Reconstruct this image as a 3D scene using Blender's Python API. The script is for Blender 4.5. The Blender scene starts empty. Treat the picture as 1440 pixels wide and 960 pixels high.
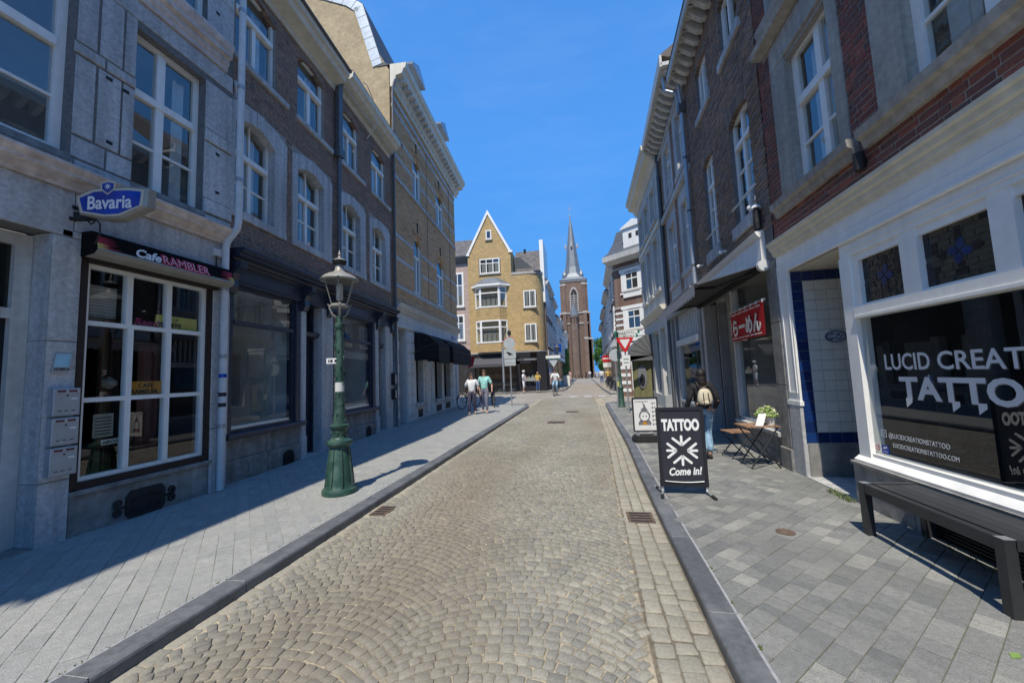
import bpy, math, random
from math import pi, sin, cos, atan2, sqrt, radians, hypot
from mathutils import Vector, Matrix

SC = bpy.context.scene
COL = SC.collection
rnd = random.Random(7)

# ------------------------------------------------------------------ camera
YAW, PITCH, ROLL, CAMZ = 0.1802, 0.0848, -0.0395, 1.6
fw = Vector((-sin(YAW) * cos(PITCH), cos(YAW) * cos(PITCH), sin(PITCH)))
r0 = Vector((cos(YAW), sin(YAW), 0.0))
u0_ = r0.cross(fw)
rr = cos(ROLL) * r0 + sin(ROLL) * u0_
uu = -sin(ROLL) * r0 + cos(ROLL) * u0_
cd = bpy.data.cameras.new('camera')
cd.sensor_width = 36.0
cd.lens = 545.0 / 1440.0 * 36.0
cd.clip_start = 0.05
cd.clip_end = 5000.0
cam = bpy.data.objects.new('camera', cd)
COL.objects.link(cam)
cam.matrix_world = Matrix(((rr.x, uu.x, -fw.x, 0), (rr.y, uu.y, -fw.y, 0), (rr.z, uu.z, -fw.z, CAMZ), (0, 0, 0, 1)))
SC.camera = cam
CAMP = Vector((0, 0, CAMZ))

# ------------------------------------------------------------------ sky, sun, exposure
SUN_EL, SUN_AZ = radians(58.5), radians(188.7)          # azimuth clockwise from +Y
W = bpy.data.worlds.new('World')
SC.world = W
W.use_nodes = True
nt = W.node_tree
sky = nt.nodes.new('ShaderNodeTexSky')
sky.sky_type = 'NISHITA'
sky.sun_disc = False
sky.sun_elevation = SUN_EL
sky.sun_rotation = SUN_AZ
sky.altitude = 50
sky.air_density = 1.0
sky.dust_density = 0.2
sky.ozone_density = 4.0
bg = nt.nodes['Background']
bg.inputs[1].default_value = 0.15
hs = nt.nodes.new('ShaderNodeHueSaturation')
hs.inputs['Saturation'].default_value = 1.17
nt.links.new(sky.outputs[0], hs.inputs['Color'])
# clear summer sky: blue right down to the roofs, no white-out at the horizon (same rule over the whole dome)
s1 = nt.nodes.new('ShaderNodeSeparateColor')
s1.mode = 'HSV'
s2 = nt.nodes.new('ShaderNodeCombineColor')
s2.mode = 'HSV'
nt.links.new(hs.outputs[0], s1.inputs[0])
for i_, (op_, v_, k_) in enumerate((('SMOOTH_MAX', .609, .02), ('SMOOTH_MAX', .90, .06), ('SMOOTH_MIN', 2.8, .9))):
    m_ = nt.nodes.new('ShaderNodeMath')
    m_.operation = op_
    m_.inputs[1].default_value = v_
    m_.inputs[2].default_value = k_
    nt.links.new(s1.outputs[i_], m_.inputs[0])
    nt.links.new(m_.outputs[0], s2.inputs[i_])
tc = nt.nodes.new('ShaderNodeTexCoord')
mp_ = nt.nodes.new('ShaderNodeMapping')
mp_.inputs['Scale'].default_value = (1.6, 5.0, 9.0)
mp_.inputs['Rotation'].default_value = (.2, .1, .5)
nt.links.new(tc.outputs['Generated'], mp_.inputs[0])
nz = nt.nodes.new('ShaderNodeTexNoise')
nz.inputs['Scale'].default_value = 1.3
nz.inputs['Detail'].default_value = 7
nz.inputs['Roughness'].default_value = .6
nt.links.new(mp_.outputs[0], nz.inputs['Vector'])
mr_ = nt.nodes.new('ShaderNodeMapRange')
mr_.inputs['From Min'].default_value = .52
mr_.inputs['From Max'].default_value = .85
mr_.inputs['To Max'].default_value = .07
nt.links.new(nz.outputs['Fac'], mr_.inputs['Value'])
mw_ = nt.nodes.new('ShaderNodeMixRGB')
mw_.inputs[2].default_value = (2.4, 2.7, 3.1, 1)                 # faint high cloud
nt.links.new(mr_.outputs[0], mw_.inputs[0])
nt.links.new(s2.outputs[0], mw_.inputs[1])
nt.links.new(mw_.outputs[0], bg.inputs[0])
sd = Vector((sin(SUN_AZ) * cos(SUN_EL), cos(SUN_AZ) * cos(SUN_EL), sin(SUN_EL)))
sl = bpy.data.lights.new('sun', 'SUN')
sl.energy = 2.25
sl.angle = radians(0.53)
sl.color = (1.0, 0.925, 0.79)
sun = bpy.data.objects.new('sun', sl)
COL.objects.link(sun)
sun.rotation_euler = sd.to_track_quat('Z', 'Y').to_euler()
SC.view_settings.view_transform = 'Standard'
SC.view_settings.look = 'None'
SC.view_settings.exposure = 1.15
SC.view_settings.gamma = 1.0
SC.view_settings.use_curve_mapping = False
SC.cycles.max_bounces = 8
SC.cycles.transparent_max_bounces = 12

# ------------------------------------------------------------------ materials
MATS = {}


def nd(t, kind, **kw):
    n = t.nodes.new(kind)
    for k, v in kw.items():
        setattr(n, k, v)
    return n


def M(name, cols, rough=.7, ns=14., na=.2, bs=90., ba=.15, metal=0., spec=.4, big=0., bigs=.7, coat=0., streak=0., tint=None, bd=.004, fine=0., fs=170., spots=None):
    m = bpy.data.materials.new(name)
    m.use_nodes = True
    t = m.node_tree
    L = t.links.new
    b = t.nodes['Principled BSDF']
    b.inputs['Roughness'].default_value = rough
    b.inputs['Metallic'].default_value = metal
    b.inputs['Specular IOR Level'].default_value = spec
    if coat:
        b.inputs['Coat Weight'].default_value = coat
        b.inputs['Coat Roughness'].default_value = .08
    geo = nd(t, 'ShaderNodeNewGeometry')
    pos = geo.outputs['Position']
    if isinstance(cols, tuple):
        rgb = nd(t, 'ShaderNodeRGB')
        rgb.outputs[0].default_value = (*cols, 1)
        c = rgb.outputs[0]
    else:
        oi = nd(t, 'ShaderNodeObjectInfo')
        ad = nd(t, 'ShaderNodeMath', operation='ADD')
        L(geo.outputs['Random Per Island'], ad.inputs[0])
        L(oi.outputs['Random'], ad.inputs[1])
        fr = nd(t, 'ShaderNodeMath', operation='FRACT')
        L(ad.outputs[0], fr.inputs[0])
        rp = nd(t, 'ShaderNodeValToRGB')
        el = rp.color_ramp.elements
        el[0].position = 0
        el[0].color = (*cols[0], 1)
        el[1].position = 1
        el[1].color = (*cols[-1], 1)
        for i, cc in enumerate(cols[1:-1]):
            e = el.new((i + 1) / (len(cols) - 1))
            e.color = (*cc, 1)
        L(fr.outputs[0], rp.inputs[0])
        c = rp.outputs[0]

    def mulnoise(c, scale, amt, detail=4, vec=None):
        n = nd(t, 'ShaderNodeTexNoise')
        n.inputs['Scale'].default_value = scale
        n.inputs['Detail'].default_value = detail
        L(vec or pos, n.inputs['Vector'])
        mr = nd(t, 'ShaderNodeMapRange')
        mr.inputs['From Min'].default_value = .25
        mr.inputs['From Max'].default_value = .75
        mr.inputs['To Min'].default_value = 1 - amt
        mr.inputs['To Max'].default_value = 1 + amt
        L(n.outputs['Fac'], mr.inputs['Value'])
        mx = nd(t, 'ShaderNodeVectorMath', operation='SCALE')
        L(c, mx.inputs[0])
        L(mr.outputs[0], mx.inputs['Scale'])
        return mx.outputs[0]
    if na:
        c = mulnoise(c, ns, na)
    if fine:
        c = mulnoise(c, fs, fine, 2)
    if big:
        c = mulnoise(c, bigs, big, 3)
    if spots:
        v = nd(t, 'ShaderNodeTexVoronoi')
        v.inputs['Scale'].default_value = spots[0]
        L(pos, v.inputs['Vector'])
        mr = nd(t, 'ShaderNodeMapRange')
        mr.inputs['From Min'].default_value = spots[1]
        mr.inputs['From Max'].default_value = spots[1] * .75
        L(v.outputs['Distance'], mr.inputs['Value'])
        sc_ = nd(t, 'ShaderNodeSeparateColor')
        L(v.outputs['Color'], sc_.inputs[0])
        gt = nd(t, 'ShaderNodeMath', operation='GREATER_THAN')
        gt.inputs[1].default_value = .55
        L(sc_.outputs[0], gt.inputs[0])
        mu = nd(t, 'ShaderNodeMath', operation='MULTIPLY')
        L(mr.outputs[0], mu.inputs[0])
        L(gt.outputs[0], mu.inputs[1])
        mx = nd(t, 'ShaderNodeMixRGB')
        L(mu.outputs[0], mx.inputs[0])
        L(c, mx.inputs[1])
        mx.inputs[2].default_value = (*spots[2], 1)
        c = mx.outputs[0]
    if streak:
        mp = nd(t, 'ShaderNodeMapping')
        mp.inputs['Scale'].default_value = (9, 9, .5)
        L(pos, mp.inputs[0])
        c = mulnoise(c, 1.0, streak, 5, mp.outputs[0])
    if tint:
        n = nd(t, 'ShaderNodeTexNoise')
        n.inputs['Scale'].default_value = tint[1]
        n.inputs['Detail'].default_value = 5
        if len(tint) > 3:
            mp = nd(t, 'ShaderNodeMapping')
            mp.inputs['Scale'].default_value = tint[3]
            L(pos, mp.inputs[0])
            L(mp.outputs[0], n.inputs['Vector'])
        else:
            L(pos, n.inputs['Vector'])
        mr = nd(t, 'ShaderNodeMapRange')
        mr.inputs['From Min'].default_value = .45
        mr.inputs['From Max'].default_value = .68
        mr.inputs['To Max'].default_value = tint[2]
        L(n.outputs['Fac'], mr.inputs['Value'])
        mx = nd(t, 'ShaderNodeMixRGB')
        L(mr.outputs[0], mx.inputs[0])
        L(c, mx.inputs[1])
        mx.inputs[2].default_value = (*tint[0], 1)
        c = mx.outputs[0]
    L(c, b.inputs['Base Color'])
    if ba:
        n = nd(t, 'ShaderNodeTexNoise')
        n.inputs['Scale'].default_value = bs
        n.inputs['Detail'].default_value = 5
        L(pos, n.inputs['Vector'])
        bp = nd(t, 'ShaderNodeBump')
        bp.inputs['Strength'].default_value = min(1, ba * 2)
        bp.inputs['Distance'].default_value = bd
        L(n.outputs['Fac'], bp.inputs['Height'])
        L(bp.outputs[0], b.inputs['Normal'])
    MATS[name] = m
    return m


def glass_mat(name, tint=(.86, .9, .9), ior=1.65, wob=.0, scale=1.3):
    m = bpy.data.materials.new(name)
    m.use_nodes = True
    t = m.node_tree
    L = t.links.new
    for n in list(t.nodes):
        if n.type != 'OUTPUT_MATERIAL':
            t.nodes.remove(n)
    out = [n for n in t.nodes if n.type == 'OUTPUT_MATERIAL'][0]
    tr = nd(t, 'ShaderNodeBsdfTransparent')
    tr.inputs[0].default_value = (*tint, 1)
    gl = nd(t, 'ShaderNodeBsdfGlossy')
    gl.inputs['Roughness'].default_value = 0.0
    gl.inputs['Color'].default_value = (.95, .97, 1, 1)
    f0 = ((ior - 1) / (ior + 1)) ** 2
    lw = nd(t, 'ShaderNodeLayerWeight')          # Schlick, the same from both sides of the pane
    lw.inputs['Blend'].default_value = .5
    pw = nd(t, 'ShaderNodeMath', operation='POWER')
    pw.inputs[1].default_value = 5
    L(lw.outputs['Facing'], pw.inputs[0])
    fr = nd(t, 'ShaderNodeMath', operation='MULTIPLY_ADD')
    fr.inputs[1].default_value = 1 - f0
    fr.inputs[2].default_value = f0
    L(pw.outputs[0], fr.inputs[0])
    mx = nd(t, 'ShaderNodeMixShader')
    L(fr.outputs[0], mx.inputs[0])
    L(tr.outputs[0], mx.inputs[1])
    L(gl.outputs[0], mx.inputs[2])
    L(mx.outputs[0], out.inputs[0])
    if wob:
        geo = nd(t, 'ShaderNodeNewGeometry')
        n = nd(t, 'ShaderNodeTexNoise')
        n.inputs['Scale'].default_value = scale
        n.inputs['Detail'].default_value = 1.0
        L(geo.outputs['Position'], n.inputs['Vector'])
        bp = nd(t, 'ShaderNodeBump')
        bp.inputs['Strength'].default_value = wob
        bp.inputs['Distance'].default_value = .02
        L(n.outputs['Fac'], bp.inputs['Height'])
        L(bp.outputs[0], gl.inputs['Normal'])
    MATS[name] = m
    return m


M('bluestone', [(.43, .425, .42), (.50, .50, .49), (.46, .455, .45)], .75, 22, .22, 60, .3, big=.18, streak=.22, fine=.12, fs=60)
M('bluestone_plain', (.44, .44, .435), .75, 18, .22, 60, .25, big=.22, streak=.25)
M('plinth_stone', (.23, .225, .21), .8, 10, .3, 45, .35, big=.3, streak=.25)
M('mortar_dark', (.17, .165, .16), .95, 20, .3, 80, .3)
M('mortar_tan', (.58, .53, .45), .95, 30, .25, 80, .3)
M('mortar_grey', (.33, .30, .27), .95, 30, .25, 80, .3)
M('brick_brown', [(.18, .12, .088), (.26, .165, .115), (.135, .105, .088), (.31, .19, .13), (.21, .148, .112), (.235, .14, .10)], .85, 40, .3, 70, .35, big=.15, tint=((.42, .38, .34), 16, .35))
M('brick_red', [(.17, .055, .042), (.23, .074, .054), (.13, .06, .052), (.28, .095, .066), (.10, .064, .06), (.20, .068, .05)], .8, 40, .3, 70, .35, big=.15)
M('brick_clinker', [(.19, .14, .11), (.27, .19, .14), (.145, .115, .096), (.32, .215, .15), (.22, .165, .13)], .9, 45, .35, 60, .5, big=.2)
M('brick_yellow', [(.54, .32, .145), (.62, .39, .19), (.46, .27, .125), (.58, .35, .17), (.38, .225, .115), (.65, .43, .23)], .85, 40, .25, 70, .3, big=.1)
M('white_paint', (.83, .82, .77), .45, 9, .05, 120, .06, big=.05, streak=.06)
M('cream_paint', (.66, .62, .50), .5, 9, .08, 100, .08, big=.08, streak=.1)
M('old_white', (.55, .54, .50), .6, 12, .14, 80, .15, big=.14, streak=.15)
M('pink_paint', (.60, .53, .49), .6, 16, .16, 60, .25, big=.15, streak=.2, tint=((.33, .22, .13), 7., .38, (1, 1, 2)))
M('navy_paint', (.026, .034, .058), .38, 10, .2, 140, .1, spec=.5)
M('black_paint', (.012, .011, .011), .7, 10, .2, 140, .08, spec=.5)
M('door_dark', (.012, .014, .017), .4, 10, .2, 120, .08)
M('zinc', (.40, .45, .49), .42, 8, .12, 40, .1, metal=.35, big=.12)
M('zinc_dark', (.13, .14, .15), .5, 8, .15, 40, .1, metal=.3)
M('pipe_white', (.62, .63, .62), .5, 8, .1, 60, .08, streak=.12)
M('slate', [(.06, .065, .075), (.085, .09, .10), (.07, .075, .085)], .6, 20, .2, 60, .2)
M('roof_tile', [(.13, .115, .10), (.17, .15, .125), (.10, .09, .085), (.19, .16, .14)], .8, 20, .2, 60, .25)
M('stucco_cream', (.47, .37, .22), .9, 9, .2, 30, .4, big=.16, bd=.012, tint=((.33, .25, .15), 1.6, .6))
M('stucco_white', (.58, .58, .56), .85, 5, .08, 40, .2, big=.1, streak=.12)
M('stucco_grey', (.30, .30, .30), .85, 6, .15, 40, .25, big=.15, streak=.2)
M('render_cream', (.50, .50, .47), .85, 6, .1, 40, .15, big=.08, streak=.1)
M('wood_slat', [(.29, .17, .10), (.36, .22, .14), (.24, .14, .085)], .7, 30, .2, 90, .15)
M('wood_dark', (.030, .018, .014), .6, 20, .25, 60, .15)
M('steel_black', (.018, .018, .018), .45, 12, .15, 90, .06, metal=.0, spec=.5)
M('steel_anth', (.028, .030, .032), .42, 12, .15, 160, .1, spec=.5)
M('galv', (.40, .42, .43), .5, 14, .15, 80, .08, metal=.6)
M('lamp_green', (.020, .062, .046), .5, 14, .35, 40, .3, spec=.5, tint=((.09, .15, .125), 9., .6))
M('lamp_crown', (.30, .29, .255), .45, 10, .2, 40, .15, metal=.15)
M('iron_dark', (.02, .02, .021), .6, 20, .3, 60, .3, spec=.4)
M('iron_rust', (.13, .09, .065), .85, 18, .35, 60, .4)
M('tile_blue', [(.008, .024, .10), (.011, .036, .15), (.007, .02, .08), (.012, .045, .17)], .18, 9, .15, 30, .03, spec=.6)
M('tile_white', [(.62, .61, .55), (.68, .67, .61), (.65, .64, .58)], .2, 9, .05, 30, .03, spec=.6)
M('tile_delft', (.40, .44, .50), .25, 60, .4, 30, .03)
M('delft_blue', (.05, .08, .15), .3, 60, .3, 30, 0)
M('grout', (.30, .29, .27), .9, 20, .2, 50, .2)
M('letter_silver', (.66, .68, .70), .35, 9, .04, 50, .0, metal=.1)
M('letter_shadow', (.10, .095, .085), .6, 9, .04, 50, .0)
M('letter_white', (.82, .82, .80), .5, 9, .03, 50, .0)
M('letter_dark', (.02, .02, .022), .5, 9, .03, 50, .0)
M('black_matt', (.008, .008, .008), .95, 10, .2, 140, .02, spec=.1)
M('letter_crimson', (.42, .012, .05), .6, 9, .1, 50, .0)
M('letter_pink', (.75, .45, .50), .6, 9, .1, 50, .0)
M('letter_dull', (.12, .025, .035), .6, 9, .1, 50, .0)
M('letter_red', (.50, .02, .05), .5, 9, .1, 50, .0)
M('letter_magenta', (.30, .012, .09), .5, 9, .1, 50, .0)
M('sign_red', (.55, .012, .018), .5, 9, .06, 50, .0)
M('sign_white', (.74, .74, .72), .45, 9, .05, 50, .0)
M('sign_green', (.01, .16, .10), .45, 9, .05, 50, .0)
M('sign_back', (.50, .54, .55), .5, 9, .1, 50, .02, metal=.3)
M('bav_blue', (.005, .055, .38), .15, 2.5, .5, 50, .0, spec=.6)
M('bav_gold', (.72, .66, .52), .35, 9, .08, 50, .0, metal=.3)
M('bav_side', (.36, .33, .28), .35, 9, .15, 50, .05, metal=.3)
M('board_black', (.018, .018, .022), .5, 9, .1, 60, .03)
M('board_face', (.030, .030, .040), .5, 9, .1, 60, .03)
M('rubber', (.02, .02, .02), .75, 12, .2, 60, .15)
M('canvas_black', (.012, .012, .013), .95, 30, .2, 150, .2)
M('canvas_grey', (.075, .075, .08), .85, 30, .15, 150, .2)
M('canvas_pale', (.36, .36, .37), .85, 30, .15, 150, .2)
M('canvas_dome', (.13, .135, .14), .85, 30, .12, 150, .2)
M('banner_red', (.46, .008, .016), .75, 20, .08, 100, .1)
M('olive_cloth', (.16, .155, .075), .8, 12, .2, 100, .15)
M('poster_grey', (.17, .17, .19), .7, 25, .5, 100, .0)
M('mail_grey', (.40, .41, .42), .4, 9, .08, 60, .03, metal=.2)
M('horeca_blue', (.30, .52, .62), .3, 5, .2, 60, .0)
M('sign_yellow', (.55, .48, .10), .5, 9, .1, 60, .0)
M('sign_orange', (.50, .22, .02), .5, 9, .1, 60, .0)
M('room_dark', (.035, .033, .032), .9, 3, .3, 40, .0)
M('room_wall', (.46, .455, .43), .9, 3, .12, 40, .0)
M('room_pale', (.66, .67, .65), .9, 3, .1, 40, .0)
M('room_floor', (.42, .40, .37), .5, 6, .15, 40, .0)
M('curtain', (.72, .72, .70), .85, 12, .1, 60, .1)
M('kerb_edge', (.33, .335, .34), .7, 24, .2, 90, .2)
M('curtain_dark', (.30, .29, .27), .85, 12, .2, 60, .1)
M('wood_red', (.16, .045, .03), .6, 12, .25, 40, .1)
M('paper', (.60, .60, .57), .7, 9, .06, 60, .0)
M('aircon', (.30, .285, .24), .6, 9, .1, 60, .05)
M('fabric_red', (.22, .015, .03), .8, 9, .2, 60, .1)
M('skin', (.48, .29, .21), .55, 9, .08, 60, .05)
M('hair_dark', (.015, .012, .011), .6, 40, .3, 90, .3)
M('hair_brown', (.07, .04, .022), .6, 40, .3, 90, .3)
M('hair_blond', (.30, .20, .09), .6, 40, .3, 90, .3)
M('cloth_white', (.74, .75, .77), .85, 9, .05, 11, .5, bd=.03)
M('cloth_mint', (.33, .66, .62), .85, 9, .06, 11, .5, bd=.03)
M('cloth_black', (.016, .016, .02), .8, 9, .2, 11, .5, bd=.03)
M('cloth_navy', (.05, .05, .085), .8, 9, .2, 11, .5, bd=.03)
M('cloth_slate', (.16, .16, .22), .85, 9, .15, 11, .5, bd=.03)
M('denim', (.25, .40, .54), .85, 9, .28, 13, .5, bd=.025)
M('denim_dark', (.045, .09, .22), .85, 14, .22, 80, .3)
M('cloth_yellow', (.55, .40, .10), .85, 9, .1, 11, .5, bd=.03)
M('cloth_pink', (.62, .42, .36), .85, 9, .1, 11, .5, bd=.03)
M('bag_beige', (.56, .50, .37), .85, 14, .1, 60, .3)
M('bag_trim', (.03, .025, .02), .8, 14, .1, 60, .2)
M('shoe_white', (.66, .65, .62), .6, 9, .1, 60, .1)
M('leaf_green', [(.05, .13, .015), (.10, .22, .025), (.035, .09, .012), (.14, .28, .04)], .6, 9, .2, 50, 0.)
M('leaf_pale', [(.20, .34, .06), (.36, .46, .14), (.14, .26, .05), (.50, .56, .26)], .6, 9, .2, 50, 0.)
M('petal', (.70, .72, .46), .7, 9, .1, 50, 0.)
M('bark', (.07, .055, .04), .9, 9, .3, 30, .5)
M('pot_white', (.70, .70, .67), .4, 9, .04, 50, .05)
M('grass', [(.06, .11, .025), (.10, .15, .04), (.17, .18, .07)], .8, 9, .2, 50, 0.)
M('church_brick', [(.17, .115, .088), (.20, .14, .105), (.15, .10, .078)], .9, 1.6, .22, 6, .4, big=.15, bigs=.15, bd=.03)
M('church_stone', (.42, .39, .35), .9, 2, .15, 10, .2)
M('lead', (.165, .185, .205), .5, 1.2, .15, 8, .1, metal=.25, big=.12, bigs=.2)
M('far_brick', (.14, .085, .065), .9, 3, .2, 12, .3)
M('pink_brick', (.42, .29, .24), .9, 6, .12, 12, .3)
M('cone_orange', (.65, .16, .02), .5, 9, .05, 50, 0.)
M('lamp_white', (.80, .80, .78), .35, 9, .03, 50, 0.)
glass_mat('glass', (.86, .90, .89), 2.2, .12, .9)
glass_mat('glass_shop', (.90, .93, .92), 1.78, .04, .5)
glass_mat('glass_lamp', (.80, .80, .77), 1.5, .0)
glass_mat('glass_dark', (.30, .30, .26), 1.5, .1, 14)
M('leaded_glass', [(.035, .034, .022), (.05, .048, .03), (.028, .028, .022), (.065, .062, .045)], .12, 30, .3, 25, .3, spec=.6)
M('came', (.05, .05, .048), .5, 9, .1, 50, 0)
M('leaded_dark', (.012, .009, .012), .12, 30, .3, 25, .3, spec=.6)

# ------------------------------------------------------------------ mesh building
LATE = []          # objects whose modifiers / text are turned into meshes in one go at the end


class MB:
    """collects geometry in facade coordinates (u along, d outward, z up) or plain x, y, z"""

    def __init__(s, F=None):
        s.v, s.f, s.mi, s.F = [], [], [], F
        s.flip = bool(F and F.sg < 0)

    def add(s, vs, fs, m=0):
        n = len(s.v)
        if s.F:
            uc, sg = s.F.uc, s.F.sg
            s.v.extend((p[0] - uc, sg * p[1], p[2]) for p in vs)
        else:
            s.v.extend(vs)
        if s.flip:
            s.f.extend(tuple(n + i for i in reversed(q)) for q in fs)
        else:
            s.f.extend(tuple(n + i for i in q) for q in fs)
        s.mi.extend([m] * len(fs))
        return s

    def box(s, a0, a1, b0, b1, c0, c1, m=0):
        vs = [(a0, b0, c0), (a1, b0, c0), (a1, b1, c0), (a0, b1, c0), (a0, b0, c1), (a1, b0, c1), (a1, b1, c1), (a0, b1, c1)]
        return s.add(vs, [(0, 3, 2, 1), (4, 5, 6, 7), (0, 1, 5, 4), (1, 2, 6, 5), (2, 3, 7, 6), (3, 0, 4, 7)], m)

    def bbox(s, a0, a1, b0, b1, c0, c1, e=.01, m=0):
        """box with its outward (b1) face chamfered by e, no back"""
        vs = [(a0, b0, c0), (a1, b0, c0), (a1, b0, c1), (a0, b0, c1), (a0, b1 - e, c0), (a1, b1 - e, c0), (a1, b1 - e, c1), (a0, b1 - e, c1),
              (a0 + e, b1, c0 + e), (a1 - e, b1, c0 + e), (a1 - e, b1, c1 - e), (a0 + e, b1, c1 - e)]
        fs = []
        for k in (0, 4):
            for i in range(4):
                j = (i + 1) % 4
                fs.append((k + j, k + i, k + 4 + i, k + 4 + j))
        fs.append((11, 10, 9, 8))
        return s.add(vs, fs, m)

    def quad(s, a, b, c, d, m=0):
        return s.add([a, b, c, d], [(0, 1, 2, 3)], m)

    def extr(s, prof, u0, u1, m=0, caps=True):
        """profile [(d, z)...] swept along u"""
        n = len(prof)
        vs = [(u0, p[0], p[1]) for p in prof] + [(u1, p[0], p[1]) for p in prof]
        fs = [(i, (i + 1) % n, n + (i + 1) % n, n + i) for i in range(n)]
        if caps:
            fs += [tuple(reversed(range(n))), tuple(range(n, 2 * n))]
        return s.add(vs, fs, m)

    def prism(s, poly, d0, d1, m=0):
        """polygon [(u, z)...] extruded from depth d0 to d1"""
        n = len(poly)
        vs = [(p[0], d0, p[1]) for p in poly] + [(p[0], d1, p[1]) for p in poly]
        fs = [(i, n + i, n + (i + 1) % n, (i + 1) % n) for i in range(n)]
        fs += [tuple(range(n)), tuple(reversed(range(n, 2 * n)))]
        return s.add(vs, fs, m)

    def slab(s, poly, z0, z1, m=0):
        """polygon [(x, y)...] extruded upward"""
        n = len(poly)
        vs = [(p[0], p[1], z0) for p in poly] + [(p[0], p[1], z1) for p in poly]
        fs = [(i, (i + 1) % n, n + (i + 1) % n, n + i) for i in range(n)]
        fs += [tuple(reversed(range(n))), tuple(range(n, 2 * n))]
        return s.add(vs, fs, m)

    def panel(s, u0, u1, z0, z1, holes, d1=0., d0=-.35, m=0):
        """wall sheet at depth d1 with rectangular holes (u0,u1,z0,z1) and their reveals"""
        g = .003
        holes = [(h[0] - g, h[1] + g, h[2] - g, h[3] + g) for h in holes]
        us = sorted({u0, u1, *[min(max(h[i], u0), u1) for h in holes for i in (0, 1)]})
        zs = sorted({z0, z1, *[min(max(h[i], z0), z1) for h in holes for i in (2, 3)]})
        for i in range(len(us) - 1):
            for j in range(len(zs) - 1):
                a, b, c, e = us[i], us[i + 1], zs[j], zs[j + 1]
                cu, cz = (a + b) / 2, (c + e) / 2
                if any(h[0] < cu < h[1] and h[2] < cz < h[3] for h in holes):
                    continue
                s.quad((b, d1, c), (a, d1, c), (a, d1, e), (b, d1, e), m)
        for (a, b, c, e, *_) in holes:
            s.quad((a, d1, c), (a, d0, c), (a, d0, e), (a, d1, e), m)
            s.quad((b, d0, c), (b, d1, c), (b, d1, e), (b, d0, e), m)
            s.quad((a, d1, e), (a, d0, e), (b, d0, e), (b, d1, e), m)
            s.quad((b, d1, c), (b, d0, c), (a, d0, c), (a, d1, c), m)
        return s

    def tube(s, pts, r, n=8, m=0, cap=True):
        pts = [Vector(p) for p in pts]
        rs = r if isinstance(r, (list, tuple)) else [r] * len(pts)
        vs, fs = [], []
        up = None
        for i, p in enumerate(pts):
            t = (pts[min(i + 1, len(pts) - 1)] - pts[max(i - 1, 0)])
            t.normalize()
            if up is None:
                up = Vector((0, 0, 1)) if abs(t.z) < .9 else Vector((1, 0, 0))
            a = t.cross(up)
            if a.length < 1e-5:
                a = t.cross(Vector((0, 1, 0)))
            a.normalize()
            b = a.cross(t)
            up = b
            for k in range(n):
                q = p + (a * cos(2 * pi * k / n) + b * sin(2 * pi * k / n)) * rs[i]
                vs.append(tuple(q))
        for i in range(len(pts) - 1):
            for k in range(n):
                j = (k + 1) % n
                fs.append((i * n + k, i * n + j, (i + 1) * n + j, (i + 1) * n + k))
        if cap:
            fs.append(tuple(reversed(range(n))))
            fs.append(tuple(range((len(pts) - 1) * n, len(pts) * n)))
        return s.add(vs, fs, m)

    def lathe(s, prof, c=(0, 0), n=16, m=0, rib=0., ribn=8):
        """profile [(r, z)...] round a vertical axis"""
        vs, fs = [], []
        for (r, z) in prof:
            for k in range(n):
                a = 2 * pi * k / n
                q = r * (1 + rib * cos(ribn * a))
                vs.append((c[0] + q * cos(a), c[1] + q * sin(a), z))
        for i in range(len(prof) - 1):
            for k in range(n):
                j = (k + 1) % n
                fs.append((i * n + k, i * n + j, (i + 1) * n + j, (i + 1) * n + k))
        fs.append(tuple(reversed(range(n))))
        fs.append(tuple(range((len(prof) - 1) * n, len(prof) * n)))
        return s.add(vs, fs, m)

    def ball(s, c, r, n=10, k=6, m=0, sc=(1, 1, 1)):
        vs, fs = [], []
        for i in range(k + 1):
            t = pi * i / k
            for j in range(n):
                a = 2 * pi * j / n
                vs.append((c[0] + r * sc[0] * sin(t) * cos(a), c[1] + r * sc[1] * sin(t) * sin(a), c[2] + r * sc[2] * cos(t)))
        for i in range(k):
            for j in range(n):
                q = (j + 1) % n
                fs.append((i * n + j, (i + 1) * n + j, (i + 1) * n + q, i * n + q))
        return s.add(vs, fs, m)

    def mesh(s, name, mats, smooth=False):
        me = bpy.data.meshes.new(name)
        me.from_pydata(s.v, [], s.f)
        if not isinstance(mats, (list, tuple)):
            mats = [mats]
        for m in mats:
            me.materials.append(MATS[m])
        if len(mats) > 1:
            me.polygons.foreach_set('material_index', s.mi)
        if smooth:
            me.polygons.foreach_set('use_smooth', [True] * len(me.polygons))
            if smooth != 'all':
                try:
                    me.set_sharp_from_angle(angle=radians(38))
                except Exception:
                    pass
        me.update()
        return me

    def build(s, name, mats, parent=None, smooth=False, label=None, cat=None, group=None, kind=None):
        o = bpy.data.objects.new(name, s.mesh(name, mats, smooth))
        COL.objects.link(o)
        if parent is not None:
            o.parent = parent
        return tag(o, label, cat, group, kind)


def tag(o, label=None, cat=None, group=None, kind=None):
    if label:
        o['label'] = label
    if cat:
        o['category'] = cat
    if group:
        o['group'] = group
    if kind:
        o['kind'] = kind
    return o


def empty(name, loc, label=None, cat=None, group=None, rz=0., kind=None):
    o = bpy.data.objects.new(name, None)
    o.empty_display_size = .2
    COL.objects.link(o)
    o.location = loc
    o.rotation_euler = (0, 0, rz)
    return tag(o, label, cat, group, kind)


def place(me, name, parent=None, loc=(0, 0, 0), rz=0.):
    o = bpy.data.objects.new(name, me)
    COL.objects.link(o)
    if parent is not None:
        o.parent = parent
    o.location = loc
    if rz:
        o.rotation_euler = (0, 0, rz)
    return o


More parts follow.
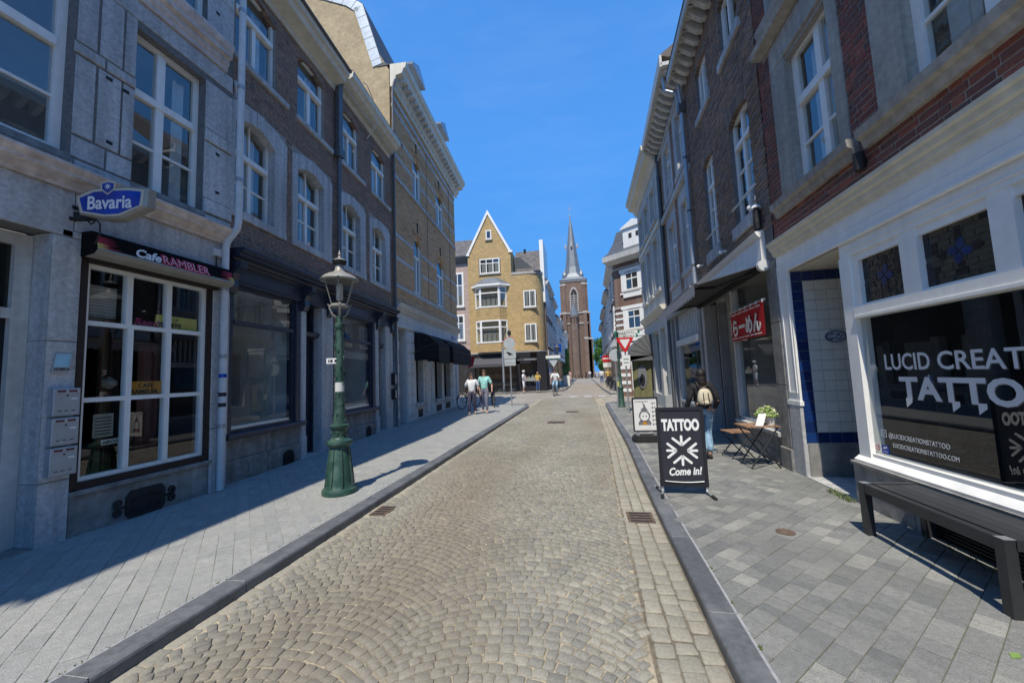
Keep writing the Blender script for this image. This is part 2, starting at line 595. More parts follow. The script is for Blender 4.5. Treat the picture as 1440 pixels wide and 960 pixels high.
def copy_tree(o, loc=None, rz=None, label=None):
    c = o.copy()
    COL.objects.link(c)
    if loc is not None:
        c.location = loc
    if rz is not None:
        c.rotation_euler = (0, 0, rz)
    if label:
        c['label'] = label
    for ch in list(o.children):
        d = copy_tree(ch)
        d.parent = c
    return c


class Face:
    """a facade line through P0 and P1 (plan); sg = -1 for facades on the left or facing the camera, +1 on the right"""

    def __init__(s, P0, P1, uc, sg, ref='y'):
        P0, P1 = Vector((*P0, 0)), Vector((*P1, 0))
        t = (P1 - P0).normalized()
        k = (P0.y if ref == 'y' else P0.x)
        s.o = P0 - t * k
        s.t, s.uc, s.sg = t, uc, sg
        s.ang = atan2(t.y, t.x)
        n = Vector((-t.y, t.x, 0)) * sg
        s.n = n

    def root(s, name, label, cat, group=None):
        return empty(name, s.o + s.t * s.uc, label, cat, group, s.ang)

    def w(s, u, d, z):
        return s.o + s.t * u + s.n * d + Vector((0, 0, z))

    def mat(s, u, d, z, tilt=0.):
        """local matrix for text lying on the facade, readable from the street"""
        sx = 1 if s.sg < 0 else -1
        x = Vector((sx, 0, 0))
        n = Vector((0, s.sg, 0))
        y = Vector((0, 0, 1))
        if tilt:
            y, n = (y * cos(tilt) - n * sin(tilt)), (n * cos(tilt) + y * sin(tilt))
        m = Matrix((x, y, n)).transposed().to_4x4()
        m.translation = Vector((u - s.uc, s.sg * d, z))
        return m


def text(body, size, mat, parent, mtx, name='lettering', ext=.002, bold=0., shear=0., sx=1., align='LEFT', sp=1.):
    c = bpy.data.curves.new(name, 'FONT')
    c.body = body
    c.size = size
    c.extrude = ext
    c.offset = bold
    c.shear = shear
    c.align_x = align
    c.space_character = sp
    c.resolution_u = 3
    c.materials.append(MATS[mat])
    o = bpy.data.objects.new(name, c)
    COL.objects.link(o)
    o.parent = parent
    o.matrix_basis = mtx @ Matrix.Diagonal((sx, 1, 1, 1))
    LATE.append(o)
    return o


def win(par, F, u0, u1, z0, z1, d, rows, fw=.06, th=.07, fm='white_paint', gm='glass', name='window', bw=.03, mw=.08, tw=.09,
        tproj=.02, tilt=.006, curtain=None, cmat='curtain'):
    """window: rows = [(z_top or None, [vertical splits], [bar heights], [bar us])] from the bottom up; one pane object per light"""
    b = MB(F)
    b.box(u0, u0 + fw, d - th, d, z0, z1)
    b.box(u1 - fw, u1, d - th, d, z0, z1)
    b.box(u0 + fw, u1 - fw, d - th, d, z0, z0 + fw)
    b.box(u0 + fw, u1 - fw, d - th, d, z1 - fw, z1)
    cells = []
    zb = z0 + fw
    for k, row in enumerate(rows):
        zt = row[0]
        top = z1 - fw if zt is None else zt
        sp = row[1]
        bars = row[2] if len(row) > 2 else []
        vb = row[3] if len(row) > 3 else []
        if zt is not None:
            b.box(u0 + fw, u1 - fw, d - th, d + tproj, zt, zt + tw)
        ue = [u0 + fw]
        for q in sp:
            b.box(q - mw / 2, q + mw / 2, d - th, d + .004, zb, top)
            ue += [q - mw / 2, q + mw / 2]
        ue.append(u1 - fw)
        for i in range(0, len(ue), 2):
            a, c = ue[i], ue[i + 1]
            ves = [a]
            for q in vb:
                if a < q < c:
                    b.box(q - bw / 2, q + bw / 2, d - .045, d - .008, zb, top)
                    ves += [q, q]
            ves.append(c)
            zes = [zb]
            for q in bars:
                if zb < q < top:
                    b.box(a, c, d - .047, d - .01, q - bw / 2, q + bw / 2)
                    zes += [q, q]
            zes.append(top)
            for x in range(0, len(ves), 2):
                for y in range(0, len(zes), 2):
                    cells.append((ves[x], ves[x + 1], zes[y], zes[y + 1]))
        zb = top + tw
    o = b.build(name, fm, par)
    for (a, c, e, f) in cells:
        g = MB(F)
        t1, t2 = rnd.uniform(-tilt, tilt), rnd.uniform(-tilt, tilt)
        dd = d - .03
        h, w_ = (f - e) / 2, (c - a) / 2
        g.quad((c, dd + t1 * h + t2 * w_, e), (a, dd + t1 * h - t2 * w_, e), (a, dd - t1 * h - t2 * w_, f), (c, dd - t1 * h + t2 * w_, f))
        g.build('pane', gm, o)
    if curtain:
        g = MB(F)
        for (a, c, e, f) in curtain:
            n = max(4, int((c - a) / .05))
            dd = d - .22
            for i in range(n):
                x0, x1 = a + (c - a) * i / n, a + (c - a) * (i + 1) / n
                g.quad((x1, dd + .025 * sin(2.1 * (i + 1)), e), (x0, dd + .025 * sin(2.1 * i), e), (x0, dd + .025 * sin(2.1 * i), f), (x1, dd + .025 * sin(2.1 * (i + 1)), f))
        g.build('curtain', cmat, o, smooth=True)
    return o


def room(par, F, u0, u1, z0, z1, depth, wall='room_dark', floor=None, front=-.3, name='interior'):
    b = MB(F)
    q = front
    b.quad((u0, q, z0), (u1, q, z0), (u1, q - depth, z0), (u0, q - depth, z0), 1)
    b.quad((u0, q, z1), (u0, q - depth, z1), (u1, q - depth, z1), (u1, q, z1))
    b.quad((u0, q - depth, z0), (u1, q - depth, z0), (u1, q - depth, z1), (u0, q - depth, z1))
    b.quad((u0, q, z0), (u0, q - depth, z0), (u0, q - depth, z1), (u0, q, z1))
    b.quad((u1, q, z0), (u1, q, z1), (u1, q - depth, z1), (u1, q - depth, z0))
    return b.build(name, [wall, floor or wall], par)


def bricks(par, F, u0, u1, z0, z1, holes, mat, nparts=300, bl=.205, bh=.055, j=.011, d0=-.008, d1=.0, jit=.0025, rs=None):
    """brick facing in running/flemish courses: the nearest whole bricks are parts, the rest one joined part"""
    r = rs or random.Random(int(u0 * 100) + 3)
    items = []
    nz = int((z1 - z0) / (bh + j))
    for k in range(nz):
        zb = z0 + k * (bh + j)
        u = u0 - (bl + j) * ((k % 2) * .5 + r.random() * .05)
        hd = (k % 2 == 0)
        while u < u1:
            L_ = bl if not (hd and int((u - u0) / .3) % 3 == 1) else bl * .48
            spans = [(max(u, u0), min(u + L_, u1))]
            for h in holes:
                if h[2] < zb + bh * .6 and h[3] > zb + bh * .4:
                    ns = []
                    for (a, b) in spans:
                        if b <= h[0] or a >= h[1]:
                            ns.append((a, b))
                        else:
                            if a < h[0]:
                                ns.append((a, h[0]))
                            if b > h[1]:
                                ns.append((h[1], b))
                    spans = ns
            for (a, b) in spans:
                if b - a > .03:
                    items.append((a, b, zb))
            u += L_ + j
    def key(t):
        p = F.w((t[0] + t[1]) / 2, 0, t[2]) - CAMP
        f = p.dot(fw)
        x, y = p.dot(rr) / f, p.dot(uu) / f
        vis = f > 0 and abs(x) < 1.33 and abs(y) < .89
        return (0 if vis else 1, p.length)
    items.sort(key=key)
    full = [t for t in items if abs(t[1] - t[0] - bl) < 1e-6][:nparts]
    fs = set(full)
    base = MB()
    base.flip = F.sg < 0
    vs = MB(None)
    sg = F.sg
    proto = MB(Face((0, 0), (1, 0), 0, sg, 'x'))
    proto.bbox(0, bl, d0, d1, 0, bh, .006)
    me = proto.mesh('brick', mat)
    for t in full:
        place(me, 'brick', par, (t[0] - F.uc, r.uniform(-jit, jit), t[2]))
    rest = MB(F)
    for t in items:
        if t not in fs:
            q = r.uniform(-jit, jit)
            rest.bbox(t[0], t[1], d0 + q, d1 + q, t[2], t[2] + bh, .006)
    if rest.v:
        rest.build('brickwork', mat, par, kind='stuff')


def pix_near(p):
    return (Vector(p) - CAMP).length


def arch(b, u0, u1, zs, rise, ztop, d0, d1, n=10, m=0):
    """solid filling between a segmental arch (springing zs, given rise) and a straight top"""
    for i in range(n):
        a, c = u0 + (u1 - u0) * i / n, u0 + (u1 - u0) * (i + 1) / n
        za = zs + rise * (1 - (2 * i / n - 1) ** 2)
        zc = zs + rise * (1 - (2 * (i + 1) / n - 1) ** 2)
        b.quad((c, d1, zc), (a, d1, za), (a, d1, ztop), (c, d1, ztop), m)
        b.quad((a, d1, za), (c, d1, zc), (c, d0, zc), (a, d0, za), m)
    b.quad((u0, d1, ztop), (u0, d0, ztop), (u1, d0, ztop), (u1, d1, ztop), m)


def cornice(b, u0, u1, z0, z1, d, steps=4, m=0):
    """classical moulding profile growing outward with height"""
    h = z1 - z0
    pr = [(-.02, z0), (d * .18, z0), (d * .22, z0 + h * .18), (d * .35, z0 + h * .24), (d * .40, z0 + h * .42), (d * .72, z0 + h * .50),
          (d * .74, z0 + h * .66), (d * .86, z0 + h * .74), (d, z0 + h * .9), (d, z1), (-.02, z1)]
    return b.extr(pr, u0, u1, m)

# ------------------------------------------------------------------ the ground, the street, the pavements
def sheet(name, poly, z, mat, parent=None, kind='structure'):
    b = MB()
    b.add([(p[0], p[1], z) for p in poly], [tuple(range(len(poly)))])
    return b.build(name, mat, parent, kind=kind)


def cobble_mat():
    """far setts, too small to build one by one"""
    m = M('setts_far', (.33, .30, .255), .85, 20, .2, 60, .2, big=.10, bigs=.35, tint=((.26, .21, .15), .5, .5, (1, .25, 1)))
    t = m.node_tree
    L = t.links.new
    b = t.nodes['Principled BSDF']
    src = b.inputs['Base Color'].links[0].from_socket
    geo = nd(t, 'ShaderNodeNewGeometry')
    v = nd(t, 'ShaderNodeTexVoronoi')
    v.feature = 'DISTANCE_TO_EDGE'
    v.inputs['Scale'].default_value = 9.5
    L(geo.outputs['Position'], v.inputs['Vector'])
    v2 = nd(t, 'ShaderNodeTexVoronoi')
    v2.inputs['Scale'].default_value = 9.5
    L(geo.outputs['Position'], v2.inputs['Vector'])
    mr = nd(t, 'ShaderNodeMapRange')
    mr.inputs['From Max'].default_value = .09
    mr.inputs['To Min'].default_value = .62
    L(v.outputs['Distance'], mr.inputs['Value'])
    sx = nd(t, 'ShaderNodeSeparateColor')
    L(v2.outputs['Color'], sx.inputs[0])
    mr2 = nd(t, 'ShaderNodeMapRange')
    mr2.inputs['To Min'].default_value = .8
    mr2.inputs['To Max'].default_value = 1.2
    L(sx.outputs[0], mr2.inputs['Value'])
    mu = nd(t, 'ShaderNodeMath', operation='MULTIPLY')
    L(mr.outputs[0], mu.inputs[0])
    L(mr2.outputs[0], mu.inputs[1])
    sc_ = nd(t, 'ShaderNodeVectorMath', operation='SCALE')
    L(src, sc_.inputs[0])
    L(mu.outputs[0], sc_.inputs['Scale'])
    L(sc_.outputs[0], b.inputs['Base Color'])
    bp = nd(t, 'ShaderNodeBump')
    bp.inputs['Strength'].default_value = .6
    bp.inputs['Distance'].default_value = .012
    L(mr.outputs[0], bp.inputs['Height'])
    L(bp.outputs[0], b.inputs['Normal'])


cobble_mat()
M('sand_joint', (.40, .345, .25), .95, 40, .35, 120, .4, big=.25, bigs=.8, tint=((.12, .105, .085), 1.1, .8))
M('gutter_sand', (.17, .145, .105), .95, 40, .35, 120, .4, big=.25, bigs=.8)
M('cobble', [(.235, .222, .185), (.285, .268, .218), (.205, .198, .175), (.325, .304, .248), (.255, .243, .206), (.295, .278, .23), (.225, .214, .186)],
  .82, 60, .18, 220, .5, big=.17, bigs=.6, tint=((.19, .15, .10), .55, .6, (1, .22, 1)), bd=.003, fine=.3, fs=230)
M('gutter_sett', [(.30, .28, .225), (.34, .315, .25), (.265, .25, .205), (.32, .295, .235)], .85, 50, .16, 200, .5, big=.12, bigs=.6, bd=.003, fine=.25, fs=230)
M('slab_left', [(.295, .30, .285), (.325, .328, .31), (.275, .282, .272), (.345, .345, .322), (.305, .308, .292)], .75, 20, .14, 90, .5, big=.12, bigs=.8, tint=((.22, .22, .205), .8, .4), fine=.2, fs=120, spots=(2.2, .03, (.15, .15, .14)))
M('slab_right', [(.175, .18, .17), (.22, .223, .21), (.15, .157, .153), (.255, .254, .238), (.195, .20, .19), (.23, .232, .218), (.165, .17, .165), (.32, .315, .285), (.205, .21, .20)],
  .75, 30, .16, 130, .45, big=.14, bigs=.8, tint=((.15, .15, .14), .9, .45), fine=.34, fs=190, spots=(2.6, .035, (.10, .10, .095)))
M('kerb', [(.095, .10, .108), (.12, .126, .133), (.086, .092, .10)], .6, 24, .25, 90, .25, big=.15, spec=.5, tint=((.22, .225, .23), 5., .45))
M('kerb_joint', (.45, .44, .41), .9, 24, .2, 90, .2)
M('joint_light', (.40, .39, .34), .95, 30, .3, 90, .3, tint=((.13, .17, .05), 1.4, .75))
M('joint_dark', (.15, .14, .11), .95, 30, .3, 90, .3, tint=((.10, .13, .04), 2.2, .8))
M('ground_far', (.25, .24, .22), .9, 2, .2, 10, .1)

sheet('ground', [(-1500, -1500), (1500, -1500), (1500, 3000), (-1500, 3000)], -.16, 'ground_far')


def rk(y):
    """road-side edge of the right kerb"""
    pts = [(-5, .60), (2.4, .655), (4, .68), (5.75, .71), (8.4, .79), (13, .82), (18, .87), (30, .87)]
    for (a, b), (c, d) in zip(pts, pts[1:]):
        if y <= c:
            return b + (d - b) * (y - a) / (c - a)
    return .87


road = sheet('road', [(-2.72, -4.5), (.95, -4.5), (.95, 23.4), (-2.72, 23.4)], -.0105, 'sand_joint')
sheet('side_street', [(-40, 15), (40, 15), (40, 140), (-40, 140)], .028, 'setts_far')


gs = sheet('gutter_bed', [(rk(y_) - .375, y_) for y_ in (-4.4, 2.4, 4, 5.75, 8.4, 13, 18.3)] + [(rk(y_) + .05, y_) for y_ in (18.3, 13, 8.4, 5.75, 4, 2.4, -4.4)], -.0085, 'gutter_sand', road, None)


def sett(v, f, c, ax, w, l, h, rs, fine):
    """one worn sett: irregular outline, rounded shoulders, slightly domed top"""
    ay = (-ax[1], ax[0])
    out = []
    c8 = [(rs.uniform(-.006, .006), rs.uniform(-.006, .006)) for _ in range(4)]
    rp = 2 if fine else 1
    jx = [c[0] + (rs.uniform(-.002, .002) if fine else 0) for c in c8 for _ in range(rp)]
    jy = [c[1] + (rs.uniform(-.002, .002) if fine else 0) for c in c8 for _ in range(rp)]
    if fine:
        base = [(-1, -.84), (-.86, -1), (.86, -1), (1, -.84), (1, .84), (.86, 1), (-.86, 1), (-1, .84)]
        jx = jx[:]
        jy = jy[:]
    else:
        base = [(-1, -1), (1, -1), (1, 1), (-1, 1)]
    k = len(base)
    rings = [(1, -.02), (.985, -.003), (.89, 0)]
    tx, ty = rs.uniform(-.022, .022), rs.uniform(-.022, .022)
    n = len(v)
    for (s_, dz) in rings:
        for i, (p, q) in enumerate(base):
            x = (p * w / 2 + jx[i]) * s_
            y = (q * l / 2 + jy[i]) * s_
            v.append((c[0] + ax[0] * x + ay[0] * y, c[1] + ax[1] * x + ay[1] * y, h + dz + (tx * x + ty * y if dz > -.02 else 0)))
    for r_ in range(2):
        for i in range(k):
            j = (i + 1) % k
            f.append((n + r_ * k + i, n + r_ * k + j, n + (r_ + 1) * k + j, n + (r_ + 1) * k + i))
    f.append(tuple(n + 2 * k + i for i in range(k)))


def visible(p):
    d = Vector(p) - CAMP
    z = d.dot(fw)
    return z > .05 and abs(d.dot(rr) / z) < 1.36 and abs(d.dot(uu) / z) < .92


rs = random.Random(11)
stones = []
P = .077                                  # pitch of the courses
CW = 1.29                                 # width of one fan
for k in range(-2, 3):
    cx = -.47 + CW * k
    R_ = .93
    half = math.asin(CW / 2 / R_)
    for i in range(-60, 330):
        y0 = i * P + (k % 2) * .03
        if y0 < -4.4 + .3 or y0 > 24:
            continue
        n = 12
        a = -half + rs.uniform(-.03, .03)
        while a < half:
            w = rs.uniform(.064, .102)
            da = w / R_
            am = a + da / 2
            a += da
            if am > half + .02 or am < -half - .02:
                continue
            x = cx + R_ * sin(am)
            y = y0 + R_ * (cos(am) - 1) + rs.uniform(-.006, .006)
            if x < -2.505 or x > rk(y) - .375:
                continue
            stones.append((x, y, am, w - .0065, P * cos(am) * rs.uniform(.93, 1.0) - .005, rs.uniform(-.004, .003), 0))
for col_ in range(3):                      # straight gutter rows along the right kerb
    y = -4.2
    while y < 18.3:
        l = rs.uniform(.10, .145)
        x = rk(y) - .065 - .118 * col_
        stones.append((x, y + l / 2, 0., .108, l - .010, -.001 + rs.uniform(-.003, .003), 1))
        y += l
y = -4.2
while y < 18.2:                            # one row along the left kerb
    l = rs.uniform(.14, .2)
    stones.append((-2.552, y + l / 2, 0., .098, l - .009, -.004 + rs.uniform(-.003, .003), 1))
    y += l
order = sorted(range(len(stones)), key=lambda i: (0 if visible((stones[i][0], stones[i][1], 0)) else 1, hypot(stones[i][0], stones[i][1])))
chosen = set(order[:300])
va, fa, vb, fb, vg, fg = [], [], [], [], [], []
for i, (x, y, am, w, l, h, kind) in enumerate(stones):
    am += rs.uniform(-.07, .07) if not kind else rs.uniform(-.02, .02)
    ax = (cos(am), -sin(am))
    if i in chosen:
        v, f = [], []
        sett(v, f, (0, 0), ax, w, l, h, rs, True)
        me = bpy.data.meshes.new('cobblestone')
        me.from_pydata(v, [], f)
        me.polygons.foreach_set('use_smooth', [True] * len(f))
        me.materials.append(MATS['gutter_sett' if kind else 'cobble'])
        place(me, 'cobblestone', road, (x, y, 0))
    elif kind:
        sett(vg, fg, (x, y), ax, w, l, h, rs, y < 9)
    else:
        sett(va, fa, (x, y), ax, w, l, h, rs, y < 9)
RZ = .045                                   # the carriageway lies this much above datum, the kerbs show 75 mm
road.location.z = RZ
for nm, v, f, mt in (('cobble_paving', va, fa, 'cobble'), ('gutter_setts', vg, fg, 'gutter_sett')):
    me = bpy.data.meshes.new(nm)
    me.from_pydata(v, [], f)
    me.polygons.foreach_set('use_smooth', [True] * len(f))
    me.materials.append(MATS[mt])
    tag(place(me, nm, road), kind='stuff')


# ---- pavements
def clip(poly, a, b, c):
    """keep the part of poly with a*x + b*y <= c"""
    out = []
    for i in range(len(poly)):
        p, q = poly[i], poly[(i + 1) % len(poly)]
        fp, fq = a * p[0] + b * p[1] - c, a * q[0] + b * q[1] - c
        if fp <= 0:
            out.append(p)
        if fp * fq < 0:
            t = fp / (fp - fq)
            out.append((p[0] + (q[0] - p[0]) * t, p[1] + (q[1] - p[1]) * t))
    return out


def area(p):
    return .5 * abs(sum(p[i][0] * p[(i + 1) % len(p)][1] - p[(i + 1) % len(p)][0] * p[i][1] for i in range(len(p))))


def slab_piece(b, p, z0, z1, e=.004, o=(0, 0), g=.0025):
    cx, cy = sum(q[0] for q in p) / len(p), sum(q[1] for q in p) / len(p)
    def ins(q, k):
        d = hypot(q[0] - cx, q[1] - cy)
        s = max(0, (d - k) / d) if d > 0 else 1
        return (cx + (q[0] - cx) * s - o[0], cy + (q[1] - cy) * s - o[1])
    n = len(p)
    A = [ins(q, g) for q in p]
    B = [ins(q, g + e) for q in p]
    vs = [(*q, z0) for q in A] + [(*q, z1 - e * .7) for q in A] + [(*q, z1) for q in B]
    fs = []
    for r_ in range(2):
        for i in range(n):
            j = (i + 1) % n
            fs.append((r_ * n + i, r_ * n + j, (r_ + 1) * n + j, (r_ + 1) * n + i))
    fs.append(tuple(2 * n + i for i in range(n)))
    b.add(vs, fs)


PZ = .12


def paving(par, ang, width, lens, planes, bounds, mat, seed):
    r = random.Random(seed)
    ca, sa = cos(ang), sin(ang)
    items = []
    (x0, x1, y0, y1) = bounds
    R2 = hypot(x1 - x0, y1 - y0)
    cx, cy = (x0 + x1) / 2, (y0 + y1) / 2
    k = -int(R2 / 2 / width) - 1
    while k * width < R2 / 2:
        s = -R2 / 2 + r.random() * .2
        while s < R2 / 2:
            l = r.choice(lens)
            p = []
            for (a, b) in ((s, k * width), (s + l, k * width), (s + l, (k + 1) * width), (s, (k + 1) * width)):
                p.append((cx + ca * a - sa * b, cy + sa * a + ca * b))
            s += l
            if min(q[1] for q in p) > y1 or max(q[1] for q in p) < y0:
                continue
            for pl_ in planes:
                p = clip(p, *pl_)
                if len(p) < 3:
                    break
            if len(p) >= 3 and area(p) > .002:
                if sum(p[i][0] * p[(i + 1) % len(p)][1] - p[(i + 1) % len(p)][0] * p[i][1] for i in range(len(p))) < 0:
                    p.reverse()
                items.append(p)
        k += 1
    items.sort(key=lambda p: (0 if visible((p[0][0], p[0][1], PZ)) else 1, hypot(p[0][0], p[0][1])))
    rest = MB()
    for i, p in enumerate(items):
        z = PZ + r.uniform(-.0025, .0015)
        if i < 300:
            b = MB()
            o = p[0]
            slab_piece(b, p, PZ - .03, z, o=o)
            b.build('paving_slab', mat, par).location = (o[0], o[1], 0)
        else:
            slab_piece(rest, p, PZ - .03, z)
    rest.build('slab_paving', mat, par, kind='stuff')


# left pavement with its kerb and the rounded street corner
LK = -2.60
pav_l = sheet('pavement', [(-7.2, -4.5), (LK - .12, -4.5), (LK - .12, 17.6), (-3.3, 18.9), (-4.2, 19.25), (-12, 19.25), (-12, 18.6), (-7.2, 18.6)], PZ - .005, 'joint_light')
paving(pav_l, radians(135), .128, [.12, .15, .18, .2, .25, .3],
       [(1, 0, LK - .15), (0, 1, 18.95), (-1, 0, 6.9), (.55, 1, 16.95)], (-6.9, LK, -3.5, 19), 'slab_left', 3)
# right pavement
pav_r = sheet('pavement', [(.70, -4.5), (3.6, -4.5), (3.6, 19.25), (2.4, 19.25), (1.5, 18.9), (.95, 18.0), (.90, 10), (.85, 7), (.79, 4.5), (.755, 3), (.73, 2)], PZ - .006, 'joint_dark')
paving(pav_r, radians(44), .128, [.10, .115, .12, .13, .14, .16, .2],
       [(-1, 0.0145, -.72), (0, 1, 18.95), (1, 0, 3.5), (-.55, 1, 17.9)], (.7, 3.5, -3.5, 19), 'slab_right', 4)


def kerb_run(par, pts, width, zt=PZ + .003):
    """kerb stones along a polyline of road-side points; width is measured to the left of the walking direction"""
    # resample
    out, acc = [pts[0]], 0.
    P_ = [Vector((*p, 0)) for p in pts]
    dense = [P_[0]]
    for a, b in zip(P_, P_[1:]):
        n = max(1, int((b - a).length / .05))
        dense += [a + (b - a) * (i / n) for i in range(1, n + 1)]
    r = random.Random(len(pts))
    i = 0
    joints = MB()
    while i < len(dense) - 2:
        L_ = r.uniform(.9, 1.1)
        j = i
        d = 0
        while j < len(dense) - 1 and d < L_:
            d += (dense[j + 1] - dense[j]).length
            j += 1
        seg = dense[i:j + 1:4] if (j - i) > 8 else dense[i:j + 1]
        if seg[-1] != dense[j]:
            seg.append(dense[j])
        if len(seg) < 2:
            break
        t0 = (seg[1] - seg[0]).normalized()
        seg = [q.copy() for q in seg]
        seg[0] += t0 * .004
        t1 = (seg[-1] - seg[-2]).normalized()
        seg[-1] -= t1 * .004
        b = MB()
        vs = []
        o = seg[0]
        dz = r.uniform(-.003, .003)
        pr = [(0, -.13), (0.0, zt - .022), (.006, zt - .008), (.02, zt), (width - .016, zt), (width, zt - .0003), (width, -.13)]
        for k, q in enumerate(seg):
            t = (seg[min(k + 1, len(seg) - 1)] - seg[max(k - 1, 0)]).normalized()
            n = Vector((-t.y, t.x, 0))
            for (w_, z) in pr:
                p = q + n * w_ - o
                vs.append((p.x, p.y, z + dz))
        m = len(pr)
        fs = []
        for k in range(len(seg) - 1):
            for c in range(m - 1):
                fs.append((k * m + c + 1, k * m + c, (k + 1) * m + c, (k + 1) * m + c + 1))
        fs.append(tuple(range(m)))
        fs.append(tuple(reversed(range((len(seg) - 1) * m, len(seg) * m))))
        b.add(vs, fs)
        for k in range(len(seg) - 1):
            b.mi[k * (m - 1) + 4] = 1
        if j < len(dense) - 1:
            q = seg[-1] - o
            n = Vector((-t1.y, t1.x, 0))
            c4 = [q + n * .012, q + n * (width - .012), q + n * (width - .012) + t1 * .008, q + n * .012 + t1 * .008]
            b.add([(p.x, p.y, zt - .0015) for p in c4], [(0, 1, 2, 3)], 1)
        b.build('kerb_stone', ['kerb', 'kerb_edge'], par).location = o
        i = j
    return


arcL = [(LK, y) for y in (-4.4, 17.2)] + [(LK - 1.5 + 1.5 * cos(a), 17.9 + 1.5 * sin(a)) for a in [i * pi / 16 for i in range(0, 9)]] + [(-12, 19.4)]
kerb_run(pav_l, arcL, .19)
ys = [i * .5 for i in range(37, -10, -1)]
arcR = [(12, 19.4)] + [(.87 + 1.1 - 1.1 * cos(a), 18.3 + 1.1 * sin(a)) for a in [i * pi / 16 for i in range(8, -1, -1)]] + [(rk(y), y) for y in ys if y < 18.2]
arcR = [(p[0], p[1]) for p in arcR]
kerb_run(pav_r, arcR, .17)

# pavements beyond the crossing
pf = sheet('pavement', [(-14, 32.0), (-3.6, 32.0), (-2.0, 33.2), (-1.75, 36), (-1.75, 110), (-14, 110)], .10, 'setts_far')
b = MB()
b.slab([(-14, 31.8), (-3.6, 31.8), (-1.85, 33.1), (-1.6, 36), (-1.6, 110), (-1.72, 110), (-1.72, 36), (-1.95, 33.2), (-3.6, 31.98), (-14, 31.98)], -.05, .115)
b.build('kerb', 'kerb', pf)
pg = sheet('pavement', [(1.7, 26.5), (14, 26.5), (14, 110), (1.55, 110), (1.55, 34)], .10, 'setts_far')
b = MB()
b.slab([(1.42, 34), (1.6, 26.3), (14, 26.3), (14, 26.48), (1.72, 26.48), (1.54, 34), (1.54, 110), (1.42, 110)], -.05, .115)
b.build('kerb', 'kerb', pg)
for i, x in enumerate((-1.0, -.1, .8, 1.6)):
    sheet('road_marking', [(x, 25.1), (x + .5, 25.1), (x + .46, 25.6), (x + .04, 25.6)], -.012, 'sign_white', road)

# drain grates, covers
def grate(name, x, y, w, l, label, mat, slots):
    b = MB()
    b.box(x - w / 2, x + w / 2, y - l / 2, y + l / 2, RZ - .01, RZ + .006)
    o = b.build(name, mat, None, label=label, cat='drain')
    b = MB()
    for i in range(slots):
        a = y - l / 2 + l * (i + .5) / slots
        b.box(x - w * .40, x + w * .40, a - l / slots * .22, a + l / slots * .22, RZ - .008, RZ + .0075)
    b.build('slot', 'iron_dark', o)


grate('drain_grate', .50, 4.40, .27, .30, 'rusty drain grate in the right gutter beside the kerb', 'iron_rust', 4)
grate('drain_grate', -2.44, 4.40, .20, .30, 'rusty drain grate in the left gutter near the lamp post', 'iron_rust', 4)
grate('manhole_cover', -.95, 12.4, .55, .5, 'nearer rectangular iron cover in the cobbled road', 'iron_rust', 3)
grate('manhole_cover', -.55, 15.6, .5, .5, 'farther rectangular iron cover in the cobbled road', 'iron_rust', 3)
b = MB()
b.lathe([(.0, .1215), (.075, .1215), (.075, .127), (.055, .127), (.05, .123), (.0, .123)], (1.67, 3.92), 14)
b.build('valve_cover', 'iron_rust', None, label='small round rusty valve cover in the right pavement', cat='cover')

# ------------------------------------------------------------------ left side: grey limestone cafe
F = Face((-5.24, 0), (-5.24, 5), 2.7, -1)
FC = F
cafe = F.root('cafe_building', 'grey limestone house with the cafe window and dark roller shutter box, nearest on the left', 'building')
holes = [(1.75, 2.93, .0, 3.22), (3.18, 4.68, .56, 3.30), (1.9, 3.0, 4.10, 6.2), (3.6, 4.48, 4.09, 6.10), (3.6, 4.48, 6.95, 8.7), (2.0, 3.0, 6.95, 8.7)]
b = MB(F)
b.panel(-3.5, 4.93, 0, 9.3, holes, -.012, -.30)
b.quad((4.93, -.012, 0), (4.93, -9, 0), (4.93, -9, 9.3), (4.93, -.012, 9.3))
b.quad((-3.5, -9, 0), (-3.5, -.012, 0), (-3.5, -.012, 9.3), (-3.5, -9, 9.3))
b.build('wall', 'mortar_dark', cafe)


def stone(u0, u1, z0, z1, d=.0, e=.008, mat='bluestone', name='stone_block', par=None, FF=None, d0=-.02):
    q = MB(FF or F)
    q.bbox(u0 + .004, u1 - .004, d0, d, z0 + .004, z1 - .004, e)
    return q.build(name, mat, par or cafe)


S = stone
# ground floor piers and lintels
for (z0, z1) in ((.10, .72), (.72, 2.12), (2.12, 3.22)):
    S(2.93, 3.18, z0, z1, .0)
S(1.45, 1.75, .1, 3.22)
for (z0, z1) in ((.10, .72), (.72, 2.12), (2.12, 3.22)):
    q = MB(F)
    q.quad((2.928, -.30, z0 + .003), (2.928, .0, z0 + .003), (2.928, .0, z1 - .003), (2.928, -.30, z1 - .003))
    q.build('stone_block', 'bluestone', cafe)
S(-3.5, 1.45, .1, 3.22)
for (a, c) in ((-3.5, 1.6), (1.6, 3.10), (3.10, 4.93)):
    S(a, c, 3.30 if a > 3 else 3.22, 3.72)
S(3.0, 3.18, 3.22, 3.30)
S(4.68, 4.93, 1.0, 3.30)
S(4.68, 4.93, .10, 1.0, .012)
S(3.18, 4.68, .10, .53, -.0, mat='plinth_stone')
q = MB(F)
q.box(3.17, 4.70, -.08, .035, .53, .575)
q.build('window_sill', 'plinth_stone', cafe)
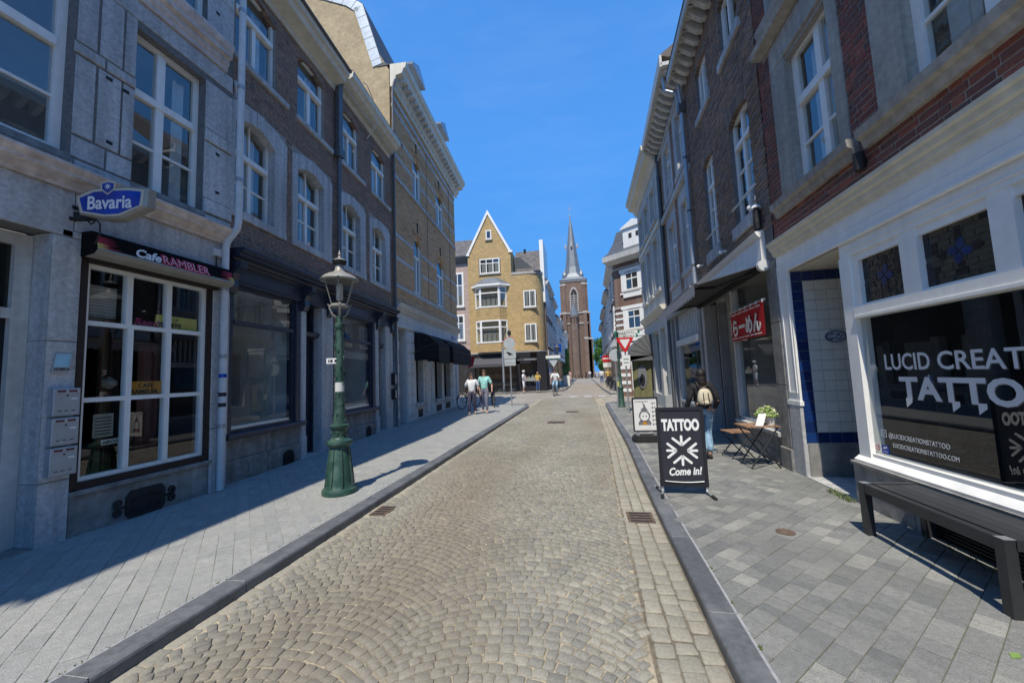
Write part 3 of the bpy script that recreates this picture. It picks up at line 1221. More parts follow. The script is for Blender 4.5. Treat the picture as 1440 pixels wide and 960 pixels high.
# first floor pier of single stones
for (a, c) in ((3.03, 3.215), (3.235, 3.46), (3.475, 3.6)):
    S(a, c, 4.36, 5.265)
    S(a, c, 5.42, 6.2)
S(3.03, 3.33, 4.10, 4.34)
S(3.345, 3.6, 4.10, 4.34)
S(3.01, 3.29, 5.28, 5.405, .012)
S(3.30, 3.6, 5.28, 5.405, .012)
for (z0, z1, d) in ((4.10, 4.30, .03), (4.31, 5.17, 0), (5.18, 5.36, .02), (5.37, 6.12, 0)):
    S(4.49, 4.93, z0, z1, d)
for (z0, z1) in ((4.10, 6.2),):
    S(1.2, 1.9, z0, z1)
S(-3.5, 1.2, 4.1, 6.2)
for (a, c) in ((-3.5, .6), (.6, 1.9), (1.9, 3.3), (3.3, 4.93)):
    S(a, c, 6.2, 6.46, .0)
for (a, c) in ((-3.5, 1.3), (1.3, 3.05), (3.05, 4.93)):
    S(a, c, 3.90, 4.08, .015)
# top floor
for (a, c) in ((3.0, 3.3), (3.3, 3.6), (4.48, 4.93), (-3.5, 2.0)):
    for (z0, z1) in ((6.95, 7.6), (7.6, 8.7)):
        S(a, c, z0, z1)
S(-3.5, 4.93, 8.7, 9.1)
q = MB(F)
for (u, z) in ((4.69, 5.06), (4.70, 4.47), (3.33, 5.20), (3.50, 5.17), (3.36, 4.44), (3.10, 3.55), (3.08, 3.42), (4.64, 7.3)):
    q.box(u - .03, u + .03, -.003, .006, z - .018, z + .02)
q.build('iron_stain', 'iron_dark', cafe)
q = MB(F)
cornice(q, -3.5, 4.80, 3.72, 3.93, .19)
cornice(q, -3.5, 4.80, 6.46, 6.86, .16)
cornice(q, -3.5, 4.93, 9.1, 9.45, .26)
q.build('cornice', 'pink_paint', cafe)
q = MB(F)
q.box(1.9, 3.02, -.05, .03, 4.03, 4.10)
q.box(3.58, 4.50, -.05, .03, 4.02, 4.085)
q.build('window_sill', 'plinth_stone', cafe)
q = MB(F)
q.quad((-3.5, .40, 9.46), (4.93, .40, 9.46), (4.93, -4, 12.5), (-3.5, -4, 12.5))
q.build('roof', 'slate', cafe)
# windows
win(cafe, F, 1.9, 3.0, 4.10, 6.2, -.10, [(5.27, [], [4.71]), (None, [], [])], fw=.085, tw=.10, curtain=[(1.95, 2.2, 4.15, 6.1)])
win(cafe, F, 3.6, 4.48, 4.09, 6.10, -.12, [(5.28, [3.965], [4.68]), (None, [3.965], [])], fw=.06, mw=.10, tw=.09, curtain=[(4.28, 4.42, 4.15, 6.0)])
win(cafe, F, 3.6, 4.48, 6.95, 8.7, -.10, [(8.0, [4.04], [7.5]), (None, [4.04], [])])
win(cafe, F, 2.0, 3.0, 6.95, 8.7, -.10, [(8.0, [2.5], [7.5]), (None, [2.5], [])])
room(cafe, F, -1.0, 4.85, 4.0, 6.4, .9, 'room_wall')
room(cafe, F, -1.0, 4.85, 6.9, 8.9, .9, 'room_wall')
# cafe window
q = MB(F)
for (a, c, z0, z1) in ((3.18, 3.24, .59, 3.30), (4.62, 4.68, .59, 3.30), (3.24, 4.62, .575, .655), (3.24, 4.62, 3.0, 3.30)):
    q.box(a, c, -.16, -.005, z0, z1)
q.build('shopfront_surround', 'wood_dark', cafe)
win(cafe, F, 3.24, 4.62, .655, 3.0, -.05, [(1.48, [3.695, 4.13], []), (2.32, [3.695, 4.13], []), (None, [3.67, 4.12], [])], fw=.045, mw=.06, tw=.05, gm='glass_shop',
    name='cafe_window', tproj=.0, tilt=.002)
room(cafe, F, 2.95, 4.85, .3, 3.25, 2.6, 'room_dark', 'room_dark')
q = MB(F)
q.box(3.35, 3.64, -.5, -.2, 2.44, 2.80)
ac = q.build('air_conditioner', 'aircon', None, label='beige air conditioner box behind the top left pane of the cafe window', cat='air conditioner')
ac.matrix_world = Matrix.Translation(F.o + F.t * F.uc) @ Matrix.Rotation(F.ang, 4, 'Z')
q = MB(F)
for i in range(9):
    q.box(3.385, 3.625, -.199, -.196, 2.475 + i * .034, 2.492 + i * .034)
q.build('grille', 'room_wall', ac)


def loose(F, name, label, cat, u, d, z, group=None):
    return F_empty(F, name, label, cat, u, d, z, group)


def F_empty(F, name, label, cat, u, d, z, group=None):
    p = F.w(u, d, z)
    return empty(name, p, label, cat, group, F.ang)


class Loc:
    """local facade frame for a loose thing whose root sits at (u, d, z)"""

    def __init__(s, F, u, d, z):
        s.uc, s.sg = 0, F.sg
        s.t, s.n, s.o, s.ang = F.t, F.n, F.w(u, d, z), F.ang

    def mat(s, u, d, z, tilt=0.):
        return Face.mat(s, u, d, z, tilt)


def thing(F, name, label, cat, u, d, z, group=None):
    return F_empty(F, name, label, cat, u, d, z, group), Loc(F, u, d, z)


# things seen behind the cafe glass
t, l = thing(F, 'window_card', 'yellow card lettered LA BOUFFE leaning behind the top right cafe pane', 'sign', 4.1, -.105, 2.375)
q = MB(l)
q.box(-.09, .44, -.012, 0, 0, .17)
q.build('card', 'sign_yellow', t)
text('LA', .055, 'letter_dark', t, l.mat(.12, .003, .105))
text('BOUFFE', .085, 'letter_dark', t, l.mat(-.06, .003, .02), bold=.002, sx=.95)
t, l = thing(F, 'window_card', 'orange card lettered CAFE RAMBLER behind the middle cafe pane', 'sign', 3.74, -.10, 1.535)
q = MB(l)
q.box(0, .36, -.012, 0, 0, .16)
q.build('card', 'sign_orange', t)
text('CAFE', .075, 'letter_dark', t, l.mat(.09, .003, .085), bold=.001)
text('RAMBLER', .075, 'letter_dark', t, l.mat(.015, .003, .012), bold=.001, sx=.95)
t, l = thing(F, 'notice_sheet', 'pale notice sheet behind the lower left cafe pane above the AIRCO strip', 'notice', 3.42, -.12, 1.08)
q = MB(l)
q.box(0, .19, -.006, 0, 0, .26)
q.build('sheet', 'aircon', t)
q = MB(l)
for i in range(6):
    q.box(.02, .17, 0, .002, .03 + i * .036, .042 + i * .036)
q.build('print', 'room_dark', t)
t, l = thing(F, 'window_strip', 'white strip lettered AIRCO in the lower left cafe pane', 'sign', 3.5, -.115, .99)
q = MB(l)
q.box(0, .17, -.006, 0, 0, .06)
q.build('strip', 'paper', t)
text('AIRCO', .05, 'letter_dark', t, l.mat(.01, .003, .012), bold=.001)
t, l = thing(F, 'neon_sign', 'crimson script lettering lying along the sill of the top middle cafe pane', 'sign', 3.76, -.11, 2.38)
text('Rambler', .13, 'letter_magenta', t, l.mat(0, 0, .0), ext=.006, shear=.3, bold=.003)
for k, (u, z0, z1, w_, mt) in enumerate(((4.25, .70, 2.2, .28, 'wood_red'), (3.95, .70, 2.9, .16, 'wood_red'))):
    t, l = thing(F, 'curtain', ['dark red curtain behind the lower right cafe panes', 'dark red curtain behind the middle cafe panes'][k], 'curtain', u, -.7 - .2 * k, z0)
    q = MB(l)
    n = 9
    for i in range(n):
        a, c = w_ * i / n, w_ * (i + 1) / n
        q.quad((c, .03 * sin(2 * i + 2), 0), (a, .03 * sin(2 * i), 0), (a, .03 * sin(2 * i), z1 - z0), (c, .03 * sin(2 * i + 2), z1 - z0))
    q.build('cloth', mt, t, smooth=True)
for k, (u, w_) in enumerate(((3.30, .10), (3.86, .09))):
    t, l = thing(F, 'round_lamp', ['round pale lamp behind the left cafe pane', 'second round pale lamp, behind the middle cafe pane'][k], 'lamp', u + .2, -.9, 1.62)
    q = MB(l)
    q.lathe([(.03, 0), (.085, .05), (.085, .10), (.02, .16)], (0, 0), 12)
    q.build('shade', 'paper', t, smooth=True)
    q = MB(l)
    q.lathe([(.012, .155), (.012, 1.55)], (0, 0), 6)
    q.build('cord', 'iron_dark', t)
# the doorway
q = MB(F)
q.box(2.80, 2.925, -.34, -.235, .1, 3.2)
q.box(1.76, 2.80, -.34, -.24, 2.34, 2.44)
q.box(1.76, 2.80, -.34, -.24, 3.08, 3.2)
q.box(1.76, 1.86, -.34, -.24, .1, 2.34)
df = q.build('door_frame', 'old_white', cafe)
q = MB(F)
q.quad((2.80, -.29, 2.44), (1.76, -.29, 2.44), (1.76, -.29, 3.08), (2.80, -.29, 3.08))
q.build('pane', 'glass_dark', df)
q = MB(F)
q.box(1.86, 2.80, -.34, -.30, .12, 2.34)
for (z0, z1) in ((.25, .95), (1.1, 2.2)):
    q.bbox(2.0, 2.66, -.30, -.285, z0, z1, .012)
dr = q.build('door', 'door_dark', cafe)
q = MB(F)
q.lathe([(.02, 0), (.02, .01)], (0, 0), 10)
q = MB(F)
q.box(2.70, 2.735, -.30, -.28, 1.50, 1.56)
q.build('lock', 'galv', dr)
q = MB(F)
q.box(1.75, 2.93, -.6, -.01, .09, .135)
q.build('threshold', 'plinth_stone', cafe)
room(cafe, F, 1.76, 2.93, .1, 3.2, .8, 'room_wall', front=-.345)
# roller shutter box with lettering
t, l = thing(F, 'shop_sign', 'black shutter box over the cafe window lettered Cafe RAMBLER', 'shop sign', 3.92, 0, 3.04)
q = MB(l)
pr = [(0, 0), (.05, 0), (.18, .02), (.225, .06), (.17, .235), (.14, .27), (0, .27)]
q.extr(pr, -.76, .90)
q.build('box', 'black_matt', t)
q = MB(l)
q.box(-.70, .80, .0, .055, -.05, -.002)
q.build('guide_rail', 'wood_dark', t)
q = MB(l)
q.extr([(.06, -.004), (.18, .017), (.226, .058), (.218, .085), (.222, .06), (.178, .022), (.06, .0)], -.755, .895)
q.build('lower_slat', 'aircon', t)
tl = math.atan2(.055, .175)
text('Cafe', .15, 'letter_white', t, l.mat(-.40, .2165, .095, tl), bold=.004, shear=.35, ext=.003)
text('RAMBLER', .165, 'letter_crimson', t, l.mat(-.10, .2155, .088, tl), bold=.013, ext=.003, sx=.88)
text('RAMBLER', .165, 'letter_pink', t, l.mat(-.094, .2195, .092, tl), bold=-.003, ext=.002, sx=.88)
q = MB(l)
for k in range(6):
    s_ = rnd.uniform(.1, .25)
    z = .09 + .022 * k
    d = .2215 - .0525 * (z - .06) / .175
    for sgn, x in ((1, -.74), (-1, .88)):
        q.add([(x, d + .003, z), (x + sgn * s_, d + .001, z + .014), (x, d - .0015, z + .018)], [(0, 1, 2)])
q.build('flame', 'letter_red', t)
q = MB(l)
for k in range(3):
    z = .075 + .022 * k
    d = .2215 - .0525 * (z - .06) / .175
    for sgn, x in ((1, -.75), (-1, .89)):
        q.add([(x, d + .005, z), (x + sgn * .11, d + .003, z + .01), (x, d, z + .022)], [(0, 1, 2)])
q.build('flame', 'sign_yellow', t)
# mail boxes
for k, (z0, z1) in enumerate(((1.365, 1.64), (1.075, 1.345), (.775, 1.055))):
    t, l = thing(F, 'mailbox', ['topmost of the three grey mailboxes on the stone pier', 'middle one of the three grey mailboxes on the stone pier',
                               'lowest of the three grey mailboxes on the stone pier'][k], 'mailbox', 3.07, 0, z0, 'grey mailboxes beside the cafe window')
    h = z1 - z0
    q = MB(l)
    q.bbox(-.105, .105, 0, .085, 0, h, .006)
    q.build('box', 'mail_grey', t)
    q = MB(l)
    q.box(-.095, .095, .084, .088, h - .045, h - .015)
    q.build('flap', 'room_wall', t)
    q = MB(l)
    for a in (-.08, .01):
        q.box(a, a + .065, .0875, .0895, h - .04, h - .02)
    q.build('label_strip', 'letter_dull', t)
    q = MB(l)
    q.box(.03, .08, .085, .0875, h - .115, h - .10)
    q.build('name_card', 'letter_white', t)
    q = MB(l)
    for a in (-.07, -.02, .035):
        q.box(a, a + .03, .085, .0868, .045, .053)
    q.box(-.008, .008, .085, .0875, h - .08, h - .066)
    q.build('slot', 'iron_dark', t)
# horeca plate
t, l = thing(F, 'wall_plaque', 'slanted pale blue plaque lettered HORECA on the stone pier', 'plaque', 3.05, 0, 1.80)
q = MB(l)
q.prism([(-.075, 0), (.06, 0), (.085, .20), (-.045, .20)], .004, .016)
q.build('plate', 'mail_grey', t)
q = MB(l)
q.prism([(-.06, .055), (.058, .055), (.074, .19), (-.042, .19)], .016, .018)
q.build('panel', 'horeca_blue', t)
text('HORECA', .036, 'letter_dark', t, l.mat(-.06, .0195, .022), ext=.001, shear=.15, sx=.85)
# iron vent grille with curls
t, l = thing(F, 'vent_grille', 'black iron vent plate with curled ends in the stone under the cafe window', 'grille', 3.89, 0, .125)
q = MB(l)
q.prism([(-.21, .05), (-.17, .0), (.17, .0), (.21, .05), (.21, .25), (.16, .31), (-.16, .31), (-.21, .25)], -.002, .02)
q.build('plate', 'iron_dark', t)


def spiral(q, cx, cz, r, sg, d, th0=0., turns=1.4, wire=.011):
    pts = []
    for i in range(22):
        a = th0 + sg * 2 * pi * turns * i / 21
        rr_ = r * (1 - .8 * i / 21)
        pts.append((cx + rr_ * cos(a), d, cz + rr_ * sin(a)))
    q.tube(pts, wire, 5)


q = MB(l)
for sg in (-1, 1):
    for zz, s2 in ((.20, 1), (.10, -1)):
        spiral(q, sg * .285, zz, .05, sg * s2, .012, -pi / 2 * s2)
        q.tube([(sg * .20, .012, .15), (sg * .285, .012, zz - .05 * s2)], .011, 5)
q.build('curl', 'iron_dark', t)
for i in range(4):
    for zz in (.09, .21):
        q = MB(l)
        spiral(q, -.14 + i * .09, zz, .038, 1 if i % 2 else -1, .024, i, 1.3, .006)
        q.build('scroll', 'steel_black', t)
# blue beer sign on its bracket
p = F.w(3.10, .04, 3.46)
t = empty('hanging_sign', p, 'blue lit-box brewery sign lettered Bavaria projecting from the grey facade', 'sign', None, radians(10))
q = MB()
q.box(-.02, .16, -.03, .03, -.05, .03)
q.tube([(.02, 0, -.02), (.18, 0, .05)], .025, 8)
q.build('bracket', 'iron_dark', t)
oc = [(-.335, .09), (-.29, -.09), (-.05, -.145), (.10, -.145), (.33, -.04), (.345, .14), (.20, .165), (.0, .17), (-.17, .165)]
def oval(s, dx=.40, dz=.09):
    return [(dx + x * s[0] * 1.14, dz + z * s[1] * 1.12) for (x, z) in oc]
q = MB()
for a, s1 in ((-.075, (.93, .88)), (-.055, (1, 1)), (.055, (1, 1)), (.075, (.93, .88))):
    pass
n = len(oc)
vs = []
for y, s1 in ((-.065, (.93, .87)), (-.045, (1.0, 1.0)), (.045, (1.0, 1.0)), (.065, (.93, .87))):
    vs += [(x, y, z) for (x, z) in oval(s1)]
fs = []
for k in range(3):
    for i in range(n):
        j = (i + 1) % n
        fs.append((k * n + i, k * n + j, (k + 1) * n + j, (k + 1) * n + i))
fs += [tuple(range(n)), tuple(reversed(range(3 * n, 4 * n)))]
q.add(vs, fs)
q.build('case', 'bav_side', t)
for sd_ in (-1, 1):
    q = MB()
    q.add([(x, sd_ * .0665, z) for (x, z) in oval((.925, .86))], [tuple(range(n))])
    q.build('rim', 'bav_gold', t)
    q = MB()
    q.add([(x, sd_ * .068, z) for (x, z) in oval((.84, .72))], [tuple(range(n))])
    q.build('panel', 'bav_blue', t)
    mt = Matrix(((sd_ * -1., 0, 0, .40), (0, 0, sd_ * 1., sd_ * .070), (0, 1, 0, .035), (0, 0, 0, 1))) if sd_ > 0 else Matrix(((1, 0, 0, .40), (0, 0, -1, -.070), (0, 1, 0, .035), (0, 0, 0, 1)))
    text('Bavaria', .20, 'letter_white', t, mt, align='CENTER', bold=.004, ext=.001, sx=.82)
    q = MB()
    sh = [(0.38, .335), (.30, .315), (.305, .24), (.38, .18), (.455, .24), (.46, .315)]
    q.add([(x, sd_ * .0715, z) for (x, z) in sh], [tuple(range(6))])
    q.build('shield_rim', 'bav_gold', t)
    q = MB()
    q.add([(.38 + (x - .38) * .78, sd_ * .073, .265 + (z - .265) * .78) for (x, z) in sh], [tuple(range(6))])
    q.build('shield', 'bav_blue', t)
    q = MB()
    st = []
    for i in range(16):
        a = pi * i / 8
        r_ = .042 if i % 2 == 0 else .012
        st.append((.38 + r_ * cos(a), sd_ * .0745, .272 + r_ * sin(a)))
    q.add(st, [tuple(range(16))])
    q.build('star', 'letter_white', t)
q = MB()
q.tube([(.10, 0, -.05), (.14, 0, -.10), (.2, 0, -.05), (.24, 0, -.1), (.24, 0, -.22), (.16, .03, -.3)], .008, 5)
q.build('cable', 'iron_dark', t)

# white rain pipe between the first two houses
t = empty('drainpipe', F.w(4.80, .07, .1), 'white drainpipe with a kink, between the grey stone house and the brown brick house', 'drainpipe')
q = MB()
q.tube([(0, 0, .03), (0, 0, 3.55), (-.0, .02, 3.66), (.12, .07, 3.86), (.13, .08, 3.98), (.13, .08, 9.2)], .048, 12)
q.build('pipe', 'pipe_white', t, smooth=True)
for z in (.9, 1.9, 2.9):
    q = MB()
    q.lathe([(.054, z), (.056, z + .01), (.056, z + .05), (.054, z + .06)], (0, 0), 12)
    q.build('clip', 'galv', t)
for z in (4.6, 6.1, 7.4):
    q = MB()
    q.lathe([(.054, z), (.056, z + .01), (.056, z + .05), (.054, z + .06)], (.13, .08), 12)
    q.build('clip', 'galv', t)
for z, m_ in ((1.62, 'bav_blue'), (1.35, 'letter_dark'), (1.2, 'letter_dark'), (1.97, 'paper')):
    q = MB()
    q.lathe([(.049, z), (.0495, z + .001), (.0495, z + .055), (.049, z + .056)], (0, 0), 12)
    q.build('sticker', m_, t)
t, l = thing(F, 'junction_box', 'small white junction box with a cable, beside the drainpipe over the cafe', 'box', 4.70, 0, 3.50)
q = MB(l)
q.bbox(-.05, .06, 0, .05, 0, .11, .006)
q.build('case', 'pipe_white', t)
q = MB(l)
q.tube([(0, .02, 0), (0, .02, -.17), (.01, .01, -.3)], .008, 5)
q.build('cable', 'iron_dark', t)

# ------------------------------------------------------------------ two brown brick houses over one navy shopfront
F = Face((-5.36, 5.0), (-5.92, 11.9), 6.5, -1)
FB = F
WINS = []


def brown_house(u0, u1, name, label, w1, w2, crn, pipe_end):
    uc = (u0 + u1) / 2
    Fh = Face((-5.36, 5.0), (-5.92, 11.9), uc, -1)
    root = Fh.root(name, label, 'building')
    holes = [(a, c, 4.46, 6.12) for (a, c) in w1] + [(a, c, 7.06, 8.52) for (a, c) in w2]
    b = MB(Fh)
    b.panel(u0, u1, 3.70, 9.0, holes, -.009, -.24)
    b.quad((u0, -.009, 3.3), (u0, -9, 3.3), (u0, -9, 9.0), (u0, -.009, 9.0))
    b.build('wall', 'mortar_grey', root)
    bh = []
    for (a, c) in w1:
        bh.append((a - .17, c + .33, 4.30, 6.36))
    for (a, c) in w2:
        bh.append((a, c, 7.06, 8.52))
        bh.append((a - .05, c + .32, 6.95, 7.055))
    bricks(root, Fh, u0, u1, 3.72, 8.75, bh, 'brick_brown')
    for (a, c) in w1:
        # limestone surround with a shallow arched lintel
        for (x0, x1) in ((a - .165, a), (c, c + .325)):
            for (z0, z1) in ((4.44, 5.9),):
                q = MB(Fh)
                q.bbox(x0, x1, -.24 if x0 > a else -.05, .018, z0, z1, .006)
                q.build('stone_jamb', 'bluestone_plain', root)
        q = MB(Fh)
        q.bbox(a - .165, c + .325, -.12, .03, 4.30, 4.445, .008)
        q.build('window_sill', 'bluestone_plain', root)
        m_ = (a + c + .16) / 2
        for (x0, x1) in ((a - .165, m_ - .09), (m_ - .085, m_ + .085), (m_ + .09, c + .325)):
            q = MB(Fh)
            n = 8
            for i in range(n):
                p0, p1 = x0 + (x1 - x0) * i / n, x0 + (x1 - x0) * (i + 1) / n
                def zz(x):
                    tt = min(1, max(-1, (x - (a + c) / 2) / ((c - a) / 2)))
                    return 5.9 + .17 * (1 - tt * tt)
                def zt(x):
                    tt = (x - m_) / ((c - a) / 2 + .25)
                    return 6.18 + .16 * (1 - tt * tt)
                dd = .018 if x1 - x0 > .2 else .03
                q.quad((p1, dd, zz(p1)), (p0, dd, zz(p0)), (p0, dd, zt(p0)), (p1, dd, zt(p1)))
                q.quad((p0, dd, zz(p0)), (p1, dd, zz(p1)), (p1, -.24, zz(p1)), (p0, -.24, zz(p0)))
                q.quad((p1, dd, zt(p1)), (p0, dd, zt(p0)), (p0, -.02, zt(p0)), (p1, -.02, zt(p1)))
            q.quad((x0, dd, zz(x0)), (x0, -.02, zz(x0)), (x0, -.02, zt(x0)), (x0, dd, zt(x0)))
            q.quad((x1, -.02, zz(x1)), (x1, dd, zz(x1)), (x1, dd, zt(x1)), (x1, -.02, zt(x1)))
            q.build('lintel_stone', 'bluestone_plain', root)
        mid = (a + c) / 2
        win(root, Fh, a, c, 4.46, 6.12, -.12, [(5.40, [mid], [4.95]), (None, [], [], [mid])], fw=.05, mw=.075, tw=.085, tproj=.04, curtain=[(c - .34, c - .06, 4.5, 6.1)] if a < 8 else [(a + .06, a + .3, 4.5, 6.1)])
    for (a, c) in w2:
        q = MB(Fh)
        q.bbox(a - .05, c + .32, -.10, .05, 6.955, 7.06, .008)
        q.build('window_sill', 'bluestone_plain', root)
        mid = (a + c) / 2
        win(root, Fh, a, c, 7.06, 8.52, -.075, [(7.92, [mid], []), (None, [], [])], fw=.05, mw=.08, tw=.08, tproj=.04, curtain=[(c - .3, c - .05, 7.1, 8.45), (a + .05, a + .25, 7.1, 8.45)])
        q = MB(Fh)
        arch(q, a, c, 8.36, .13, 8.53, -.14, -.012)
        q.build('brick_arch', 'brick_brown', root)
    room(root, Fh, u0 + .05, u1 - .05, 4.2, 6.5, .9, 'room_wall')
    room(root, Fh, u0 + .05, u1 - .05, 6.8, 8.8, .9, 'room_wall')
    return root, Fh


W1A, W1B = [(5.10, 6.0), (6.66, 7.56)], [(8.36, 9.22), (9.94, 10.82)]
W2A, W2B = [(5.06, 6.02), (6.64, 7.58)], [(8.30, 9.20), (9.94, 10.90)]
hA, FA = brown_house(4.99, 8.10, 'brick_house', 'dark brown brick house with plain cream cornice, left of the black drainpipe', W1A, W2A, 0, 0)
hB, FBB = brown_house(8.102, 11.42, 'brick_house', 'dark brown brick house with toothed cream cornice, right of the black drainpipe', W1B, W2B, 0, 0)
q = MB(FA)
q.extr([(-.02, 8.62), (.03, 8.62), (.05, 8.74), (.10, 8.76), (.30, 8.80), (.34, 8.90), (.40, 8.92), (.42, 9.06), (-.02, 9.06)], 4.99, 7.98)
cn = q.build('cornice', 'cream_paint', hA)
q = MB(FA)
q.quad((4.99, .43, 9.062), (8.0, .43, 9.062), (8.1, -3.6, 11.9), (4.99, -3.6, 11.9))
q.box(4.99, 7.99, .40, .46, 9.02, 9.075)
q.build('roof', 'roof_tile', hA)
q = MB(FBB)
q.extr([(-.02, 8.72), (.04, 8.72), (.06, 8.80), (.10, 8.90), (.30, 8.93), (.36, 9.00), (.42, 9.04), (.44, 9.17), (-.02, 9.17)], 8.10, 11.12)
cn = q.build('cornice', 'cream_paint', hB)
for i in range(36):
    q = MB(FBB)
    u = 8.14 + i * .083
    q.box(u, u + .045, .05, .20, 8.815, 8.895)
    q.build('dentil', 'cream_paint', cn)
q = MB(FBB)
q.quad((8.1, .45, 9.172), (11.3, .45, 9.172), (11.3, -3.6, 11.9), (8.1, -3.6, 11.9))
q.build('roof', 'roof_tile', hB)
q = MB(FBB)
pts = [(8.5, .47, 9.2), (8.7, .5, 9.25), (9.0, .5, 9.12), (9.25, .48, 8.9), (9.3, .47, 8.6), (9.28, .2, 8.2)]
q.tube(pts, .012, 5)
q.build('loose_cable', 'cream_paint', hB)
# black rain pipe with hopper
t = empty('drainpipe', FB.w(8.06, .09, 3.95), 'black drainpipe with a square hopper between the two brown brick houses', 'drainpipe')
q = MB()
q.tube([(0, 0, 0), (0, 0, 3.05)], .05, 10)
q.build('pipe', 'zinc_dark', t, smooth=True)
q = MB()
q.box(-.09, .08, -.10, .10, 3.02, 3.22)
q.build('hopper', 'zinc_dark', t)
q = MB()
q.box(-.05, .05, -.075, .075, 3.21, 4.95)
q.build('upper_pipe', 'zinc_dark', t)
t = empty('wall_cable', FB.w(5.04, .03, 6.4), 'frayed white cable end on the brown brick beside the white drainpipe', 'cable')
q = MB()
q.tube([(0, 0, .12), (.02, 0, .02), (.0, .02, -.06), (.03, .0, -.14)], [.03, .028, .014, .012], 6)
q.build('cable', 'pipe_white', t)
# thin grey pipe at the far end
t = empty('drainpipe', FB.w(11.40, .07, .12), 'thin grey drainpipe between the brown and the yellow brick house', 'drainpipe')
q = MB()
q.tube([(0, 0, 0), (0, 0, 11.2), (.1, 0, 11.5)], .04, 10)
q.build('pipe', 'zinc_dark', t, smooth=True)

# navy shopfront shared by both houses
F = FB
sf = F.root('shopfront', 'navy painted wooden shopfront with stone piers under the two brown brick houses', 'shopfront')


def sfp(u0, u1, z0, z1, d, name, mat, e=.01, d0=-.30):
    q = MB(F)
    q.bbox(u0, u1, d0, d, z0, z1, e)
    return q.build(name, mat, sf)


q = MB(F)
cornice(q, 5.0, 11.25, 3.50, 3.72, .30)
q.box(5.0, 11.2, -.1, .28, 3.722, 3.735)
q.build('cornice', 'navy_paint', sf)
q = MB(F)
q.box(5.03, 11.22, -.2, .03, 3.21, 3.50)
for z in (3.25, 3.455):
    q.extr([(.03, z), (.05, z + .005), (.05, z + .02), (.03, z + .025)], 5.03, 11.22)
q.build('fascia', 'navy_paint', sf)
for u in (5.06, 6.86, 7.72, 10.16, 11.14):
    q = MB(F)
    pr = [(.0, 3.02), (.06, 3.04), (.10, 3.14), (.08, 3.24), (.13, 3.34), (.24, 3.42), (.25, 3.52), (0, 3.52)]
    q.extr(pr, u - .07, u + .07)
    q.build('console', 'navy_paint', sf)
# stone piers
for (a, c) in ((6.80, 6.95), (7.50, 7.92), (10.06, 10.26), (10.72, 11.10)):
    sfp(a, c, .55, 3.21, .02, 'stone_pier', 'bluestone_plain')
    sfp(a - .01, c + .01, .1, .55, .04, 'pier_base', 'bluestone_plain')
for (a, c) in ((5.0, 5.06), (11.10, 11.24)):
    sfp(a, c, .1, 3.21, .02, 'stone_pier', 'bluestone_plain')


def navy_window(a, c, mid):
    for (x0, x1, z0, z1, nm) in ((a, a + .09, .84, 3.21, 'post'), (c - .13, c, .84, 3.21, 'post')):
        sfp(x0, x1, z0, z1, .0, nm, 'navy_paint', .015, -.2)
    sfp(a - .02, c + .12, .775, .86, .07, 'window_sill', 'navy_paint', .015, -.1)
    w_ = win(sf, F, a + .09, c - .13, .86, 3.21, -.05, [(2.57, [], []), (None, [], [])], fw=.05, fm='navy_paint', gm='glass_shop', name='shop_window', tw=.07, tilt=.001)
    q = MB(F)
    q.box(a + .15, c - .2, -.25, -.09, .91, .955)
    q.build('inner_sill', 'white_paint', w_)
    # stone apron of separate slabs
    n = 3
    for i in range(2):
        x0, x1 = a + (c - a) * i / 2, a + (c - a) * (i + 1) / 2
        sfp(x0, x1, .45, .775, -.02, 'apron_stone', 'plinth_stone', .012)
        sfp(x0, x1, .10, .45, .01, 'apron_stone', 'plinth_stone', .012)
    q = MB(F)
    q.box(a + .15, c - .15, -.022, -.014, .52, .70)
    return w_


navy_window(5.06, 6.80, 0)
navy_window(7.92, 10.06, 0)
room(sf, F, 5.02, 6.9, .55, 3.2, 1.9, 'room_pale', 'room_floor')
room(sf, F, 7.6, 10.2, .55, 3.2, 1.9, 'room_pale', 'room_floor')
for k, (u, d) in enumerate(((5.75, -1.3), (9.0, -1.5))):  # white frames added inside, standing in for reflections in the glass
    t, l = thing(F, 'inner_partition', ['white inner door frame seen through the first navy shop window', 'white inner door frame seen through the second navy shop window'][k], 'door frame', u, d, .56)
    q = MB(l)
    q.box(-.42, -.34, -.05, .05, 0, 2.2)
    q.box(.34, .42, -.05, .05, 0, 2.2)
    q.box(-.34, .34, -.05, .05, 2.12, 2.2)
    q.box(-.34, .34, -.03, .03, .95, 1.02)
    q.build('frame', 'white_paint', t)
    q = MB(l)
    q.box(-.34, .34, -.03, .0, .0, .95)
    q.box(-.34, .34, -.03, .0, 1.02, 2.12)
    q.build('door_leaf', 'room_floor', t)
    t, l = thing(F, 'paint_bucket', ['grey bucket on the floor inside the first navy shop window', 'grey bucket on the floor inside the second navy shop window'][k], 'bucket', u + .5, -.6, .56)
    q = MB(l)
    q.lathe([(.10, 0), (.13, .24), (.135, .25), (.12, .25), (.1, .05)], (0, 0), 14)
    q.build('pail', 'room_wall', t, smooth=True)
    q = MB(l)
    q.tube([(-.13, 0, .24), (-.1, 0, .36), (0, 0, .41), (.1, 0, .36), (.13, 0, .24)], .005, 4)
    q.build('handle', 'iron_dark', t)
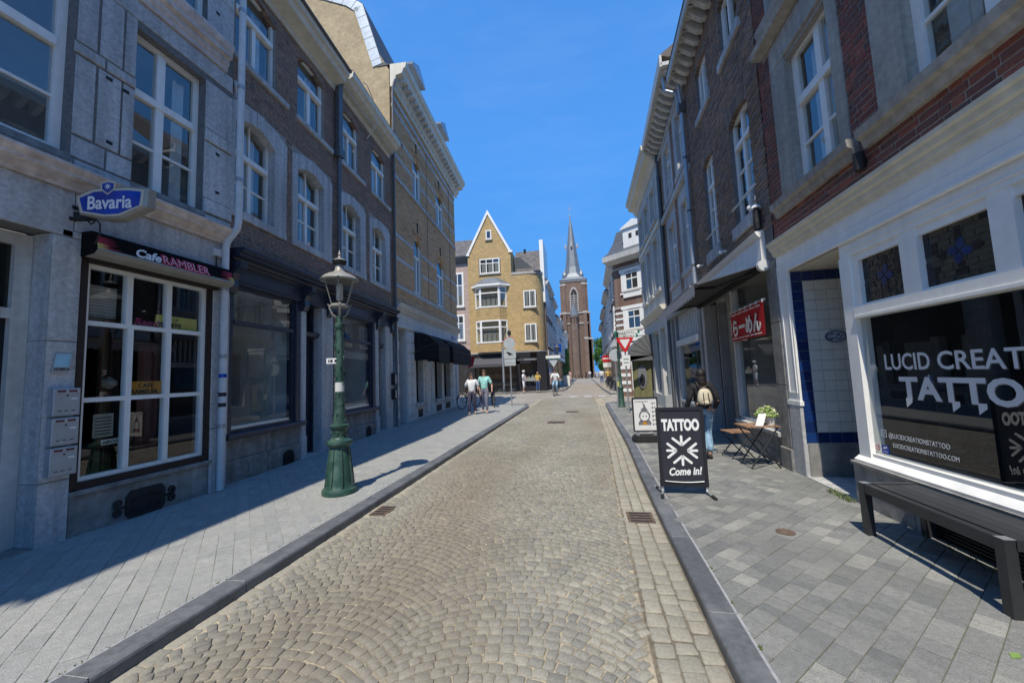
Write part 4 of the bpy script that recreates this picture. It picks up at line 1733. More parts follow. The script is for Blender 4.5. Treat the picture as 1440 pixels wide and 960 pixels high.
for (a, c, nm) in ((6.95, 7.50, 'glazed'), (10.26, 10.72, 'plain')):
    q = MB(F)
    q.box(a, a + .05, -.30, -.18, .12, 3.21)
    q.box(c - .05, c, -.30, -.18, .12, 3.21)
    q.extr([(-.22, 2.52), (-.06, 2.56), (-.04, 2.64), (-.22, 2.66)], a, c)
    q.build('door_frame', 'navy_paint', sf)
    q = MB(F)
    q.quad((c - .05, -.24, 2.66), (a + .05, -.24, 2.66), (a + .05, -.24, 3.21), (c - .05, -.24, 3.21))
    q.build('fanlight', 'glass', sf)
    q = MB(F)
    q.box(a + .05, c - .05, -.28, -.24, .14, .95)
    q.bbox(a + .12, c - .12, -.24, -.225, .28, .85, .015)
    q.box(a + .05, a + .14, -.28, -.24, .95, 2.52)
    q.box(c - .14, c - .05, -.28, -.24, .95, 2.52)
    q.box(a + .14, c - .14, -.28, -.24, 2.42, 2.52)
    dd = q.build('door', 'navy_paint', sf)
    q = MB(F)
    q.quad((c - .14, -.26, .95), (a + .14, -.26, .95), (a + .14, -.26, 2.42), (c - .14, -.26, 2.42))
    q.build('pane', 'glass', dd)
    q = MB(F)
    q.box(a, c, -.4, .0, .09, .14)
    q.build('threshold', 'bluestone_plain', sf)
    room(sf, F, a, c, .1, 3.2, 2.5, 'room_dark', front=-.29)
# arched iron cellar grates in the plinth
for u, w_, h in ((6.45, .30, .26), (9.62, .26, .27)):
    t, l = thing(F, 'cellar_grate', ['arched black iron cellar grate below the first navy shop window', 'arched black iron cellar grate below the second navy shop window'][u > 8],
                 'grate', u, .012, .12)
    q = MB(l)
    pts = [(w_ / 2 * cos(pi * i / 10), .6 * h + .4 * h * sin(pi * i / 10)) for i in range(11)]
    q.prism([(w_ / 2, 0)] + pts + [(-w_ / 2, 0)], -.005, .012)
    q.build('plate', 'iron_dark', t)
    q = MB(l)
    for i in range(-3, 4):
        q.box(i * w_ / 8 - .006, i * w_ / 8 + .006, .012, .024, .02, h * (.95 - .04 * i * i))
    q.build('bar', 'steel_black', t)
t, l = thing(F, 'wall_ring', 'faint round stone hatch in the plinth below the first navy shop window', 'hatch', 5.62, .012, .14)
q = MB(l)
pts = [(.13 * cos(pi * i / 10), .1 + .16 * sin(pi * i / 10)) for i in range(11)]
q.prism([(.13, 0)] + pts + [(-.13, 0)], -.003, .008)
q.build('stone', 'plinth_stone', t)
# letter boxes / bell panels near the yellow house
for k, (z0, z1) in enumerate(((1.42, 1.78), (.98, 1.30))):
    t, l = thing(F, 'meter_box', ['upper dark letter box with pale front on the pier', 'lower dark letter box with pale front on the pier'][k], 'box', 11.17, .02, z0)
    q = MB(l)
    q.bbox(-.07, .07, 0, .12, 0, z1 - z0, .008)
    q.build('case', 'iron_dark', t)
    q = MB(l)
    q.box(-.05, .05, .12, .124, .05, z1 - z0 - .05)
    q.build('front', 'galv', t)
# hanging navy lamp in front of the second window
t, l = thing(F, 'wall_lamp', 'small navy bracket lamp in front of the second navy shop window', 'lamp', 7.95, .02, 2.62)
q = MB(l)
q.tube([(0, 0, 0), (0, .12, .16), (.0, .25, .13), (.0, .28, .05)], .012, 6)
q.build('arm', 'navy_paint', t)
q = MB(l)
q.lathe([(.02, .06), (.03, .04), (.12, -.05), (.12, -.06), (.0, -.055)], (0, .28), 12)
q.build('shade', 'navy_paint', t)

# ------------------------------------------------------------------ yellow brick corner house with mansard roof
F = Face((-5.92, 11.9), (-6.40, 19.0), 15.4, -1)
FY = F
yh = F.root('corner_house', 'tall ochre brick corner house with mansard roof and stuccoed ground floor on the left', 'building')
U0, U1 = 11.45, 19.42
w2 = [(13.30, 14.16, 8.48, 10.16), (16.15, 17.25, 8.48, 10.16)]
w1 = [(13.30, 14.06, 4.80, 6.96), (16.10, 17.15, 4.80, 6.96)]
gh = [(11.72, 12.40, .1, 3.30), (13.30, 14.06, .70, 3.2), (15.45, 16.45, .70, 3.2), (16.80, 17.85, .70, 3.2)]
b = MB(F)
b.panel(U0, U1, 3.9, 12.1, w1 + w2, -.009, -.22)
b.build('wall', 'mortar_tan', yh)
bh = [(h[0], h[1], h[2], h[3] + .0) for h in w1 + w2]
bands = [4.60, 5.55, 6.35, 8.32, 9.15, 9.85, 10.75]
for z in bands:
    bh.append((U0, U1, z, z + .12))
for (a, c) in ((12.72, 12.92), (14.72, 14.94), (17.9, 18.1)):
    pass
bricks(yh, F, U0, U1, 4.05, 11.45, bh, 'brick_yellow', bl=.20, bh=.052, j=.014)
for z in bands:
    q = MB(F)
    sill = z in (4.60, 8.32)
    for (a, c) in ((U0, 13.3), (14.06 if z < 8 else 14.16, 16.12), (17.2, U1)) if not sill else ((U0, U1),):
        q.box(a, c, -.02, .05 if sill else .006, z, z + .12)
    q.build('stone_band', 'bluestone_plain', yh)
for h in w1 + w2:
    a, c, z0, z1 = h
    mid = (a + c) / 2
    win(yh, F, a, c, z0, z1, -.06, [(z0 + (z1 - z0) * .62, [mid], []), (None, [], [])], fw=.07, mw=.08, tw=.08)
    q = MB(F)
    arch(q, a, c, z1 - .32, .30, z1 + .01, -.14, -.004, 12)
    q.build('brick_arch', 'brick_yellow', yh)
    q = MB(F)
    q.extr([(-.0, z1 + .08), (.035, z1 + .08), (.035, z1 + .16), (0, z1 + .16)], a - .1, c + .1)
    q.build('hood', 'brick_yellow', yh)
for u in (13.68, 16.65):
    for z in (7.35, 10.55):
        q = MB(F)
        q.box(u - .02, u + .02, 0, .03, z - .2, z + .2)
        q.box(u - .06, u + .06, 0, .03, z + .12, z + .18)
        q.build('wall_anchor', 'iron_dark', yh)
for u in (14.9, 18.3):
    q = MB(F)
    q.box(u - .02, u + .02, -.01, .012, 4.75, 11.4)
    q.build('pilaster_edge', 'brick_brown', yh)
room(yh, F, U0 + .1, U1 - .1, 4.5, 7.3, .8, 'room_wall')
room(yh, F, U0 + .1, U1 - .1, 8.2, 10.8, .8, 'room_wall')
# ground floor in pale stucco
b = MB(F)
b.panel(U0, U1, 0, 3.95, gh, .0, -.35)
b.build('ground_floor_wall', 'stucco_white', yh)
q = MB(F)
cornice(q, U0, U1 + .1, 3.80, 4.05, .22)
q.box(U0, U1, -.02, .05, 3.30, 3.42)
q.build('ground_floor_cornice', 'stucco_white', yh)
for u in (11.55, 12.55, 12.95, 14.35, 15.05, 18.15, 18.95):
    for k in range(8):
        z = .30 + k * .37
        q = MB(F)
        w_ = .20 if k % 2 else .26
        q.bbox(u - w_ / 2 + .0, u + w_ / 2 + .0, -.01, .05, z, z + .32, .03)
        q.build('rusticated_block', 'stucco_white', yh)
for h in gh[1:]:
    a, c, z0, z1 = h
    win(yh, F, a, c, z0, z1, -.22, [(2.3, [], []), (None, [], [])], fw=.05, fm='door_dark', gm='glass_shop', name='shop_window')
    q = MB(F)
    q.box(a - .1, c + .1, -.2, .10, z0 - .12, z0)
    q.build('window_sill', 'bluestone_plain', yh)
    q = MB(F)
    q.box(a + .15, c - .15, -.01, .012, .18, .45)
    q.build('cellar_vent', 'iron_dark', yh)
q = MB(F)
q.box(11.72, 12.40, -.34, -.30, .1, 3.3)
q.bbox(11.82, 12.3, -.30, -.28, .3, 2.2, .02)
q.build('door', 'door_dark', yh)
room(yh, F, 12.6, U1 - .1, .3, 3.6, 3, 'room_dark', front=-.36)
# street-facing end wall and cornice
q = MB(F)
q.quad((U1, 0, 0), (U1, -9, 0), (U1, -9, 12.1), (U1, 0, 12.1))
q.build('end_wall', 'brick_yellow', yh)
q = MB(F)
q.extr([(-.02, 11.42), (.06, 11.42), (.08, 11.58), (.16, 11.62), (.18, 11.80), (.40, 11.86), (.44, 12.0), (.52, 12.05), (.56, 12.22), (-.02, 12.22)], U0 - .05, U1 + .45)
cn = q.build('cornice', 'cream_paint', yh)
q = MB(F)
q.box(U0, U1, -.01, .03, 11.08, 11.24)
q.build('stone_band', 'bluestone_plain', yh)
for i in range(22):
    u = U0 + .25 + i * .36
    q = MB(F)
    q.extr([(.06, 11.50), (.10, 11.52), (.15, 11.66), (.38, 11.74), (.40, 11.855), (.06, 11.855)], u - .07, u + .07)
    q.build('modillion', 'old_white', cn)
# gable wall facing the camera, rendered, above the brown houses
gp = [(-.06, 3.0), (-.06, 12.05), (-.42, 12.7), (-1.12, 14.42), (-1.5, 14.7), (-5.2, 16.35), (-10.5, 16.35), (-10.5, 3.0)]
q = MB(F)
vs = [(U0 - .02, d, z) for (d, z) in gp] + [(U0 + .3, d, z) for (d, z) in gp]
n = len(gp)
q.add(vs, [tuple(range(n)), tuple(reversed(range(n, 2 * n)))] + [(i, n + i, n + (i + 1) % n, (i + 1) % n) for i in range(n)])
q.build('gable_wall', 'stucco_cream', yh)
# zinc verge in separate sheets along the mansard edge
edge = [(-.30, 12.30), (-.98, 14.58), (-1.42, 14.92), (-5.3, 16.62)]
for (p0, p1) in zip(edge, edge[1:]):
    a, c = Vector((0, *p0)), Vector((0, *p1))
    L_ = (c - a).length
    n = max(1, int(L_ / .20))
    for i in range(n):
        s0, s1 = a + (c - a) * (i / n), a + (c - a) * ((i + .955) / n)
        nn = Vector((0, (c - a).z, -(c - a).y)).normalized() * -.34
        if nn.z > 0:
            nn = -nn
        q = MB(F)
        w_ = .006 * (i % 2)
        u_ = U0 - .05 - w_
        s2, s3 = s1 + nn, s0 + nn
        q.add([(u_, s0.y, s0.z), (u_, s1.y, s1.z), (u_, s2.y, s2.z), (u_, s3.y, s3.z), (u_ + .03, s0.y, s0.z), (u_ + .03, s1.y, s1.z), (u_ + .03, s2.y, s2.z), (u_ + .03, s3.y, s3.z)],
              [(0, 1, 2, 3), (7, 6, 5, 4), (0, 4, 5, 1), (1, 5, 6, 2), (2, 6, 7, 3), (3, 7, 4, 0)])
        q.build('zinc_sheet', 'zinc', yh)
q = MB(F)
q.extr([(-.02, 12.22), (-.30, 12.34), (-.98, 14.62), (-1.42, 14.96), (-5.3, 16.66), (-10.5, 16.66), (-10.5, 16.3), (-5.3, 16.4), (-1.3, 14.7), (-.5, 12.2)], U0 - .04, U1)
q.build('roof', 'slate', yh)
# dormers
for k, u in enumerate((13.9, 17.55)):
    q = MB(F)
    d_ = -.12
    q.box(u - .48, u + .48, -1.6, d_, 12.2, 13.75)
    dm = q.build('dormer', 'zinc', yh)
    q = MB(F)
    pr = [(u - .72, 13.72), (u + .72, 13.72), (u + .74, 13.80), (u, 14.22), (u - .74, 13.80)]
    q.prism(pr, -1.9, .14)
    q.build('dormer_roof', 'zinc', dm)
    q = MB(F)
    q.box(u - .40, u - .30, d_, d_ + .03, 12.3, 13.6)
    q.box(u + .30, u + .40, d_, d_ + .03, 12.3, 13.6)
    q.box(u - .30, u + .30, d_, d_ + .03, 13.5, 13.6)
    q.box(u - .30, u + .30, d_, d_ + .03, 12.3, 12.4)
    q.box(u - .03, u + .03, d_, d_ + .03, 12.4, 13.5)
    q.build('dormer_window', 'white_paint', dm)
    q = MB(F)
    q.quad((u + .30, d_ + .005, 12.4), (u - .30, d_ + .005, 12.4), (u - .30, d_ + .005, 13.5), (u + .30, d_ + .005, 13.5))
    q.build('dormer_pane', 'glass_dark', dm)
# three black dome awnings
for k, (u0, u1) in enumerate(((13.25, 14.35), (15.2, 16.6), (16.8, 18.2))):
    t, l = thing(F, 'dome_awning', ['nearest black domed awning on the ochre corner house', 'middle black domed awning on the ochre corner house',
                                    'farthest black domed awning on the ochre corner house'][k], 'awning', (u0 + u1) / 2, 0, 2.24, 'black awnings on the corner house')
    hw = (u1 - u0) / 2 + .1
    R_ = .92
    HH = 1.02
    prof = [(0, HH), (.30, HH - .03), (.58, HH - .15), (.80, HH - .36), (.90, .62), (.93, .40), (.93, 0)]
    q = MB(l)
    m_ = len(prof)
    vs = []
    for uu_ in (-hw, -hw * .0, hw):
        vs += [(uu_, d, z) for (d, z) in prof]
    fs = []
    for c_ in range(2):
        for i in range(m_ - 1):
            fs.append((c_ * m_ + i, c_ * m_ + i + 1, (c_ + 1) * m_ + i + 1, (c_ + 1) * m_ + i))
    q.add(vs, fs)
    q.add([(-hw, 0, .0)] + [(-hw, d, z) for (d, z) in prof], [(0, i + 1, i + 2) for i in range(m_ - 1)])
    q.add([(hw, 0, .0)] + [(hw, d, z) for (d, z) in prof], [(0, i + 2, i + 1) for i in range(m_ - 1)])
    q.build('canopy', 'canvas_black', t)
    q = MB(l)
    for uu_ in (-hw - .004, hw + .004):
        for (d, z) in prof[1:-1]:
            q.tube([(uu_, 0, .30), (uu_, d, z)], .006, 4)
        q.tube([(uu_, d, z) for (d, z) in prof], .010, 4)
    q.tube([(-hw, .935, .40), (hw, .935, .40)], .010, 4)
    q.build('rib', 'canvas_grey', t)
    q = MB(l)
    q.box(-hw, hw, .90, .945, -.13, .0)
    q.build('valance', 'canvas_black', t)
# street name plate
t, l = thing(F, 'street_sign', 'small dark blue street name plate on the corner house above the farthest awning', 'sign', 18.6, .03, 3.45)
q = MB(l)
q.box(-.3, .3, 0, .015, 0, .16)
q.build('plate', 'bav_blue', t)

# ------------------------------------------------------------------ right side: red brick house with the tattoo shop
F = Face((2.8, 0), (2.8, 10), 3.0, 1)
FT = F
tt = F.root('tattoo_shop_house', 'red brick house with the white tattoo shopfront, nearest on the right', 'building')
U0, U1 = -3.5, 6.06
hw = [(4.50, 5.36, 3.80, 5.56), (2.62, 3.62, 3.86, 5.6), (.6, 1.6, 3.86, 5.6)]
hu = [(4.50, 5.36, 6.35, 8.0), (2.62, 3.62, 6.35, 8.0), (.6, 1.6, 6.35, 8.0)]
b = MB(F)
b.panel(U0, U1, 3.15, 8.6, hw + hu, -.009, -.22)
b.quad((U1, -8, 0), (U1, -.3, 0), (U1, -.3, 8.6), (U1, -8, 8.6))
b.build('wall', 'mortar_grey', tt)
bh = []
for (a, c, z0, z1) in hw:
    bh.append((a - .17, c + .40 if a > 4 else c + .33, 3.62, 5.98))
for (a, c, z0, z1) in hu:
    bh.append((a - .17, c + .36, 6.18, 8.2))
bh.append((4.97, 5.92, 5.94, 6.18))
bricks(tt, F, U0, U1, 3.16, 8.5, bh, 'brick_red', bl=.20, bh=.058, j=.012)
SR = lambda u0, u1, z0, z1, d, nm='stone_jamb', mt='plinth_stone', d0=-.22: MB(F).bbox(u0, u1, d0, d, z0, z1, .008).build(nm, mt, tt)
M('sandstone', [(.31, .29, .25), (.36, .335, .29), (.33, .31, .28)], .8, 16, .2, 60, .3, big=.2, streak=.2)
for (a, c, z0, z1) in hw:
    SR(a - .16, a, z0, 5.62, .015, mt='sandstone')
    SR(c, c + .33, z0, 5.62, .015, mt='sandstone')
    SR(a - .16, c + .33, 5.62, 5.96, .02, 'lintel_stone', 'sandstone', -.2)
    q = MB(F)
    q.extr([(-.2, 3.62), (.05, 3.62), (.07, 3.70), (.11, 3.72), (.12, 3.80), (-.2, 3.815)], a - .26, c + .50)
    q.build('window_sill', 'sandstone', tt)
    mid = (a + c) / 2 - .1
    win(tt, F, a, c, z0 + .01, 5.62, -.085, [(4.86, [mid], [4.34]), (None, [mid], [])], fw=.075, mw=.10, tw=.10, curtain=[(c - .3, c - .06, z0 + .05, 5.6)])
for (a, c, z0, z1) in hu:
    SR(a - .16, a, z0, 8.05, .015, mt='sandstone')
    SR(c, c + .33, z0, 8.05, .015, mt='sandstone')
    SR(a - .16, c + .33, 8.0, 8.3, .02, 'lintel_stone', 'sandstone', -.2)
    q = MB(F)
    q.extr([(-.2, 6.16), (.06, 6.16), (.10, 6.26), (.12, 6.35), (-.2, 6.36)], a - .26, c + .45)
    q.build('window_sill', 'sandstone', tt)
    win(tt, F, a, c, z0, 8.0, -.085, [(7.3, [(a + c) / 2], []), (None, [(a + c) / 2], [])], fw=.075)
q = MB(F)
q.extr([(-.02, 6.02), (.14, 6.04), (.16, 6.12), (-.02, 6.13)], 4.9, 5.95)
q.build('string_course', 'sandstone', tt)
room(tt, F, U0, U1 - .1, 3.6, 6.0, .9, 'room_wall', front=-.25)
room(tt, F, U0, U1 - .1, 6.2, 8.4, .9, 'room_wall', front=-.25)
q = MB(F)
cornice(q, U0, U1, 8.5, 8.9, .55)  # unseen overhang, widened so its shadow covers the facade below
q.build('eaves', 'white_paint', tt)
q = MB(F)
q.quad((U0, .4, 8.9), (U1, .4, 8.9), (U1, -4, 11.5), (U0, -4, 11.5))
q.build('roof', 'roof_tile', tt)
# white timber shopfront
q = MB(F)
q.extr([(-.02, 3.12), (.035, 3.12), (.045, 3.15), (.055, 3.155), (.06, 3.20), (.085, 3.215), (.095, 3.26), (.12, 3.275), (.125, 3.31), (-.02, 3.325)], U0, 6.06)
q.build('shop_cornice', 'cream_paint', tt)
q = MB(F)
q.box(U0, 6.05, -.12, .012, 2.975, 3.12)
q.box(U0, 6.05, -.12, .020, 2.86, 2.97)
q.extr([(.02, 2.84), (.045, 2.85), (.045, 2.875), (.02, 2.885)], U0, 5.75)
q.box(U0, 4.70, -.12, .012, 2.70, 2.858)
q.extr([(.012, 2.75), (.02, 2.752), (.02, 2.76), (.012, 2.762)], U0, 4.6)
fs_ = q.build('fascia', 'white_paint', tt)
# corner post and its stone foot
q = MB(F)
q.box(5.762, 6.05, -.014, .02, 1.08, 2.858)
q.box(5.745, 6.07, -.014, .035, 1.04, 1.10)
q.build('door_post', 'white_paint', tt)
q = MB(F)
for (x0, x1, z0, z1) in ((5.80, 5.815, 1.2, 2.75), (5.985, 6.0, 1.2, 2.75), (5.815, 5.985, 1.2, 1.215), (5.815, 5.985, 2.735, 2.75)):
    q.box(x0, x1, .02, .028, z0, z1)
q.build('moulding', 'white_paint', tt)
SR(5.762, 6.05, .1, 1.04, .03, 'post_base', 'bluestone_plain', -.014)
# leaded transom lights
q = MB(F)
q.box(4.56, 4.72, -.12, .015, .58, 2.70)
for (a, c) in ((3.74, 3.92), (2.99, 3.15), (2.25, 2.41), (1.5, 1.66)):
    q.box(a, c, -.12, .008, 2.15, 2.70)
q.box(U0, 4.56, -.12, .02, 2.06, 2.15)
q.box(U0, 4.56, -.12, .03, 2.035, 2.06)
q.box(U0, 4.56, -.12, -.0, .63, .67)
q.build('window_frame', 'white_paint', tt)
for (a, c) in ((3.92, 4.46), (3.15, 3.74), (2.41, 2.99), (1.66, 2.25)):
    z0, z1 = 2.165, 2.62
    q = MB(F)
    q.box(a, c, -.06, -.005, 2.62, 2.70)
    q.box(a, c, -.06, -.012, 2.15, 2.175)
    if c > 4.4:
        q.box(4.46, 4.56, -.06, -.005, 2.15, 2.70)
    q.build('light_frame', 'white_paint', tt)
    ll = MB(F).box(a, c, -.05, -.046, z0 + .01, z1).build('leaded_light', 'leaded_glass', tt)
    q = MB(F)                                   # lead cames
    rows = 9
    hgt = (z1 - z0 - .01) / rows
    cu, cz = (a + c) / 2, (z0 + z1) / 2 + .01
    for i in range(rows + 1):
        z = z0 + .01 + i * hgt
        q.box(a, c, -.0455, -.041, z - .0012, z + .0012)
    for i in range(rows):
        for j in range(1, 3):
            u = a + (c - a) * (j / 3 + (.09 if i % 2 else -.05))
            q.box(u - .0011, u + .0011, -.0455, -.041, z0 + .01 + i * hgt, z0 + .01 + (i + 1) * hgt)
    q.build('lead_came', 'came', ll)
    rr2 = random.Random(int(a * 10))
    q = MB(F)                                   # dark glass pieces at the sides
    for i in range(rows):
        z = z0 + .012 + i * hgt
        if i not in (4,):
            w_ = rr2.choice([.05, .09, .12])
            q.box(a, a + w_, -.0452, -.0425, z, z + hgt - .005)
            w_ = rr2.choice([.05, .09, .12])
            q.box(c - w_, c, -.0452, -.0425, z, z + hgt - .005)
    q.box(cu - .025, cu + .025, -.0452, -.0425, z1 - .09, z1 - .03)
    q.box(cu - .05, cu + .05, -.0452, -.0425, z0 + .05, z0 + .10)
    q.build('glass_piece', 'leaded_dark', ll)
    q = MB(F)
    for k in range(4):
        an = pi / 2 * k + .25
        pts = []
        for (r_, w_) in ((.006, 0), (.045, .036), (.085, .025), (.105, 0), (.085, -.025), (.045, -.036)):
            pts.append((cu + r_ * cos(an) - w_ * sin(an), -.0415, cz + r_ * sin(an) + w_ * cos(an)))
        q.add(pts, [tuple(range(6))])
    q.build('petal', 'tile_blue', ll)
    q = MB(F)
    for sg in (-1, 1):
        q.add([(cu + sg * .11, -.042, cz - .035), (cu + sg * .15, -.042, cz - .035), (cu + sg * .19, -.042, cz), (cu + sg * .15, -.042, cz + .035), (cu + sg * .11, -.042, cz + .035)], [(0, 1, 2, 3, 4)])
    q.add([(cu - .03, -.042, cz + .08), (cu + .03, -.042, cz + .08), (cu + .02, -.042, cz + .15), (cu - .02, -.042, cz + .15)], [(0, 1, 2, 3)])
    q.add([(cu - .03, -.042, cz - .08), (cu + .03, -.042, cz - .08), (cu + .02, -.042, cz - .15), (cu - .02, -.042, cz - .15)], [(0, 1, 2, 3)])
    q.build('glass_piece', 'leaded_dark', ll)
# the big window with its lettering
q = MB(F)
q.quad((4.56, -.03, .67), (1.0, -.1368, .67), (1.0, -.1368, 2.035), (4.56, -.03, 2.035))
pane = q.build('shop_pane', 'glass_shop', tt)


def tx(s, size, u, z, mat, par=pane, d=.0012, **kw):
    sl_ = .03                          # the pane leans a little
    return text(s, size, mat, par, F.mat(u, -.03 - (4.56 - u) * sl_ + d, z) @ Matrix.Rotation(sl_, 4, 'Y'), **kw)


for (dz, du, mt, d) in ((-.006, -.008, 'letter_shadow', .0006), (0, 0, 'letter_silver', .0016)):
    tx('LUCID', .205, 4.32 + du, 1.508 + dz, mt, d=d, sx=.82, bold=.003, ext=.0002)
    tx('CREATIONS', .205, 3.775 + du, 1.508 + dz, mt, d=d, sx=1.01, bold=.003, ext=.0002)
    tx('TATTOO', .265, 4.165 + du, 1.25 + dz, mt, d=d, sx=1.14, bold=.009, ext=.0002)
q = MB(F)
for u in (4.085, 3.655, 3.455):
    e_ = -.0282 - (4.56 - u) * .03
    q.add([(u + .033, e_, 1.252), (u - .033, e_, 1.252), (u - .033, e_, 1.215), (u + .033, e_, 1.165)], [(0, 1, 2, 3)])
q.build('lettering', 'letter_silver', pane)
tx('@LUCIDCREATIONSTATTOO', .062, 4.37, .86, 'letter_silver', sx=.74, ext=.0005)
tx('LUCIDCREATIONSTATTOO.COM', .058, 4.33, .775, 'letter_silver', sx=.74, ext=.0005)
q = MB(F)
for (a, c, e, f) in ((4.39, 4.46, .855, .862), (4.39, 4.46, .918, .925), (4.39, 4.397, .862, .918), (4.453, 4.46, .862, .918)):
    q.box(a, c, -.0325, -.0318, e, f)
cc = [(4.425 + .018 * cos(i * pi / 6), .89 + .018 * sin(i * pi / 6)) for i in range(12)]
c2 = [(4.425 + .012 * cos(i * pi / 6), .89 + .012 * sin(i * pi / 6)) for i in range(12)]
q.add([(u, -.0325, z) for (u, z) in cc] + [(u, -.0325, z) for (u, z) in c2], [(i, (i + 1) % 12, 12 + (i + 1) % 12, 12 + i) for i in range(12)])
q.build('camera_icon', 'letter_silver', pane)
q = MB(F)
q.box(4.48, 4.565, -.0312, -.0298, .70, .775)
st_ = q.build('sticker', 'sign_white', pane)
q = MB(F)
ring = [(4.5225 + .03 * cos(i * pi / 8), .738 + .03 * sin(i * pi / 8)) for i in range(16)]
rin = [(4.5225 + .022 * cos(i * pi / 8), .738 + .022 * sin(i * pi / 8)) for i in range(16)]
q.add([(u, -.0292, z) for (u, z) in ring] + [(u, -.0292, z) for (u, z) in rin], [(i, (i + 1) % 16, 16 + (i + 1) % 16, 16 + i) for i in range(16)])
q.add([(4.505, -.029, .757), (4.501, -.029, .752), (4.54, -.029, .719), (4.544, -.029, .724)], [(0, 1, 2, 3)])
q.build('ban_ring', 'sign_red', st_)
q = MB(F)
q.box(4.385, 4.475, -.0335, -.032, .69, .775)
st_ = q.build('sticker', 'bav_blue', pane)
q = MB(F)
q.add([(4.45, -.0315, .735), (4.40, -.0315, .75), (4.405, -.0315, .765), (4.455, -.0315, .75)], [(0, 1, 2, 3)])
q.box(4.40, 4.46, -.0318, -.0313, .71, .715)
q.build('pictogram', 'sign_white', st_)
# interior of the studio
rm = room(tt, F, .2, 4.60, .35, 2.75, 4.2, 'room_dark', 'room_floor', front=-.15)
for k, (u, d, w_, h) in enumerate(((3.6, -2.2, .9, 2.1), (2.2, -3.0, .6, 2.0))):
    t, l = thing(F, 'cabinet', ['dark cabinet deep inside the tattoo studio', 'pale screen deep inside the tattoo studio'][k], 'cabinet', u, d, .36)
    q = MB(l)
    q.box(-w_ / 2, w_ / 2, -.3, 0, 0, h)
    q.build('body', ['wood_dark', 'room_wall'][k], t)
    q = MB(l)
    for i in range(3):
        q.box(-w_ / 2 + .03, w_ / 2 - .03, 0, .02, .1 + i * h / 3.2, .05 + (i + .9) * h / 3.2)
    q.build('shelf_front', ['room_dark', 'room_pale'][k], t)
t, l = thing(F, 'bottle_shelf', 'small rack with coloured bottles just inside the left edge of the tattoo window', 'rack', 4.42, -.5, 1.0)
q = MB(l)
q.box(-.08, .08, -.06, .06, .0, .02)
q.box(-.08, .08, -.06, .06, .28, .30)
q.box(-.08, -.07, -.06, .06, -.5, .6)
q.box(.07, .08, -.06, .06, -.5, .6)
q.build('rack', 'room_dark', t)
for i in range(4):
    q = MB(l)
    q.lathe([(.018, .30), (.018, .38), (.008, .40), (.008, .44)], (-.05 + .033 * i, 0), 8)
    q.build('bottle', ['sign_yellow', 'letter_white', 'bav_blue', 'letter_white'][i], t)
# sill and stone plinth
q = MB(F)
q.extr([(-.12, .56), (.055, .56), (.06, .585), (.0, .635), (-.12, .635)], U0, 4.74)
q.build('window_sill', 'white_paint', tt)
q = MB(F)
q.extr([(-.12, .53), (.075, .53), (.08, .56), (-.12, .56)], U0, 4.78)
q.build('sill_ledge', 'sandstone', tt)
for (a, c) in ((4.05, 4.78), (2.9, 4.042), (1.7, 2.892), (.4, 1.692), (U0, .392)):
    if a > 3.8 or a < 1:
        SR(a, c, .1, .53, .05, 'plinth_stone', 'plinth_stone', -.35)
    else:
        SR(a, c, .38, .53, .05, 'plinth_stone', 'plinth_stone', -.35)
SR(3.93, 4.042, .1, .378, .05, 'plinth_stone', 'plinth_stone', -.35)
q = MB(F)
q.box(.4, 3.93, -.34, -.02, .09, .38)
gr = q.build('cellar_opening', 'iron_dark', tt)
q = MB(F)
for i in range(9):
    q.box(.4, 3.93, -.02, .0, .12 + i * .028, .134 + i * .028)
q.build('louvre', 'steel_black', gr)
SR(4.70, 4.785, .1, .53, .052, 'plinth_stone', 'plinth_stone', -.9)
# porch with tiled wall
q = MB(F)
q.quad((4.66, .0, 2.835), (5.76, .0, 2.835), (5.76, -1.4, 2.835), (4.66, -1.4, 2.835))
q.build('porch_ceiling', 'cream_paint', tt)
q = MB(F)
q.box(4.64, 4.70, -1.4, -.12, .1, 2.83)
q.build('porch_side', 'room_wall', tt)
q = MB(F)
q.box(4.62, 5.78, -1.45, -1.4, .1, 2.83)
q.bbox(4.8, 5.6, -1.4, -1.38, .2, 2.2, .02)
q.build('shop_door', 'door_dark', tt)
q = MB(F)
q.box(4.70, 5.76, -1.4, .03, .10, .132)
q.build('porch_step', 'bluestone_plain', tt)
q = MB(F)
q.box(5.757, 5.80, -1.4, -.016, .1, 2.84)
tw = q.build('porch_wall', 'grout', tt)
SRq = MB(F).box(5.748, 5.757, -1.4, -.02, .13, .55).build('plinth_stone', 'plinth_stone', tt)
tm = {}
tw_, th_ = .138, .1335
for c_ in range(8):
    for r_ in range(17):
        d1 = -.004 - c_ * tw_
        z0 = .56 + r_ * th_
        blue = c_ == 0 or r_ == 0 or r_ >= 16
        if c_ in (2, 3) and r_ in (10,) and False:
            continue
        q = MB()
        key_ = blue
        if key_ not in tm:
            q = MB()
            w2_, h2_ = tw_ - .004, th_ - .004
            # tile facing -X of the local frame (towards the camera)
            e = .003
            vs = [(0, 0, 0), (0, w2_, 0), (0, w2_, h2_), (0, 0, h2_), (-.006, e, e), (-.006, w2_ - e, e), (-.006, w2_ - e, h2_ - e), (-.006, e, h2_ - e)]
            q.add(vs, [(0, 1, 5, 4), (1, 2, 6, 5), (2, 3, 7, 6), (3, 0, 4, 7), (4, 5, 6, 7)])
            tm[key_] = q.mesh('wall_tile', 'tile_blue' if blue else 'tile_white')
        place(tm[key_], 'wall_tile', tw, (5.757 - F.uc, d1 - tw_ + .002, z0 + .002))
